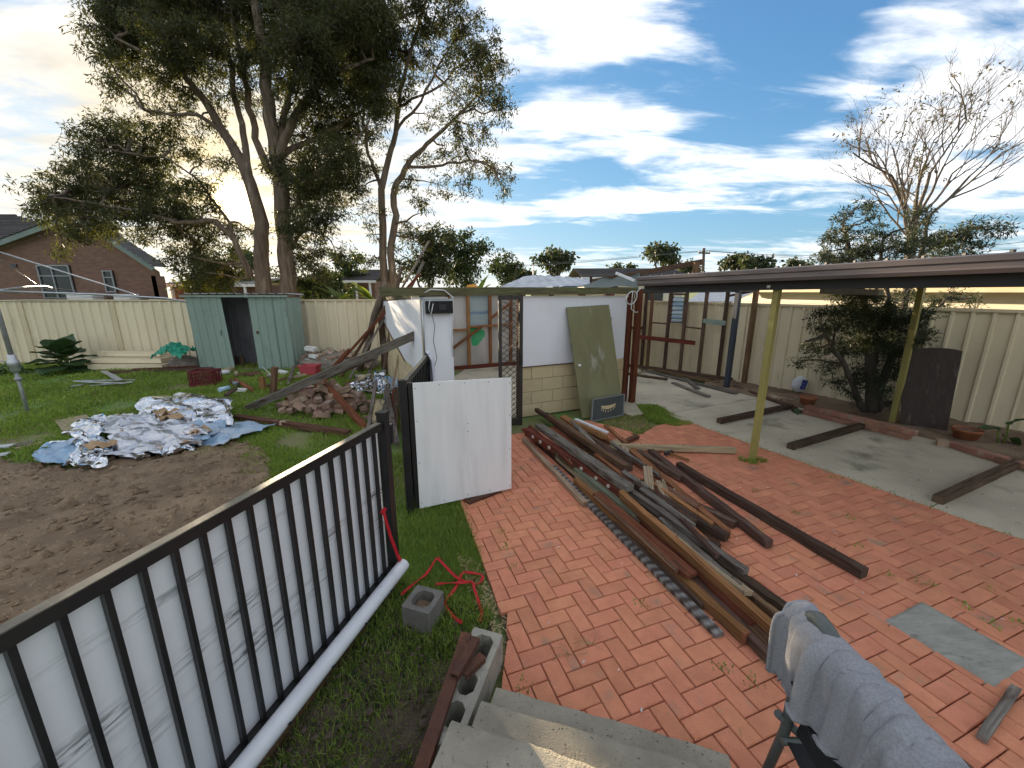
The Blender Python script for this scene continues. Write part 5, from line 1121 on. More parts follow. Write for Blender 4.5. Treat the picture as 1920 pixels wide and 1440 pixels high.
# ------------------------------------------------------------------ broad-leaved plants
def broad_leaf(mb, base, tip, width, droop=0.15, wave=0.03, nv=10, nu=8, up=UP):
    d = tip-base; L_ = d.length; t = d.normalized(); x = t.cross(up).normalized(); y = x.cross(t).normalized()
    ph = random.uniform(0, 6)
    def fn(u, v):
        s = (u-0.5)*2; w = width*(math.sin(math.pi*min(1, v*0.93+0.06))**0.65)*(1-0.25*v)
        return base+t*(L_*v)+x*(s*w)+y*(-droop*v*v+0.10*width*abs(s)+wave*math.sin(s*5+v*9+ph)*abs(s))
    mb.grid(fn, nu, nv); return mb
def big_plant(label, c, n, r, h, lw, m='leaf_big', name='leafy_plant', seed=1):
    random.seed(seed); rt = thing(name, label, 'plant', c)
    for k in range(n):
        a = 2*math.pi*(k*0.382)+random.uniform(-.3, .3); f = (k+0.5)/n; rr = r*(0.25+0.75*(1-f)); hh = h*(0.15+0.85*f)
        stem = c+V3((math.cos(a)*rr*0.25, math.sin(a)*rr*0.25, hh*0.55)); tip = c+V3((math.cos(a)*rr*1.15, math.sin(a)*rr*1.15, hh*0.95-0.10*(1-f)))
        mb = MB(); broad_leaf(mb, stem, tip, lw*random.uniform(.75, 1.1), 0.12, 0.025); lf = mb.build('leaf', m, rt)
        MB().tube([c+V3((math.cos(a)*.02, math.sin(a)*.02, 0)), c+(stem-c)*0.6+V3((math.cos(a), math.sin(a), 0))*0.02, stem], 0.010, 5).build('stem', 'leaf_banana', lf)
    random.seed(11)
c = gp(125, 695); big_plant('big dark leaved rhubarb like plant at the foot of the back fence', c+UP*0, 20, 0.72, 0.98, 0.30, seed=4)
c = gp(1873, 838); c.z = .05
big_plant('young arrow leaved plant with pale stems beside the side fence', c, 3, 0.26, 0.58, 0.12, 'leaf_big', seed=9)
c = gp(1495, 776); big_plant('small low green plant where the dark timber meets the garden edge', c, 8, 0.20, 0.14, 0.06, seed=5)
c = gp(20, 700); big_plant('low dark weeds at the foot of the back fence left of the big plant', c, 10, 0.6, 0.3, 0.12, seed=6)

# ------------------------------------------------------------------ things along the back fence and on the lawn
def pile_of_sheets():
    rt = thing('sheet_stack', 'stack of long cream steel sheets lying at the foot of the back fence', 'sheet stack', gp(250, 690))
    z = gz(-9, 10)
    for k in range(3):
        a, b = at(182+4*k, 690, 9.75+0.12*k), at(318-3*k, 690, 9.75+.12*k); a.z = b.z = z+0.06+0.135*k
        mb = MB(); mb.beam(a, b, 0.42-0.10*k, 0.115, 0, 3, 0.004); mb.build('sheet', 'cream_steel', rt)
        MB().beam(a+V3((0, -0.2+.05*k, 0.06)), b+V3((0, -0.2+.05*k, 0.06)), 0.02, 0.012).build('folded_edge', 'cream_rail', rt)
pile_of_sheets()
def blob_mesh(c, rad, m, name, seed, flat=0.7, nu=28, nv=16, amp=0.35, fr=2.2):
    c = V3(c); mb = MB()
    def fn(u, v):
        a, b = 2*math.pi*u, math.pi*v; d = V3((math.cos(a)*math.sin(b), math.sin(a)*math.sin(b), math.cos(b)))
        r = 1+amp*noise.fractal(d*fr+V3((seed, 0, 0)), 1, 2, 4)
        p = V3((d.x*rad[0]*r, d.y*rad[1]*r, d.z*rad[2]*r)); p.z = max(p.z, -0.02); return c+p
    return mb.grid(fn, nu, nv).build(name, m)
c = gp(338, 690); o = blob_mesh(c+V3((0, 0.15, 0.0)), (0.42, 0.3, 0.30), 'gravel', 'soil_heap', 3, amp=.14); tag(o, 'low heap of soil and stones under the green plastic by the shed', 'heap')
cg = at(328, 662, 9.55)
mb = MB()
def tarpfn(u, v):
    a = (u-.5)*0.75; b = (v-.5)*0.6; k = noise.fractal(V3((u*4, v*4, 7)), 1, 2, 3); r = abs(math.sin(u*17+k*3))*0.05+abs(math.sin(v*13+k*4))*0.05
    return cg+V3((a+0.04*k, b, 0.13-0.9*(a*a+b*b)+r+0.08*k-max(0, b*-0.2)))
mb.grid(tarpfn, 40, 34); tag(mb.build('green_plastic', 'tarp_green'), 'crumpled bright green plastic sheet on the heap left of the shed', 'plastic sheet')
# rubble heap against the fence right of the shed
hp = gp(615, 690); o = blob_mesh(hp+V3((0.1, 0.25, 0.0)), (1.15, 0.5, 0.36), 'gravel', 'rubble_heap', 8, amp=0.12, nu=70, nv=34, fr=3.2); tag(o, 'low heap of soil, twigs and rubble along the fence right of the shed', 'heap')
def rubble_mesh(k, s):
    bm = bmesh.new(); bmesh.ops.create_cube(bm, size=1.0)
    bmesh.ops.bevel(bm, geom=bm.edges[:], offset=0.06, segments=1, affect='EDGES')
    random.seed(100+k)
    for v in bm.verts: v.co = V3((v.co.x*s[0], v.co.y*s[1], v.co.z*s[2]))+V3([random.uniform(-.007, .007) for _ in range(3)])
    if k % 3 == 1:
        for v in bm.verts:
            if v.co.x > s[0]*0.2: v.co.x *= 0.7+0.3*random.random(); v.co.z *= 0.75
    me = bpy.data.meshes.new('broken_brick'); bm.to_mesh(me); bm.free(); return me
RM = [rubble_mesh(k, s) for k, s in enumerate([(.22, .11, .075), (.16, .11, .08), (.11, .10, .075), (.20, .14, .06), (.13, .12, .10), (.24, .12, .09)])]
random.seed(21)
def place(me, name, m, loc, rot, label, cat, group=None, s=1.0):
    if not me.materials: me.materials.append(MATS[m])
    o = bpy.data.objects.new(name, me); C.objects.link(o); o.location = loc; o.rotation_euler = rot; o.scale = (s, s, s); return tag(o, label, cat, group)
base = gp(607, 772)
placed = []
for k in range(64):
    for _ in range(60):
        a, r = random.uniform(0, 6.28), math.sqrt(random.random()); x, y = base.x+0.78*r*math.cos(a)-0.02, base.y+0.46*r*math.sin(a)+0.15
        hmax = max(0, 0.58*(1-r**1.2)); z = 0.05+hmax*random.random()
        if all((V3((x, y, z))-q).length > 0.115 for q in placed): break
    placed.append(V3((x, y, z)))
    place(random.choice(RM), 'broken_brick', 'rubble', (x, y, z+gz(x, y)), (random.uniform(-.5, .5), random.uniform(-.5, .5), random.uniform(0, 6.28)), 'broken brick or stone in the heap on the lawn before the white gate', 'brick', 'bricks heaped on the lawn', random.uniform(.85, 1.3))
for k, (px, py) in enumerate([(600, 775), (642, 772), (566, 770)]):
    q = gp(px, py); place(RM[5], 'broken_brick', 'rubble', q+UP*0.085, (0, 0, .3*k), 'squared stone at the near foot of the brick heap', 'brick', 'squared stones at the foot of the brick heap', 1.6)
for k in range(44):
    tt = random.uniform(-1, 1); ww = random.uniform(-.9, .1); q = V3((hp.x+.1+tt*1.05, hp.y+.25+ww*.45, gz(hp.x, hp.y)+.36*math.sqrt(max(0, 1-tt*tt-ww*ww))-.30))
    place(RM[k % 6], 'rubble_lump', 'rubble', q+UP*random.uniform(.28, .36), (random.uniform(-.6, .6), random.uniform(-.6, .6), random.uniform(0, 6)), 'lump of rubble on the soil heap along the back fence', 'rubble', 'rubble on the soil heap by the fence', random.uniform(.6, 1.1))
mat('white_block', (0.70, 0.69, 0.66), (0.58, 0.56, 0.52), scale=9, rough=0.9)
WB = rubble_mesh(50, (.24, .10, .08)); WB.materials.append(MATS['white_block'])
for px, py, lab, s in [(583, 656, 'white brick on top of the rubble heap by the shed', 1.2), (588, 670, 'second white brick lower on the rubble heap', 1.0), (580, 678, 'small white block at the front of the rubble heap', .8), (530, 701, 'white block on the lawn right of the upright stick', 1.1), (567, 704, 'pale green block on the lawn before the red tub', .9), (345, 747, 'flat pale stone on the lawn above the foil heap', 1.3), (454, 734, 'pale flat scrap on the lawn beside the orange stick', .7)]:
    q = gp(px, py) if py > 690 else at(px, py, 9.75)
    place(WB, 'white_block', 'white_block', q+UP*0.03, (0.1, 0.1, random.uniform(-.4, .4)), lab, 'block', None, s)
tw = MB(); rt_ = random.Random(4)
for k in range(60):
    tt, ww = rt_.uniform(-1, 1), rt_.uniform(-.9, .3); c_ = V3((hp.x+.1+tt*1.05, hp.y+.25+ww*.45, gz(hp.x, hp.y)+.36*math.sqrt(max(0, 1-tt*tt-ww*ww))+.02)); a_ = rt_.uniform(0, 6.28); l_ = rt_.uniform(.1, .35); tw.tube([c_, c_+V3((math.cos(a_)*l_, math.sin(a_)*l_*.6, rt_.uniform(-.05, .14)))], .006, 4)
tw.build('dead_twigs', 'bark_dark')['kind'] = 'stuff'
# red milk crate with lattice sides
def milk_crate():
    c = gp(388, 721); rz = R(6); rt = thing('milk_crate', 'dark red lattice milk crate standing on the lawn', 'crate', c); M = Matrix.Rotation(rz, 3, 'Z')
    w, d, h = 0.46, 0.33, 0.30
    P = lambda x, y, z: c+M @ V3((x, y, z))
    for y in (-d/2, d/2):
        for z in (0.02, h): MB().beam(P(-w/2, y, z), P(w/2, y, z), 0.025, 0.04).build('rim', 'crate_red', rt)
        mb = MB()
        for k in range(9):
            x = -w/2+w*k/8; mb.beam(P(x, y, 0), P(x, y, h), 0.016, 0.012, up=V3((0, 1, 0)))
        for z in (0.08, 0.15, 0.22): mb.beam(P(-w/2, y, z), P(w/2, y, z), 0.012, 0.016)
        for k in range(4): mb.beam(P(-w/2+w*k/4, y, 0.02), P(-w/2+w*(k+1)/4, y, h), 0.008, 0.012, up=V3((0, 1, 0)))
        mb.build('lattice_side', 'crate_red', rt)
    for x in (-w/2, w/2):
        for z in (0.02, h): MB().beam(P(x, -d/2, z), P(x, d/2, z), 0.025, 0.04).build('rim', 'crate_red', rt)
        mb = MB()
        for k in range(7): y = -d/2+d*k/6; mb.beam(P(x, y, 0), P(x, y, h), 0.016, 0.012, up=V3((1, 0, 0)))
        for z in (0.08, 0.15, 0.22): mb.beam(P(x, -d/2, z), P(x, d/2, z), 0.012, 0.016)
        mb.build('lattice_end', 'crate_red', rt)
    mb = MB()
    for k in range(7): mb.beam(P(-w/2, -d/2+d*k/6, 0.01), P(w/2, -d/2+d*k/6, 0.01), 0.014, 0.012)
    mb.build('base_slats', 'crate_red', rt)
milk_crate()
def tub():
    c = gp(583, 703); rt = thing('red_tub', 'small pinkish red plastic tub on the lawn before the rubble heap', 'tub', c); w, d, h = 0.40, 0.28, 0.24; mb = MB()
    o_ = [(-.5, -.5), (.5, -.5), (.5, .5), (-.5, .5)]; r0 = [c+V3((x*w*.82, y*d*.82, 0)) for x, y in o_]; r1 = [c+V3((x*w, y*d, h)) for x, y in o_]; r2 = [c+V3((x*w*.92, y*d*.90, h)) for x, y in o_]; r3 = [c+V3((x*w*.76, y*d*.74, 0.015)) for x, y in o_]
    mb.add(r0+r1+r2+r3, [(0, 1, 2, 3)[::-1], (12, 13, 14, 15)]+[(a+k, a+(k+1) % 4, a+4+(k+1) % 4, a+4+k) for a in (0, 4, 8) for k in range(4)]); mb.build('body', 'tub_red', rt, fix=True)
    for y in (-d/2, d/2): MB().beam(c+V3((-w/2-.01, y, h-.01)), c+V3((w/2+.01, y, h-.01)), 0.02, 0.03).build('rim', 'tub_red', rt)
tub()
# loose timbers on the lawn
def gl(px, py, z): p = gp(px, py); return p+UP*z
for lab, a, b, w, h, m in [
  ('long dark purlin on the grass before the shed, front one', (205, 702, .05), (400, 694, .05), .08, .06, 'w_dark'), ('long red brown purlin on the grass behind the front one', (250, 697, .05), (405, 690, .05), .08, .05, 'w_red'),
  ('pale short plank beside the crate at the shed', (408, 702, .05), (437, 694, .05), .12, .06, 'w_pale'), ('orange brown stick lying on the grass below the crate', (441, 716, .06), (474, 735, .04), .06, .05, 'w_orange'),
  ('brown stick lying flat near the upright post', (445, 707, .06), (490, 704, .06), .06, .05, 'w_brown'), ('grey stick left of the red tub leaning down', (553, 700, .18), (540, 724, .03), .06, .04, 'w_grey'),
  ('long brown beam on the lawn from the foil heap towards the gate', (442, 787, .05), (655, 818, .05), .10, .07, 'w_brown'), ('dark flat stick near the rubble bricks', (540, 722, .03), (590, 716, .03), .06, .03, 'w_dark'),
  ('small brown board on the lawn left of the foil heap', (30, 838, .02), (62, 832, .02), .16, .015, 'w_grey'), ('pale lath on the grass left of the foil heap', (30, 845, .03), (80, 834, .03), .03, .02, 'w_pale')]:
    timber(lab, gl(*a), gl(*b), w, h, m)
q = gp(512, 742); timber('weathered brown post standing upright on the lawn', q, at(515, 688, q.y-0.02), 0.09, 0.08, 'w_brown', name='post', cat='post')
q = gp(493, 730); timber('short orange stub standing on the lawn left of the upright post', q, q+UP*0.26+V3((.0, .02, 0)), 0.09, 0.07, 'w_orange', name='post', cat='post')
mb = MB(); mb.tube([gl(413, 704, .06), gl(431, 701, .06)], 0.05, 12); tag(mb.build('pipe_offcut', 'pvc'), 'short white pipe offcut beside the milk crate', 'pipe')
mb = MB(); mb.tube([gl(412, 736, .05), gl(430, 731, .05)], [0.05, 0.045], 12); tag(mb.build('bottle', 'plastic_blue'), 'pale blue plastic bottle lying on the lawn', 'bottle')
mb = MB(); mb.lathe(gp(443, 724), [(0, 0), (.06, 0), (.06, .09), (.055, .1), (0, .1)], 12); tag(mb.build('tin_can', 'alu'), 'small tin standing on the lawn at the end of the orange stick', 'tin')
mb = MB(); mb.tube([gl(494, 704, .2), gl(505, 708, .12), gl(515, 716, .05), gl(528, 721, .03)], 0.008, 5); tag(mb.build('wire', 'wire_white'), 'bent white wire on the lawn at the upright post', 'wire')
ro = random.Random(91)
for k in range(22):
    px, py = ro.uniform(420, 700), ro.uniform(697, 760)
    q = gp(px, py); a_ = ro.uniform(0, 3.14); l_ = ro.uniform(.10, .32); timber('small timber offcut scattered on the back lawn near the brick heap', q+V3((0, 0, .055)), q+V3((math.cos(a_)*l_, math.sin(a_)*l_, ro.uniform(.055, .12))), ro.uniform(.03, .07), ro.uniform(.02, .05), ro.choice(['w_brown', 'w_orange', 'w_grey', 'w_pale', 'w_dark']), name='offcut', cat='offcut', group='timber offcuts scattered on the back lawn', seg=3)
for k in range(14):
    px, py = ro.uniform(500, 720), ro.uniform(715, 800); q = gp(px, py)
    place(RM[k % 6], 'stray_brick', 'rubble', q+UP*.05, (ro.uniform(-.3, .3), ro.uniform(-.3, .3), ro.uniform(0, 6)), 'stray broken brick lying on the grass around the brick heap', 'brick', 'stray bricks around the brick heap', ro.uniform(.6, 1.1))
# plywood offcut left of the foil
cb = [gp(104, 793), gp(162, 781), gp(180, 798), gp(120, 814)]
mb = MB(); mb.prism([p+UP*0.02 for p in cb], UP*0.02); tag(mb.build('plywood_offcut', 'w_pale'), 'pale ribbed board offcut lying on the lawn behind the foil heap', 'board')
mat('ply', (0.34, 0.28, 0.17), (0.25, 0.20, 0.12), scale=14, stretch=(1, 4, 1), rough=0.8); bpy.data.objects['plywood_offcut'].data.materials[0] = MATS['ply']
# metal strips on the lawn
for k, (a, b, w) in enumerate([((133, 727), (232, 710), .12), ((140, 718), (255, 716), .06), ((170, 730), (250, 722), .06), ((150, 722), (235, 727), .10), ((195, 704), (228, 722), .10)]):
    lab = ['widest bright metal strip in the scrap on the far lawn', 'long thin metal strip lying across the scrap on the far lawn', 'short metal strip at the near side of the lawn scrap', 'bent metal strip under the others in the lawn scrap', 'short metal strip pointing to the fence in the lawn scrap'][k]
    timber(lab, gl(*a, .03+.02*k), gl(*b, .03+.02*k), w, .012, 'gal', name='metal_strip', cat='metal strip', group='metal strips on the far lawn', jit=.006)
timber('bright bent metal strip at the left edge of the lawn', gl(-25, 848, .06), gl(26, 843, .06), .12, .01, 'gal', name='metal_strip', cat='metal strip')
timber('second bright metal strip at the left edge, nearer', gl(-25, 862, .04), gl(18, 856, .04), .12, .01, 'gal', name='metal_strip', cat='metal strip')

# ------------------------------------------------------------------ heap of crumpled foil insulation
def foil(label, corners, m, seed, lift=0.1, amp=0.06, ridge=0.05, nu=54, nv=36, curl=0.0):
    c = [gp(*q[:2])+UP*q[2] for q in corners]; mb = MB()
    def fn(u, v):
        p = (c[0].lerp(c[1], u)).lerp(c[3].lerp(c[2], u), v); e = min(u, 1-u, v, 1-v)
        k = noise.fractal(V3((u*2.4+seed, v*2.4, seed)), 1.2, 2, 4); k2 = noise.fractal(V3((u*6, v*6+seed, 2)), 1.3, 2, 3)
        r = abs((u*2.2+v*1.6+0.35*k+seed*.37) % 1-0.5)*2*ridge+abs((u*-1.4+v*3.1+.3*k2) % 1-0.5)*2*ridge*0.8
        h = 0.62*(lift*min(1, e*7)**0.6+amp*1.1*k+r*1.5)+0.010*k2
        cu = curl*math.exp(-((1-u)/0.10)**2)
        p = p+V3((0.10*noise.fractal(V3((u*4, seed, v*2)), 1, 2, 3), 0.10*noise.fractal(V3((v*4, u*2, seed)), 1, 2, 3), 0)); return p+UP*max(0.012, h+cu)
    mb.grid(fn, nu, nv, False); o = mb.build('foil_sheet', m); return tag(o, label, 'foil sheet', 'torn foil insulation heaped on the lawn')
foil('silver foil sheet folded over the top of the heap', [(262, 822, .16), (440, 812, .12), (436, 772, .20), (272, 775, .22)], 'foil', 1, .14, .06, .05)
foil('silver foil sheet at the left of the heap, rolled edge', [(125, 838, .10), (270, 832, .12), (262, 795, .12), (160, 806, .12)], 'foil', 2, .10, .06, .05)
foil('blue foil sheet spread to the right end of the heap', [(330, 838, .03), (420, 842, .02), (520, 803, .02), (400, 793, .06)], 'foil_blue', 3, .05, .03, .03, curl=.03)
foil('blue foil sheet in the middle of the heap', [(280, 838, .10), (395, 838, .06), (440, 800, .08), (300, 795, .10)], 'foil_blue', 4, .10, .05, .04)
foil('dull grey stained foil across the middle of the heap', [(200, 838, .12), (395, 836, .10), (360, 800, .14), (225, 805, .15)], 'foil_old', 5, .12, .06, .06)
foil('blue and silver foil rag at the near left of the heap', [(70, 874, .03), (165, 880, .03), (190, 838, .08), (95, 845, .06)], 'foil_blue', 6, .06, .05, .05)
foil('crinkled silver foil strip at the near edge of the heap', [(120, 882, .02), (205, 884, .02), (215, 846, .10), (150, 842, .10)], 'foil', 7, .08, .06, .06)
foil('dark twisted foil under the front of the heap', [(205, 872, .02), (385, 846, .02), (370, 822, .10), (215, 832, .12)], 'foil_old', 8, .10, .07, .07)
foil('small silver foil scraps at the near right of the heap', [(270, 866, .02), (370, 850, .02), (365, 836, .05), (280, 845, .06)], 'foil', 9, .06, .05, .05)
for k, (px, py, z) in enumerate([(318, 800, .32), (195, 850, .2), (375, 818, .18), (330, 806, .30)]):
    q = gp(px, py+12)+UP*z; mb = MB(); mb.grid(lambda u, v: q+V3(((u-.5)*.26, (v-.5)*.2, 0.05*fnz(u*4, v*4, k)+0.03*math.sin(u*9+k))), 10, 8)
    tag(mb.build('paper_scrap', 'w_paper' if 'w_paper' in MATS else mat('w_paper', (0.46, 0.33, 0.19), (0.30, 0.19, 0.10), scale=6, rough=.9)), ['torn brown paper on top of the foil heap', 'tan paper scrap at the left of the foil heap', 'pale crumpled paper at the right of the foil heap', 'second brown paper beside the topmost one'][k], 'paper')
# foil scraps beside the outbuilding
foil2 = [('silver foil sheet standing up beside the outbuilding', [(705, 742, .02), (735, 745, .02), (722, 728, .36), (706, 730, .34)], 'foil', 11), ('blue foil scrap beside the standing silver one', [(730, 738, .05), (755, 740, .05), (752, 722, .14), (728, 722, .16)], 'foil_blue', 12), ('silver foil scrap spread left of the outbuilding corner', [(655, 735, .02), (710, 740, .02), (705, 715, .10), (665, 712, .10)], 'foil', 13)]
for lab, cn, m, sd in foil2:
    o = foil(lab, cn, m, sd, .04, .03, .03, 24, 18); o['group'] = 'foil scraps beside the outbuilding'

# ------------------------------------------------------------------ long timbers leaning between lawn and outbuilding
def lean(lab, a, b, w, h, m, name='timber', cat='timber', grp='timbers leaning at the outbuilding corner', **k):
    p = gp(a[0], a[1])+UP*0.03; q = at(b[0], b[1], b[2]); return timber(lab, p, q, w, h, m, name=name, cat=cat, group=grp, seg=10, **k)
lean('long dark beam rising from the lawn to the white wall', (466, 768), (806, 616, 6.05), .10, .12, 'w_grey', roll=.2)
lean('second dark timber close under the rising beam', (505, 755), (700, 672, 7.3), .08, .06, 'w_dark')
lean('red brown thin pole leaning across the corner post', (610, 712), (787, 514, 8.9), .055, .055, 'w_red')
lean('grey pole leaning behind the red brown one', (690, 705), (795, 490, 9.2), .06, .06, 'w_grey')
lean('second thin grey pole reaching highest at the corner', (655, 712), (805, 452, 9.3), .045, .045, 'w_grey')
p = gp(674, 697)+UP*0.05; q = at(722, 530, 8.9); tag(MB().tube([p, p.lerp(q, .3)+V3((.03, 0, 0)), p.lerp(q, .65)+V3((-.02, 0, .02)), q], [.085, .075, .07, .05], 10).build('log', 'bark'), 'bare round log leaning on the dark corner posts', 'log', 'timbers leaning at the outbuilding corner')
lean('tall dark batten standing nearly upright before the corner posts', (716, 720), (752, 500, 9.0), .05, .05, 'w_dark')
lean('brown stud leaning left of the bare log', (640, 708), (742, 545, 8.8), .06, .05, 'w_brown')
lean('thin pale stick leaning steeply in front of the white side wall', (735, 735), (768, 560, 7.6), .035, .035, 'w_pale')
lean('short red batten leaning on the rising beam', (590, 730), (655, 655, 7.6), .05, .05, 'w_red')
lean('red brown beam leaning from the brick heap towards the gate', (688, 808), (600, 708, 6.9), .09, .06, 'w_red')
lean('pale thin pole standing between gate post and brick heap', (690, 815), (705, 715, 6.6), .05, .05, 'w_grey')
for lab, a, b, w, m in [('grey plank in the heap between gate and outbuilding', (715, 838), (728, 735), .10, 'w_grey'), ('brown plank leaning among the heap beside the gate', (728, 812), (742, 742), .07, 'w_red'), ('pale board lying at the foot of the plank heap', (700, 800), (715, 770), .14, 'w_pale'), ('dark plank in the heap nearest the outbuilding', (738, 835), (745, 745), .09, 'w_dark'), ('second grey plank in the heap beside the gate', (744, 842), (728, 760), .08, 'w_grey'), ('short pale board nearest the gate post', (716, 822), (722, 808), .16, 'w_pale')]:
    timber(lab, gl(a[0], a[1], .05+.03*random.random()), gl(b[0], b[1], .10+.1*random.random()), w, .03, m, group='planks heaped between gate and outbuilding')
mb = MB(); pts = [gp(735, 770)+V3((0.25*math.cos(a)*(.7+.1*math.sin(3*a)), 0.35*math.sin(a), 0.16+.08*math.sin(2*a))) for a in [i*0.35 for i in range(30)]]; mb.tube(pts, .006, 5); tag(mb.build('wire_loop', 'wire_grey'), 'loose loop of dark wire over the plank heap', 'wire')

# ------------------------------------------------------------------ garden bed along the side fence
GB = MB().bevbox((0, 0, 0), (0.23, 0.11, 0.076), 0, 0.006).build('edging_brick', 'garden_brick'); gbm = GB.data; bpy.data.objects.remove(GB)
def edging(p0, p1, n, label, group, z=0.022, rows=1):
    a, b = gp(*p0), gp(*p1); d = (b-a).normalized(); an = math.atan2(d.y, d.x)
    for r in range(rows):
        for k in range(n):
            q = a.lerp(b, (k+0.5+(0.3*r))/n); o = bpy.data.objects.new('edging_brick', gbm); C.objects.link(o); o.location = q+V3((random.uniform(-.01, .01), random.uniform(-.01, .01)+0.0, z+0.078*r+random.uniform(-.004, .006))); o.rotation_euler = (random.uniform(-.05, .05), random.uniform(-.05, .05), an+random.uniform(-.08, .08)); tag(o, label, 'brick', group)
edging((1508, 778), (1700, 826), 8, 'red brick in the double row edging the garden bed under the tree', 'bricks edging the bed under the tree', rows=2)
edging((1783, 842), (1985, 905), 6, 'old brick in the low row edging the bed by the young plant', 'bricks edging the bed by the young plant', rows=1, z=.026)
for k, (px, py, lab) in enumerate([(1452, 752, 'loose red brick left of the white sack'), (1478, 757, 'loose dark brick under the white sack'), (1765, 838, 'pale stone between the two brick rows')]):
    q = gp(px, py); place(RM[k], 'loose_brick', 'garden_brick', q+UP*.06, (0, 0.1, R(-60)+k), lab, 'brick', None, 1.1)
# white sack with a blue label
def sack():
    c = gp(1492, 742); c.z = 0.08; rt = thing('white_sack', 'plump white sack with blue label standing in the garden bed', 'sack', c); mb = MB(); L_ = 0.34; rot = Matrix.Rotation(R(12), 3, 'Y') @ Matrix.Rotation(R(10), 3, 'Z')
    def fn(u, v):
        a = 2*math.pi*u; s = math.sin(math.pi*v)**0.55; k = 1+0.08*noise.fractal(V3((math.cos(a)*1.5, math.sin(a)*1.5, v*3)), 1, 2, 3)
        return c+rot @ V3((0.15*math.cos(a)*s*k, 0.11*math.sin(a)*s*k, (v-0.02)*L_))
    mb.grid(fn, 24, 16); mb.build('body', 'sack_white', rt)
    mb = MB(); mb.grid(lambda u, v: c+rot @ V3((-0.02+(u-.5)*0.13, -0.117*math.cos((u-.5)*0.7)-0.004, 0.08+v*0.19)), 10, 4); mb.build('blue_label', 'label_blue', rt)
sack()
def pot(px, py, r, h, lab, z=0.03):
    c = gp(px, py); c.z = z; rt = thing('terracotta_pot', lab, 'pot', c); MB().lathe(c, [(0, 0), (r*.72, 0), (r*.95, h*.8), (r*1.05, h*.8), (r*1.05, h), (r*.93, h), (r*.85, h*.75), (0, h*.72)], 18).build('body', 'terracotta', rt); MB().lathe(c, [(0, h*.86), (r*.9, h*.86)], 18).build('soil', 'soil', rt)
pot(1512, 764, .13, .18, 'terracotta pot at the foot of the white sack'); pot(1808, 828, .15, .16, 'shallow terracotta pot against the side fence by the old board')
def old_board():
    bl_, br_ = gp(1688, 802), gp(1775, 812); n0 = (br_-bl_).normalized(); tl, tr = at(1695, 655, bl_.y+.20), at(1806, 655, br_.y+0.22)
    pts = [bl_, br_]; 
    for k in range(9):
        t = k/8; p = tr.lerp(tl, t); p = p+UP*(0.05*math.sin(math.pi*t)**0.6-0.03); pts.append(p)
    mb = MB(); mb.prism(pts, V3((0.02, 0.025, 0))); o = mb.build('old_board', 'old_board', fix=True); tag(o, 'dark weathered tabletop board leaning on the side fence', 'board')
old_board()
# ------------------------------------------------------------------ trees
def leaf_quads(cent, n_per, spread, ln, wd, hang=0.5, rs=None):
    """leaf-shaped quads scattered round clump centres; cent (K,3), n_per leaves each"""
    rs = rs or rng; K = len(cent); n = K*n_per; c = np.repeat(cent, n_per, 0)
    off = rs.normal(0, 1, (n, 3)); off /= np.linalg.norm(off, axis=1, keepdims=True)+1e-9; off *= (rs.random((n, 1))**0.5)*np.repeat(spread, n_per)[:, None]
    p = c+off*np.array([1, 1, 0.8]); d = rs.normal(0, 1, (n, 3)); d[:, 2] -= hang*1.6; d += off/(np.repeat(spread, n_per)[:, None]+1e-9)*0.8; d /= np.linalg.norm(d, axis=1, keepdims=True)
    s = rs.normal(0, 1, (n, 3)); s -= d*np.sum(s*d, 1, keepdims=True); s /= np.linalg.norm(s, axis=1, keepdims=True)
    l = ln*rs.uniform(.6, 1.25, (n, 1)); w = wd*rs.uniform(.7, 1.2, (n, 1))
    return np.stack([p, p+d*l*.45+s*w, p+d*l, p+d*l*.45-s*w], 1).reshape(-1, 3)
def wiggle(a, b, n, amp, seed):
    out = []
    for i in range(n+1):
        t = i/n; p = a.lerp(b, t); k = math.sin(math.pi*t)*amp*(b-a).length
        out.append(p+V3((noise.noise(V3((seed, t*2.2, 0))), noise.noise(V3((seed, t*2.2, 5))), noise.noise(V3((seed, t*2.2, 9)))+0.15))*k)
    return out
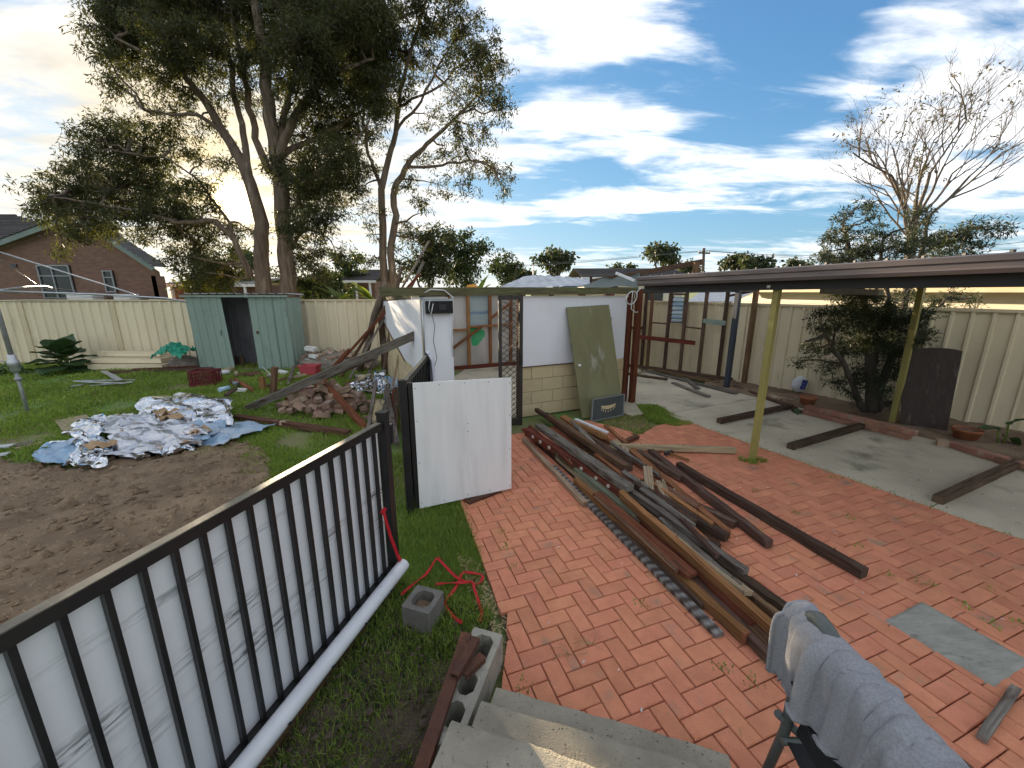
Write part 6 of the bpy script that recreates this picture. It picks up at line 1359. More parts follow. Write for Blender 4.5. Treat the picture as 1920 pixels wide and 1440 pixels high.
def tree(name, label, cat_group, base, limbs, blobs, leafm, barkm, ln, wd, per, clump_r, dens, gap=None, seed=1, px_m=None, twig_r=0.012, hang=.5, depth=1.0, layer=1):
    """limbs: polylines of (point, radius); blobs: (centre, radius m, density factor) filled with leaf clumps tied to the limbs by twigs"""
    rt = thing(name, label, 'tree', base, cat_group); rnd = random.Random(seed); rs = np.random.default_rng(seed)
    tr = MB(); nodes = []
    for li, pl in enumerate(limbs):
        pts = []; rad = []
        for (p, r), (q, r2) in zip(pl, pl[1:]):
            w = wiggle(p, q, 5, 0.10 if li > 0 else 0.03, seed*13+li*7.3+len(pts)); 
            for i, z in enumerate(w[:-1]): pts.append(z); rad.append(r+(r2-r)*i/5)
        pts.append(pl[-1][0]); rad.append(pl[-1][1]); tr.tube(pts, rad, 9 if rad[0] > 0.08 else 6)
        for p, r in zip(pts, rad): nodes.append((p, r))
    tr.build('trunk', barkm, rt)
    NP = np.array([tuple(p) for p, r in nodes]); cents = []; spr = []; bm_ = MB()
    tips = []
    for (c, r, df) in blobs:
        k = max(3, int(dens*df*r*r/(clump_r*clump_r)))
        for _ in range(k):
            o = V3((rnd.gauss(0, 1), rnd.gauss(0, 1), rnd.gauss(0, 1))).normalized()*(rnd.random()**0.45)*r; o.y *= depth; o.z *= 0.9
            q = c+o
            if gap and any((q.x/q.y-gx)**2+((q.z-HC)/q.y-gy)**2 < gr*gr for gx, gy, gr in gap): continue
            tips.append((q, c)); cents.append(tuple(q)); spr.append(clump_r*rnd.uniform(.6, 1.3))
    # blob stems from limb, twigs from stems to clumps
    stems = {}
    for (c, r, df) in blobs:
        d2 = np.sum((NP-np.array(tuple(c)))**2*np.array([1, 1, 1.0]), 1)+np.where(NP[:, 2] > c.z+0.1, 1.5, 0); a = V3(NP[int(np.argmin(d2))]); Lc = (c-a).length
        w = wiggle(a, c, 6, 0.16, seed+c.x*3.1+c.z); r0 = min(0.055, 0.016+0.016*Lc); bm_.tube(w, [r0*(1-0.75*i/6) for i in range(7)], 5, False); stems[tuple(c)] = w
    for q, c in tips:
        w = stems[tuple(c)]; a = min(w[2:], key=lambda p: (p-q).length); mid = a.lerp(q, .5)+V3((rnd.uniform(-.12, .12), rnd.uniform(-.12, .12), rnd.uniform(-.04, .14)))*min(1, (q-a).length)
        bm_.tube([a, mid, q], [twig_r, twig_r*.7, twig_r*.35], 3, False)
    o = bm_.build('branches', barkm, rt); o['kind'] = 'stuff'
    if cents:
        v = leaf_quads(np.array(cents), per, np.array(spr), ln, wd, hang, rs); cr = fast_mesh('crown', v, None, leafm, rt); cr['kind'] = 'stuff'
    return rt
def PX(px, py, Y): return at(px, py, Y)
def BLB(lst, Y, jitter=1.2, seed=3):
    r_ = random.Random(seed); out = []
    for px, py, rp, *f in lst:
        y = Y+r_.uniform(-jitter, jitter); out.append((at(px, py, y), rp/FPX*y, f[0] if f else 1.0))
    return out
sr = ray(440, 378); SG = (sr.x/sr.y, sr.z/sr.y)
YA = 12.6
limA = [
 [(at(497, 640, YA), 0.279), (at(495, 545, YA), 0.232), (at(490, 480, YA), 0.209), (at(492, 420, YA), 0.192), (at(470, 345, YA), 0.163), (at(452, 300, YA), 0.145), (at(420, 250, YA), 0.122), (at(385, 190, YA), 0.099), (at(335, 130, YA-.3), 0.070), (at(262, 95, YA-.5), 0.040), (at(215, 70, YA-.6), 0.023)],
 [(at(545, 640, YA+.2), 0.290), (at(540, 540, YA+.2), 0.244), (at(532, 430, YA+.2), 0.221), (at(520, 300, YA+.1), 0.197), (at(505, 220, YA), 0.174), (at(500, 130, YA), 0.139), (at(480, 20, YA), 0.105), (at(470, -60, YA), 0.058)],
 [(at(470, 345, YA), 0.105), (at(462, 290, YA), 0.093), (at(445, 200, YA+.3), 0.076), (at(420, 90, YA+.4), 0.058), (at(405, 0, YA+.5), 0.040)],
 [(at(505, 320, YA), 0.116), (at(478, 260, YA+.2), 0.093), (at(465, 170, YA+.3), 0.081), (at(440, 60, YA+.3), 0.058), (at(430, -40, YA+.3), 0.040)],
 [(at(520, 300, YA), 0.128), (at(548, 230, YA-.3), 0.105), (at(585, 170, YA-.4), 0.081), (at(640, 130, YA-.5), 0.058), (at(700, 110, YA-.5), 0.029)],
 [(at(525, 280, YA), 0.105), (at(540, 180, YA+.4), 0.087), (at(560, 80, YA+.5), 0.064), (at(590, -30, YA+.5), 0.040)],
 [(at(515, 300, YA), 0.093), (at(580, 265, YA+.4), 0.070), (at(640, 235, YA+.6), 0.047), (at(690, 200, YA+.7), 0.023)],
 [(at(470, 520, YA-.1), 0.099), (at(440, 450, YA-.3), 0.081), (at(405, 415, YA-.5), 0.070), (at(330, 418, YA-.8), 0.052), (at(250, 395, YA-1.2), 0.040), (at(170, 380, YA-1.5), 0.029), (at(100, 370, YA-1.6), 0.018)],
 [(at(440, 450, YA-.3), 0.047), (at(418, 400, YA-.2), 0.040), (at(375, 340, YA-.2), 0.029), (at(320, 300, YA-.4), 0.020), (at(240, 285, YA-.6), 0.015)],
 [(at(420, 250, YA), 0.070), (at(370, 215, YA-.3), 0.052), (at(320, 215, YA-.5), 0.035), (at(270, 205, YA-.7), 0.018)],
 [(at(530, 430, YA+.2), 0.081), (at(565, 350, YA-.2), 0.058), (at(610, 310, YA-.4), 0.040), (at(650, 290, YA-.5), 0.023)],
 [(at(535, 470, YA+.2), 0.058), (at(575, 430, YA-.3), 0.040), (at(605, 440, YA-.4), 0.023)],
]
blbA = [(110, 375, 50, .9), (165, 355, 60, .95), (225, 350, 62, .95), (285, 360, 55, .85), (330, 395, 45, .8), (255, 410, 45, .7), (160, 405, 45, .8), (90, 395, 35), (140, 448, 26, .7), (115, 470, 16, .6), (205, 435, 28, .6),
 (190, 262, 42, .9), (235, 285, 42, .9), (275, 262, 40, .8), (300, 305, 36, .7), (160, 285, 25, .6), (335, 260, 36, .6), (225, 222, 25, .5),
 (205, 55, 45, 1.2), (215, 15, 42, 1.2), (262, 40, 58, 1.3), (320, 70, 55, 1.1), (245, 112, 42, .9), (230, 165, 34, .6), (300, 150, 40, .6), (200, 105, 26, .8), (280, -10, 60, 1.2), (340, 10, 55, 1.1),
 (400, 15, 70, 1.1), (470, 30, 65, 1.1), (540, 20, 75, 1.3), (610, 15, 75, 1.5), (665, 45, 65, 1.5), (705, 100, 50, 1.4), (722, 165, 38, 1.2), (690, 130, 50, 1.3), (640, 90, 60, 1.4), (575, 85, 60, 1.2), (690, 10, 45, 1.2),
 (400, 100, 50, .8), (365, 120, 40, .7), (460, 105, 45, .8), (515, 120, 50, .9), (600, 150, 50, 1.1), (655, 175, 45, 1.2), (700, 205, 30, 1.0), (560, 175, 45, .8),
 (410, 180, 35, .5), (340, 185, 35, .5), (380, 235, 30, .5), (300, 215, 30, .5), (470, 190, 30, .5), (610, 220, 45, .9), (650, 235, 40, 1.0), (570, 255, 45, .8), (620, 290, 45, 1.0), (655, 300, 36, 1.0), (585, 320, 48, 1.1), (640, 345, 38, 1.0), (600, 365, 42, 1.1), (560, 375, 36, 1.0), (545, 330, 40, 1.0), (430, 310, 30, .4), (385, 300, 30, .4),
 (560, 425, 40, .9), (595, 420, 36, .8), (590, 470, 34, .7), (560, 480, 30, .7), (620, 400, 30, .8), (350, 420, 36, .8), (385, 400, 32, .7), (340, 355, 36, .8), (390, 345, 28, .5), (420, 440, 34, .7), (370, 470, 42, .9), (330, 480, 26, .6), (400, 500, 36, .9), (360, 520, 30, .8), (440, 500, 28, .7), (300, 450, 28, .5), (470, 430, 22, .5), (540, 520, 32, .7), (590, 520, 28, .6), (380, 540, 26, .8), (640, 470, 24, .5)]
tree('paperbark_tree', 'huge dark paperbark tree with two thick trunks behind the shed', 'paperbark trees behind the back fence', at(515, 640, YA), limA, BLB(blbA, YA, 1.5), 'leaf_melaleuca', 'bark', .14, .015, 62, .25, 4.6, gap=[(SG[0], SG[1], .026)], seed=5, twig_r=.012)
YB = 13.2
limB = [
 [(at(722, 640, YB), 0.156), (at(720, 545, YB), 0.126), (at(718, 440, YB), 0.114), (at(715, 355, YB), 0.102), (at(728, 300, YB), 0.084), (at(742, 250, YB), 0.072), (at(750, 170, YB), 0.060), (at(775, 80, YB), 0.042), (at(800, 0, YB), 0.030)],
 [(at(742, 640, YB+.1), 0.150), (at(738, 545, YB+.1), 0.120), (at(737, 440, YB), 0.108), (at(741, 350, YB), 0.096), (at(760, 315, YB), 0.078), (at(800, 270, YB-.2), 0.060), (at(850, 225, YB-.3), 0.042), (at(905, 170, YB-.4), 0.024)],
 [(at(715, 355, YB), 0.066), (at(690, 290, YB+.3), 0.048), (at(680, 230, YB+.4), 0.036), (at(700, 150, YB+.5), 0.024)],
 [(at(742, 250, YB), 0.048), (at(790, 190, YB+.2), 0.039), (at(830, 110, YB+.2), 0.030), (at(870, 50, YB+.2), 0.018)],
 [(at(760, 315, YB), 0.048), (at(830, 310, YB-.4), 0.036), (at(880, 300, YB-.6), 0.027), (at(940, 320, YB-.8), 0.015)],
 [(at(750, 200, YB), 0.036), (at(810, 170, YB-.4), 0.030), (at(880, 110, YB-.5), 0.018)],
]
blbB = [(790, 15, 42, .9), (845, 5, 48, 1.0), (765, 40, 36, .7), (820, 60, 42, .8), (870, 55, 40, .9), (905, 95, 38, 1.0), (880, 120, 36, .8), (925, 150, 34, 1.0), (905, 190, 34, .9), (940, 205, 24, .9), (860, 180, 34, .6), (820, 130, 36, .6), (775, 120, 36, .6), (765, 185, 32, .5), (810, 220, 32, .5), (860, 245, 36, .7), (905, 245, 30, .6), (840, 290, 32, .6), (895, 300, 30, .7), (935, 325, 28, .8), (940, 355, 18, .6), (870, 340, 26, .6), (790, 300, 26, .5), (820, 345, 28, .5), (770, 350, 28, .5), (790, 400, 26, .5), (700, 250, 34, .7), (690, 310, 30, .7), (670, 350, 30, .7), (715, 190, 30, .7), (740, 95, 36, .8), (735, 30, 40, .9), (700, 400, 26, .5), (770, 440, 32, .7), (690, 440, 22, .5), (800, 450, 30, .8), (690, 490, 24, .5)]
tree('paperbark_tree', 'slender twin stemmed paperbark tree behind the outbuilding', 'paperbark trees behind the back fence', at(732, 640, YB), limB, BLB(blbB, YB, 1.3), 'leaf_melaleuca', 'bark', .13, .015, 52, .22, 3.0, seed=8)

# shrubs and small trees behind the fence, right of the paperbarks
def bush(name, label, px, py, rp, Y, leafm, n, ln=.14, wd=.03, per=52, cr=.3, dens=2.3, group=None, trunk=.10, seed=1, base_py=600):
    b = at(px, base_py, Y); b.z = 0.1; r_ = random.Random(seed); bl_ = []
    for k in range(n): a = r_.uniform(0, 6.28); f = math.sqrt(r_.random()); bl_.append((px+rp[0]*f*math.cos(a)*.8, py+rp[1]*f*math.sin(a)*.8, min(rp)*r_.uniform(.3, .5), 1.0))
    top = at(px, py-rp[1]*.4, Y); lim = [[(b, trunk), (b.lerp(top, .5)+V3((.1, 0, 0)), trunk*.7), (top, trunk*.25)], [(b.lerp(top, .3), trunk*.6), (at(px-rp[0]*.5, py, Y+.2), trunk*.2)], [(b.lerp(top, .35), trunk*.6), (at(px+rp[0]*.5, py-rp[1]*.1, Y-.2), trunk*.2)]]
    return tree(name, label, group, b, lim, BLB(bl_, Y, rp[0]/FPX*Y*.5, seed), leafm, 'bark_dark', ln, wd, per, cr, dens, seed=seed)
bush('evergreen_tree', 'dark dense evergreen right of the twin stemmed paperbark', 870, 485, (55, 60), 15.5, 'leaf_dark', 22, group='trees beyond the back fence', seed=31)
bush('evergreen_tree', 'olive green leafy tree close behind the outbuilding corner', 800, 490, (55, 75), 14.5, 'leaf_gum', 20, group='trees beyond the back fence', seed=32)
bush('evergreen_tree', 'small bushy tree just left of the tarpaulin beyond the roofline', 952, 505, (32, 32), 17.0, 'leaf_dark', 12, group='trees beyond the back fence', seed=33, cr=.25)
bush('shrub', 'yellow green backlit shrub between fence and paperbark trunks', 395, 530, (60, 34), 13.6, 'leaf_yellow', 16, group='shrubs behind the back fence', seed=34, cr=.22)
bush('shrub', 'dull green shrub behind the fence right of the shed', 610, 535, (55, 30), 13.9, 'leaf_dark', 14, group='shrubs behind the back fence', seed=35, cr=.22)
bush('shrub', 'dark distant shrub left of the paperbark trunks above the fence', 440, 495, (60, 40), 24.0, 'leaf_dark', 14, group='shrubs behind the back fence', seed=36, cr=.4, ln=.2, wd=.05)
bush('shrub', 'dark distant shrub showing between the two paperbarks', 650, 500, (45, 30), 25.0, 'leaf_dark', 12, group='shrubs behind the back fence', seed=37, cr=.4, ln=.2, wd=.05)
for k, (px, py, rp, Y, lab) in enumerate([(1043, 482, (36, 26), 46, 'round crowned gum tree on the skyline above the tarpaulin'), (1243, 478, (38, 22), 48, 'gum tree on the skyline behind the sloping roof beam'), (1373, 494, (34, 15), 50, 'low gum tree on the skyline right of the power pole'), (1422, 492, (32, 17), 47, 'second low gum tree right of the power pole'), (1500, 497, (22, 10), 60, 'small far tree at the left of the bare tree'), (1290, 503, (26, 10), 60, 'low far tree under the power pole'), (980, 520, (22, 10), 40, 'low far bush left of the tarpaulin'), (1170, 505, (30, 8), 60, 'low far tree line piece right of the round gum')]):
    bush('gum_tree', lab, px, py, rp, Y, 'leaf_gum', 13, ln=.55, wd=.16, per=26, cr=.8, dens=1.3, group='gum trees on the skyline', trunk=.3, seed=40+k, base_py=545)
# banana plants behind the fence
for k, (px, py, lab) in enumerate([(640, 585, 'banana plant with tall upright leaf behind the fence'), (700, 585, 'golden banana plant with arching leaves next to the twin trunks'), (893, 560, 'banana plant with pale upright leaf behind the outbuilding')]):
    Y = 12.4 if k < 2 else 13.5; b = at(px, py, Y); b.z = 0.1; random.seed(60+k); rt = thing('banana_plant', lab, 'plant', b, 'banana plants behind the back fence')
    h = 1.75; MB().tube([b, b+UP*h], [.10, .06], 8).build('stem', 'leaf_banana', rt)
    for j in range(8 if k < 2 else 4):
        a = random.uniform(0, 6.28) if k != 1 else random.uniform(1.6, 4.6); l = random.uniform(.6, 1.0); e = random.uniform(.35, 1.2)
        mb = MB(); broad_leaf(mb, b+UP*(h-.1), b+UP*(h-.1)+V3((math.cos(a)*math.cos(e), .5*math.sin(a)*math.cos(e), math.sin(e)))*l, .15, .30, .012, 14, 6); mb.build('leaf', 'leaf_banana', rt)
random.seed(77)

# ------------------------------------------------------------------ bottlebrush in the garden bed and the bare tree beyond
YC = 6.35
cb = at(1625, 815, YC); cb.z = 0.05
limC = [[(cb, .085), (at(1632, 700, YC), .075), (at(1628, 600, YC), .06), (at(1600, 500, YC+.1), .04), (at(1580, 420, YC+.2), .02)], [(cb+V3((.12, .05, 0)), .07), (at(1665, 690, YC), .06), (at(1690, 600, YC+.2), .05), (at(1725, 480, YC+.4), .035), (at(1745, 400, YC+.4), .02)],
        [(cb+V3((-.12, 0, 0)), .05), (at(1590, 700, YC-.1), .04), (at(1550, 630, YC-.3), .03), (at(1510, 640, YC-.5), .015)], [(at(1632, 700, YC), .04), (at(1660, 580, YC+.1), .035), (at(1655, 450, YC+.3), .02)], [(at(1665, 690, YC), .04), (at(1740, 600, YC+.1), .03), (at(1775, 560, YC), .015)],
        [(at(1725, 480, YC+.4), .025), (at(1790, 440, YC+.3), .015), (at(1850, 425, YC+.2), .01)]]
blbC = [(1585, 600, 36, 1.1), (1625, 590, 40, 1.1), (1665, 600, 40, 1.1), (1600, 645, 36, 1.1), (1645, 650, 38, 1.1), (1685, 640, 32, 1.0), (1720, 600, 30, .8), (1750, 580, 26, .6), (1555, 640, 26, .8), (1525, 655, 18, .7), (1498, 675, 14, .7), (1560, 690, 22, .6), (1610, 700, 28, .8), (1650, 705, 26, .8), (1590, 560, 30, .9), (1640, 555, 30, .8), (1560, 575, 20, .6), (1700, 560, 24, .6), (1780, 550, 20, .4), (1830, 560, 14, .35), (1715, 640, 30, .9), (1690, 690, 26, .8), (1745, 620, 26, .7), (1570, 720, 22, .6), (1535, 600, 24, .7), (1640, 730, 26, .8), (1620, 760, 20, .4), (1600, 740, 18, .4), (1660, 760, 20, .4),
        (1560, 470, 28, .8), (1585, 430, 28, .8), (1600, 395, 22, .6), (1575, 490, 26, .8), (1610, 480, 28, .8), (1545, 485, 20, .7), (1630, 470, 30, .8), (1660, 440, 28, .7), (1640, 405, 22, .6), (1690, 470, 30, .9), (1720, 450, 28, .8), (1760, 455, 30, .8), (1800, 440, 28, .8), (1840, 425, 24, .7), (1870, 432, 16, .6), (1780, 480, 26, .8), (1725, 410, 24, .6), (1830, 455, 24, .7), (1540, 450, 14, .4), (1820, 470, 20, .4)]
tree('bottlebrush_tree', 'dark bottlebrush tree growing up past the carport roof by the side fence', None, cb, limC, BLB(blbC, YC, .35), 'leaf_bottle', 'bark_dark', .075, .0075, 60, .11, 3.2, seed=15, twig_r=.006, hang=.1)
def bare_tree():
    Y = 9.6; b = at(1716, 560, Y); b.z = 0.0; rt = thing('bare_tree', 'tall bare deciduous tree with a few brown leaves beyond the side fence', 'tree', b); rnd = random.Random(5); mb = MB(); tips = []
    def grow(p, d, l, r, lev):
        n = 5; pts = [p]; q = p; dd = d.copy()
        for i in range(n):
            dd = (dd+V3((rnd.uniform(-.16, .16), rnd.uniform(-.16, .16), rnd.uniform(-.02, .13)))).normalized(); q = q+dd*(l/n); pts.append(q)
        mb.tube(pts, [r*(1-.45*i/n) for i in range(n+1)], 6 if lev < 2 else (4 if lev < 4 else 3), False)
        if lev >= 3: tips.append(q)
        if lev >= 6 or r < .0018: return
        for k in range(3 if rnd.random() < .7 else 2):
            t = rnd.randint(2, n); a = rnd.uniform(0, 6.28); s = rnd.uniform(.35, .75); x = dd.orthogonal().normalized(); x = Quaternion(dd, a) @ x; nd = (dd*math.cos(s)+x*math.sin(s)).normalized(); nd.z = abs(nd.z)*.8+.12
            grow(pts[t], nd.normalized(), l*rnd.uniform(.60, .82), r*rnd.uniform(.48, .62), lev+1)
    t1 = at(1712, 420, Y); mb.tube([b, b.lerp(t1, .5), t1], [.12, .105, .09], 8)
    for px, py, l, r in [(1700, 300, 1.2, .03), (1600, 330, 1.2, .026), (1790, 120, 1.45, .050), (1690, 160, 1.5, .048), (1850, 250, 1.4, .038), (1610, 250, 1.45, .034), (1740, 130, 1.45, .038), (1660, 200, 1.4, .03), (1820, 200, 1.4, .034), (1640, 330, 1.15, .026)]:
        grow(t1.lerp(b, rnd.uniform(0, .12)), (at(px, py, Y+rnd.uniform(-1, 1))-t1).normalized(), l, r, 1)
    mb.build('trunk', 'bark_bare', rt); tp = [t for t in tips if rnd.random() < .045]
    v = leaf_quads(np.array([tuple(t) for t in tp]), 9, np.full(len(tp), .13), .09, .016, .3, np.random.default_rng(4)); o = fast_mesh('leaves', v, None, 'leaf_bud', rt); o['kind'] = 'stuff'
bare_tree()

# ------------------------------------------------------------------ houses beyond the fences
def brick_house():
    Y = 19.5; rt = thing('brick_house', 'red brick gabled house with dark tiled roof beyond the back fence at left', 'house', (at(150, 560, Y).x, Y, 0))
    ap = at(152, 408, Y); re = at(300, 505, Y); le = V3((2*ap.x-re.x-2.0, Y, re.z-0.35)); zb = 0
    le = at(-40, 478, Y)
    mb = MB(); mb.prism([V3((le.x-6, Y, 0)), V3((re.x-0.25, Y, 0)), V3((re.x-0.25, Y, re.z-.1)), V3((ap.x, Y, ap.z-.15)), V3((le.x, Y, le.z-.1)), V3((le.x-6, Y, le.z-.1))], (0, 0.24, 0)); mb.build('wall', 'house_brick', rt)
    mb = MB(); mb.prism([V3((re.x-0.5, Y, 0)), V3((re.x-.5, Y+.5, 0)), V3((re.x-.5, Y+.5, re.z-.3)), V3((re.x-.5, Y, re.z-.3))], (0.22, 0, 0)); mb.build('side_wall', 'house_brick', rt)
    def board(p, q): MB().beam(p+V3((0, -.35, 0)), q+V3((0, -.35, 0)), 0.04, 0.22).build('barge_board', 'barge', rt)
    board(ap, re); board(le, ap)
    def roof(p, q, nm):
        mb = MB(); n = 16; d = (q-p)
        for i in range(n):
            a, b = p+d*(i/n), p+d*((i+1)/n); up = V3((0, 0, .09)); mb.add([a+V3((0, -.4, .16)), b+V3((0, -.4, .11)), b+V3((0, .5, .11)), a+V3((0, .5, .16)), b+V3((0, -.4, .16)), b+V3((0, .5, .16))], [(0, 1, 2, 3), (1, 4, 5, 2)])
        mb.build(nm, 'tile_roof', rt)
    roof(ap, re, 'roof'); roof(ap, le, 'roof')
    # main hipped roof behind, its courses seen above the left barge
    R0, R1 = at(-150, 470, Y+1.5), at(-150, 405, Y+6.5); w = 9.5; mb = MB(); n = 20
    for i in range(n):
        a, b = R0.lerp(R1, i/n), R0.lerp(R1, (i+1)/n); x1 = w+1.5-5.0*(i/n)
        mb.add([a+V3((-4, 0, .07)), a+V3((x1, 0, .07)), b+V3((x1-.25, 0, 0.0)), b+V3((-4, 0, 0)), a+V3((-4, 0, 0)), a+V3((x1, 0, 0))], [(0, 1, 2, 3), (4, 5, 1, 0)])
    mb.build('main_roof', 'tile_roof', rt)
    MB().tube([R1+V3((-4, 0, .02)), R1+V3((w-3.6, 0, .02))], .09, 6).build('ridge_cap', 'tile_roof', rt)
    def win(px0, px1, py0, py1, mull):
        a, b = at(px0, py0, Y-.02), at(px1, py1, Y-.02); mb = MB(); mb.box(((a.x+b.x)/2, Y-.01, (a.z+b.z)/2), (b.x-a.x, .10, a.z-b.z)); wn = mb.build('window', 'window_dark', rt)
        for x in [a.x+.03, b.x-.03]+[a.x+(b.x-a.x)*m for m in mull]: MB().box((x, Y-.085, (a.z+b.z)/2), (.06, .05, a.z-b.z)).build('frame', 'alu', wn)
        for z in (a.z-.03, b.z+.03, (a.z*.68+b.z*.32)): MB().box(((a.x+b.x)/2, Y-.088, z), (b.x-a.x-.08, .045, .05)).build('frame', 'alu', wn)
        MB().box(((a.x+b.x)/2, Y-.08, b.z-.05), (b.x-a.x+.2, .16, .07)).build('sill', 'house_brick', wn)
    win(70, 146, 497, 560, (.45,)); win(193, 221, 507, 548, ())
    MB().box(at(27, 498, Y)+V3((0, -.02, 0)), (.28, .05, .14)).build('wall_vent', 'window_dark', rt)
    for k, (x0, x1) in enumerate(((120, 166), (208, 236))): MB().box((at((x0+x1)/2, 557, Y-1).x, Y-.6, at(0, 557, Y).z), ((x1-x0)/FPX*Y, .5, .30)).build('air_conditioner', 'white_paint', rt)
brick_house()
def far_roof(name, label, px0, px1, py_top, py_eave, py_base, Y, wallm, roofm, posts=0):
    a, b = at(px0, py_eave, Y), at(px1, py_eave, Y); rt = thing(name, label, 'house', ((a.x+b.x)/2, Y, 0)); t = at(px0, py_top, Y+3.5)
    mb = MB(); mb.prism([V3((a.x+.3, Y+.6, 0)), V3((b.x-.3, Y+.6, 0)), V3((b.x-.3, Y+.6, a.z)), V3((a.x+.3, Y+.6, a.z))], (0, 5, 0)); w = mb.build('wall', wallm, rt)
    mb = MB(); n = 14
    for i in range(n):
        z0, z1 = a.z+(t.z-a.z)*i/n, a.z+(t.z-a.z)*(i+1)/n; y0, y1 = Y+3.5*i/n, Y+3.5*(i+1)/n; mb.add([V3((a.x, y0, z0+.03)), V3((b.x, y0, z0+.03)), V3((b.x, y1, z1)), V3((a.x, y1, z1)), V3((a.x, y0, z0)), V3((b.x, y0, z0))], [(0, 1, 2, 3), (4, 5, 1, 0)])
    mb.add([V3((a.x, Y+3.5, t.z)), V3((b.x, Y+3.5, t.z)), V3((b.x, Y+7, a.z)), V3((a.x, Y+7, a.z))], [(0, 1, 2, 3)]); mb.build('roof', roofm, rt)
    MB().beam(V3((a.x, Y-.02, a.z-.06)), V3((b.x, Y-.02, a.z-.06)), .05, .14).build('gutter', 'white_paint', rt)
    for k in range(posts): x = a.x+(b.x-a.x)*(k+.5)/posts; MB().box((x, Y+.05, a.z/2), (.10, .10, a.z-.1)).build('post', 'white_paint', rt)
    for k in range(2): x = a.x+(b.x-a.x)*(.28+.42*k); MB().box((x, Y+.58, a.z*.6), ((b.x-a.x)*.15, .06, a.z*.45)).build('window', 'window_dark', rt)
far_roof('far_house', 'pale roofed house with verandah between brick house and paperbark trunks', 296, 480, 522, 533, 560, 22, 'house_brick', 'gal_dull', 4)
far_roof('far_house', 'dark roofed brick house glimpsed behind the banana plants', 628, 705, 505, 526, 560, 24, 'house_brick', 'tile_roof', 3)
far_roof('far_house', 'low grey roofed house behind the shed between the trunks', 540, 625, 512, 532, 560, 27, 'house_brick', 'tile_roof', 2)
far_roof('far_house', 'dark roofed house behind the tarpaulin on the skyline', 1090, 1300, 503, 520, 545, 24, 'cladding', 'tile_roof', 0)
# neighbour's cream wall beyond the side fence (horizontal cladding boards)
def neighbour():
    A, B = V3((7.3, 13.0, 0)), V3((10.0, 1.5, 0)); d = (B-A).normalized(); n = V3((d.y, -d.x, 0))
    if n.dot(-A) < 0: n = -n
    rt = thing('neighbour_house', 'cream house wall of horizontal cladding boards beyond the side fence', 'house', (A+B)*.5)
    z = 0.2; k = 0
    while z < 2.05:
        mb = MB(); a, b = A+UP*z, B+UP*z; mb.add([a+n*0.018, b+n*0.018, b+UP*.19+n*0.0, a+UP*.19+n*0.0, a, b], [(0, 1, 2, 3), (4, 5, 1, 0)]); mb.build('cladding_board', 'cladding', rt); z += 0.19
    mb = MB(); mb.prism([A, B, B+UP*2.05, A+UP*2.05], -n*.1); mb.build('wall', 'cladding', rt)
    mb = MB(); mb.grid(lambda u, v: A.lerp(B, u)+n*(.35-3.2*v)+UP*(2.08+.25*v+(.03 if (u*60) % 1 > .7 else 0)), 240, 1, False); mb.build('roof', 'gal', rt)
    MB().beam(A+n*.36+UP*2.06, B+n*.36+UP*2.06, .10, .10).build('gutter', 'cream_rail', rt)
neighbour()
# corrugated shed roof seen over the side fence through the stud frame
a, b = at(1288, 566, 11.6), at(1375, 566, 10.4); rt = thing('corrugated_roof', 'pale blue grey corrugated shed roof seen over the fence through the studs', 'shed', (a.x, a.y, 0))
mb = MB(); c1, d1 = a+V3((.9, 1.0, .33)), b+V3((1.2, .8, .33)); mb.grid(lambda u, v: a.lerp(b, u).lerp(c1.lerp(d1, u), v)+UP*.025*math.sin(u*95), 150, 2); mb.build('roof', 'gal', rt)
mb = MB(); mb.prism([V3((a.x+.05, a.y+.05, 0)), V3((b.x+.05, b.y+.05, 0)), b+V3((.05, .05, -.04)), a+V3((.05, .05, -.04))], (.5, .5, 0)); mb.build('wall', 'cladding', rt)
# power pole and wires, antenna
def power_pole():
    Y = 34.; b = at(1320, 540, Y); b.z = 0; t = at(1320, 465, Y); rt = thing('power_pole', 'timber power pole with crossarm on the skyline', 'power pole', b); MB().tube([b, t], [.16, .11], 8).build('pole', 'bark_dark', rt)
    MB().beam(at(1310, 474, Y), at(1331, 475, Y), .10, .12).build('crossarm', 'bark_dark', rt)
    for px in (1311, 1316, 1325, 1330): MB().tube([at(px, 474, Y), at(px, 470, Y)], .05, 6).build('insulator', 'white_paint', rt)
    for k, (px, py) in enumerate(((1311, 470), (1330, 470), (1325, 470))):
        e = at(2100, 430+14*k, 26.); s = at(px, py, Y); MB().tube([s.lerp(e, i/10)-UP*.9*math.sin(math.pi*i/10) for i in range(11)], .014, 4).build('wire', 'wire_grey', rt)
        e = at(700, 500+3*k, 48.); MB().tube([s.lerp(e, i/10)-UP*.5*math.sin(math.pi*i/10) for i in range(11)], .012, 4).build('wire', 'wire_grey', rt)
power_pole()
def antenna():
    b = at(1000, 520, 30.); t = at(1000, 496, 30.); g_ = V3((b.x, b.y, 0)); rt = thing('antenna', 'thin television antenna on the skyline left of the round gum tree', 'antenna', g_); MB().tube([g_, t], .03, 5).build('mast', 'alu', rt); MB().tube([at(994, 498, 30.), at(1008, 497, 30.)], .02, 4).build('boom', 'alu', rt)
    for px in (996, 999, 1003, 1006): MB().tube([at(px, 495, 29.8), at(px, 500, 30.3)], .012, 4).build('element', 'alu', rt)
antenna()

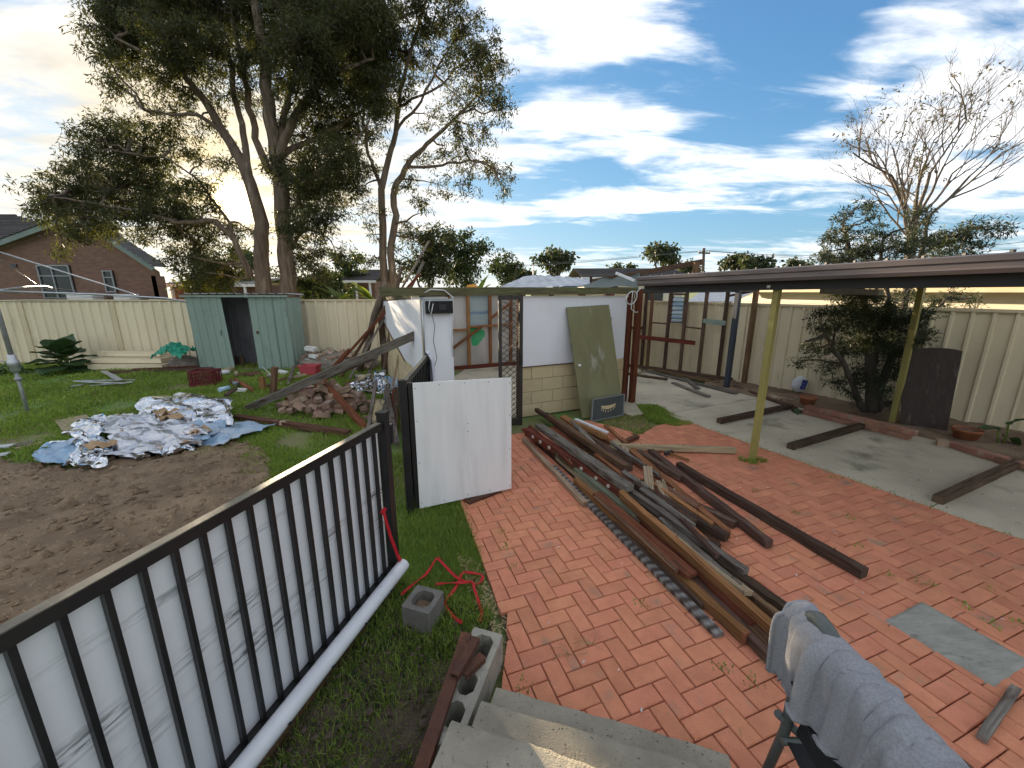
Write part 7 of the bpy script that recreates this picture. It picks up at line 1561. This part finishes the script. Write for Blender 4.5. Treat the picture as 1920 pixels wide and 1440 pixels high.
# ------------------------------------------------------------------ grass, weeds, litter
def grass_field(name, polys, holes, n, hmin, hmax, w, m='grass', far=None, seed=2, patch=0.0, noise_cut=-9, height=None):
    rs = np.random.default_rng(seed); xs = [p[0] for q in polys for p in q]; ys = [p[1] for q in polys for p in q]
    X = rs.uniform(min(xs), max(xs), n*4); Y = rs.uniform(min(ys), max(ys), n*4); k = np.zeros(len(X), bool)
    for q in polys: k |= inpoly_np(X, Y, q)
    for q in holes: k &= ~inpoly_np(X, Y, q)
    X, Y = X[k], Y[k]
    d = np.hypot(X, Y)
    if far: kk = rs.random(len(X)) < np.clip((far/d)**1.4, 0, 1); X, Y, d = X[kk], Y[kk], d[kk]
    X, Y, d = X[:n], Y[:n], d[:n]
    nz = np.array([noise.fractal(V3((x*1.1, y*1.1, 4)), 1, 2, 3) for x, y in zip(X, Y)]); kk = nz > noise_cut+rs.normal(0, .12, len(nz)); X, Y, d, nz = X[kk], Y[kk], d[kk], nz[kk]; N_ = len(X)
    z = np.array([gz(x, y) for x, y in zip(X, Y)])-.012
    h = rs.uniform(hmin, hmax, N_)*(1+.8*np.clip(nz, -.5, .8)); a = rs.uniform(0, 2*np.pi, N_); wd = w*rs.uniform(.7, 1.3, N_)*np.clip(d/4, .8, 3.0); bend = rs.uniform(.1, .9, N_)*h; b2 = rs.uniform(0, 2*np.pi, N_)
    dx, dy = np.cos(a)*wd/2, np.sin(a)*wd/2; ex, ey = np.cos(b2)*bend, np.sin(b2)*bend
    p0 = np.stack([X-dx, Y-dy, z], 1); p1 = np.stack([X+dx, Y+dy, z], 1); p2 = np.stack([X+dx*.8+ex*.35, Y+dy*.8+ey*.35, z+h*.62], 1); p3 = np.stack([X-dx*.8+ex*.35, Y-dy*.8+ey*.35, z+h*.62], 1)
    tip = np.stack([X+ex, Y+ey, z+h*.95], 1); tip2 = tip+np.stack([dx, dy, 0*dx], 1)*.1
    v = np.concatenate([np.stack([p0, p1, p2, p3], 1), np.stack([p3, p2, tip2, tip], 1)], 0).reshape(-1, 3)
    o = fast_mesh(name, v, None, m); o['kind'] = 'stuff'; return o
LAWN = [(-16.5, 10.3), (-16.5, 4.3), (-6.2, 4.4), (-1.2, 0.5), (-0.85, 2.4), (-0.3, 2.3), (-0.22, 2.6), (-0.49, 3.44), (-0.62, 4.3), (-0.9, 5.2), (-1.25, 5.5), (-2.95, 9.3), (-2.9, 10.7), (-7, 10.35)]
g1 = grass_field('lawn_grass', [LAWN], [SOIL, BLDG], 120000, .035, .085, .0055, far=6.0, noise_cut=-.42); g1['label'] = 'green lawn grass'
g2 = grass_field('verge_grass', [[(-1.1, 5.2), (-1.0, 3.2), (-0.85, 2.3), (-0.2, 2.2), (-0.2, 2.6), (-0.45, 3.4), (-0.6, 4.4), (-0.8, 5.2)]], [], 26000, .02, .06, .0042, seed=5, noise_cut=-.35)
g3 = grass_field('weed_grass', [NEARS], [], 17000, .03, .10, .0055, seed=6, noise_cut=-.45)
g6 = grass_field('creeping_weed', [NEARS], [], 9000, .02, .05, .016, seed=16, noise_cut=-.30, m='leaf_big')
g8 = grass_field('soil_tufts', [SOIL], [], 9000, .015, .05, .006, far=4.0, seed=29, noise_cut=.32)
g7 = grass_field('dry_grass', [LAWN], [SOIL, BLDG], 22000, .02, .055, .005, far=6.0, noise_cut=.05, m='straw', seed=23)
g5 = grass_field('fringe_grass', [[(-4.9, 5.3), (-3.9, 5.9), (-2.6, 4.9), (-1.7, 3.6), (-1.4, 2.4), (-1.7, 2.4), (-2.2, 3.3), (-2.9, 3.9), (-3.4, 4.6), (-4.2, 4.7)]], [], 16000, .02, .05, .006, seed=9, noise_cut=.02)
GP4 = [tuple(gp(*q)[:2]) for q in ((1195, 762), (1230, 764), (1303, 797), (1268, 803), (1215, 790))]
g4 = grass_field('grass_patch', [GP4], [], 9000, .03, .07, .007, seed=7)
GP5 = [tuple(gp(*q)[:2]) for q in ((1140, 775), (1190, 770), (1230, 805), (1190, 822), (1120, 812))]
grass_field('dry_grass_patch', [GP5], [], 2200, .015, .04, .006, m='straw', seed=8); grass_field('thin_grass', [GP5], [], 2600, .015, .045, .006, seed=12, noise_cut=-.1)
# weeds in the paving joints
vs = []; rs = np.random.default_rng(3)
spots = [gp(*q) for q in ((1395, 868), (1410, 872), (1425, 868), (1365, 1082), (1735, 1098), (1720, 1100), (1850, 1108), (1805, 1142), (1415, 925), (1490, 965), (1350, 930), (1610, 1030), (1665, 1085), (1855, 1180), (1590, 975), (1420, 1000), (985, 1290), (1200, 1140), (1330, 1120), (1560, 900), (1900, 1170), (1300, 1010), (940, 1000), (948, 1030), (965, 1070), (1355, 1260), (1415, 1285))]
line = [SL(t)+V3((0, 0, 0)) for t in np.arange(-4.2, 1.6, .035)]
for p, n_, h in [(q, 60 if i < 3 else 22, .055 if i < 3 else .022) for i, q in enumerate(spots)]+[(q, 5, .018) for q in line]:
    for _ in range(n_):
        r = rs.normal(0, .028 if h < .05 else .035, 2); a, l = rs.uniform(0, 6.28), h*rs.uniform(.5, 1.3); b = np.array([p.x+r[0], p.y+r[1], .02]); d = np.array([math.cos(a)*l*.7, math.sin(a)*l*.7, l]); s = np.array([-math.sin(a), math.cos(a), 0])*.0045
        vs += [b-s, b+s, b+d*.8+s, b+d]
o = fast_mesh('paving_weeds', np.array(vs), None, 'grass'); o['kind'] = 'stuff'
mat('bed_leaf', (0.13, 0.09, 0.055), (0.08, 0.055, 0.035), var=.3)
scatter_slivers('paving_grit', PAVE, 1500, .009, .006, 'paver_dirt', .0305, tilt=.1)
scatter_slivers('paving_litter', PAVE, 170, .022, .010, 'fleck', .031, tilt=.1)
scatter_slivers('slab_litter', SLAB, 320, .035, .014, 'fleck', .032, tilt=.1); scatter_slivers('slab_leaf_litter', SLAB, 500, .06, .008, 'bed_leaf', .031, tilt=.1)
scatter_slivers('leaf_litter', PAVE, 260, .05, .006, 'straw', .032, tilt=.15)
BEDL = [tuple((SL(t)+ax_r*w)[:2]) for t, w in ((-4.5, 2.1), (3.2, 2.2), (3.2, 2.7), (-4.5, 2.7))]
scatter_slivers('bed_litter', BEDL, 900, .07, .008, 'straw', .05)
for k, (px, py) in enumerate([(1065, 1235), (1110, 1215)]):
    q = gp(px, py); mb = MB(); random.seed(80+k)
    for j in range(7): a = random.uniform(0, 6.28); mb.tube([q+UP*.03, q+V3((math.cos(a)*.05, math.sin(a)*.04, .045)), q+V3((math.cos(a+.3)*.11, math.sin(a+.3)*.08, .032))], [.002, .0018, .001], 4)
    tag(mb.build('twig', 'straw'), ['small spray of dry twigs on the paving near the steps', 'second spray of dry twigs on the paving, farther right'][k], 'twig')

# ------------------------------------------------------------------ folding chair with a fleece over its back (near right corner)
def chair():
    F0, F1 = V3((1.02, 1.12, .90)), V3((.985, .56, .90))              # top bar of the back, far end to near end
    d = (F1-F0).normalized(); x = V3((-d.y, d.x, 0)); 
    if x.x < 0: x = -x                                               # x points away from the eye's side
    rt = thing('folding_chair', 'grey tubular folding chair at the near right of the paving', 'chair', V3((1.1, .85, 0)))
    T_ = lambda nm, pts, r, m='chair_tube', par=rt: MB().tube(pts, r, 10).build(nm, m, par)
    T_('back_post', [F0+UP*.045, F0+V3((0, 0, -.03)), F0+V3((-.02, .0, -.45)), V3((.96, 1.16, .0))], [.024, .026, .017, .015])
    T_('back_post', [F1+UP*.03, F1+V3((-.02, 0, -.45)), V3((.93, .56, .0))], [.02, .017, .015])
    T_('back_rail', [F0, F1], .016)
    T_('leg', [V3((.97, 1.13, .52)), V3((1.25, 1.10, .25)), V3((1.5, 1.08, .0))], .014); T_('leg', [V3((.95, .58, .52)), V3((1.5, .6, .0))], .014)
    T_('leg', [V3((1.42, 1.08, .46)), V3((1.0, 1.1, .0))], .014); T_('leg', [V3((1.42, .6, .46)), V3((.98, .6, .0))], .014)
    T_('seat_rail', [V3((.98, 1.1, .43)), V3((1.45, 1.08, .46))], .013); T_('seat_rail', [V3((.98, .6, .43)), V3((1.45, .6, .46))], .013)
    mb = MB(); mb.grid(lambda u, v: V3((.99+.45*u, .6+.49*v, .44-.04*math.sin(math.pi*v))), 8, 8); mb.build('seat', 'black_cloth', rt)
    mb = MB(); mb.grid(lambda u, v: F0.lerp(F1, .02+.96*u)+UP*(-.44*v+.0)+x*(.03*math.sin(math.pi*v)+.012), 8, 8); mb.build('backrest', 'black_cloth', rt)
    cp = MB(); c = F0+UP*.05; cp.tube([F0+V3((-.01, .02, -.10)), F0+V3((0, .02, .0)), F0+V3((0, .008, .035)), F0+V3((0, -.02, .055)), F0+V3((0, -.06, .05)), F0+V3((0, -.10, .035))], [.026, .028, .029, .029, .027, .022], 12); cp.build('end_cap', 'chair_tube', rt)
    # fleece: a sheet let fall over the back rail and pushed together along it, so that it lies in folds
    NU, NV = 64, 78; rs = np.random.default_rng(12); A0, B0 = np.array(F0), np.array(F1); axd = (B0-A0)/np.linalg.norm(B0-A0); xd = np.array([-axd[1], axd[0], 0.]); xd *= np.sign(xd[0]) or 1
    LU, LV = 1.45, 0.66; su, sv = LU/(NU-1), LV/(NV-1); uu, vv = np.meshgrid(np.arange(NU)/(NU-1), np.arange(NV)/(NV-1), indexing='ij')
    span = 0.64; P = A0+axd*(-.055)+uu[..., None]*axd*span+((vv-.43)[..., None]*xd*LV*.55)
    P[..., 2] += .10+.085*np.sin(uu*19+1.8*np.sin(vv*3.4+1)+3.2*vv)*(.7+.5*uu)+.012*np.sin(vv*15+uu*9); Q = P.copy(); lim = np.array([.030, .030])
    def relax(p, sl1, sl2, l):
        a, b = p[sl1], p[sl2]; dlt = b-a; ln_ = np.linalg.norm(dlt, axis=-1, keepdims=True)+1e-9; c_ = dlt*(.5*(1-l/ln_)); p[sl1] += c_; p[sl2] -= c_
    S = slice
    for it in range(150):
        vel = (P-Q)*.90; Q = P.copy(); P0_ = P.copy(); P = P+vel; P[..., 2] -= .0011
        for _ in range(9):
            for o_ in (0, 1):
                n1 = (NU-o_)//2*2; relax(P, (S(o_, o_+n1-1, 2), S(None)), (S(o_+1, o_+n1, 2), S(None)), su)
                n2 = (NV-o_)//2*2; relax(P, (S(None), S(o_, o_+n2-1, 2)), (S(None), S(o_+1, o_+n2, 2)), sv)
            a, b = P[:-1, :-1], P[1:, 1:]; dl = b-a; ln_ = np.linalg.norm(dl, axis=-1, keepdims=True)+1e-9; c_ = dl*(.25*(1-np.hypot(su, sv)/ln_)); P[:-1, :-1] += c_; P[1:, 1:] -= c_
            a, b = P[:-4, :], P[4:, :]; dl = b-a; ln_ = np.linalg.norm(dl, axis=-1, keepdims=True)+1e-9; c_ = np.where(ln_ < 2.0*su, dl*(.10*(1-2.0*su/ln_)), 0); P[:-4] += c_; P[4:] -= c_
            t = np.clip(((P-A0) @ axd), -.06, .60); cen = A0+t[..., None]*axd; dl = P-cen; dl -= (dl @ axd)[..., None]*axd; ln_ = np.linalg.norm(dl, axis=-1, keepdims=True)+1e-9; rad = (.052+.035*np.clip(t, 0, .6)/.6)[..., None]
            push = np.where(ln_ < rad, dl*(rad/ln_-1), 0); P += push; Q += push*.55
            hit = (ln_ < rad*1.06); P = np.where(hit, P*.35+P0_*.65+push*.3, P)
            e = (P-A0) @ axd; ov = np.clip(e-.60, 0, None)+np.clip(e+.065, None, 0); P -= ov[..., None]*axd*.5
    for _ in range(2): P[1:-1, 1:-1] = P[1:-1, 1:-1]*.5+.125*(P[2:, 1:-1]+P[:-2, 1:-1]+P[1:-1, 2:]+P[1:-1, :-2])
    vs = [tuple(P[i, j]) for j in range(NV) for i in range(NU)]; mb = MB(); mb.add(vs, [(j*NU+i, j*NU+i+1, (j+1)*NU+i+1, (j+1)*NU+i) for j in range(NV-1) for i in range(NU-1)], None, True)
    fl = mb.build('fleece', 'fleece'); tag(fl, 'grey fleece jumper draped in thick folds over the chair back', 'fleece')
    so = fl.modifiers.new('thickness', 'SOLIDIFY'); so.thickness = .012; so.offset = 0; sb = fl.modifiers.new('smooth', 'SUBSURF'); sb.levels = 1; sb.render_levels = 1
    MB().tube([V3(P[i, 0]) for i in range(0, NU, 1)], .009, 6).build('hem', 'fleece', fl); MB().tube([V3(P[0, j]) for j in range(0, NV, 1)], .008, 6).build('cuff_edge', 'fleece', fl)
    MB().beam(F0+V3((-.035, -.05, -.16)), F0+V3((-.03, -.17, -.27)), .085, .012).build('strap', 'black_cloth', rt)
chair()
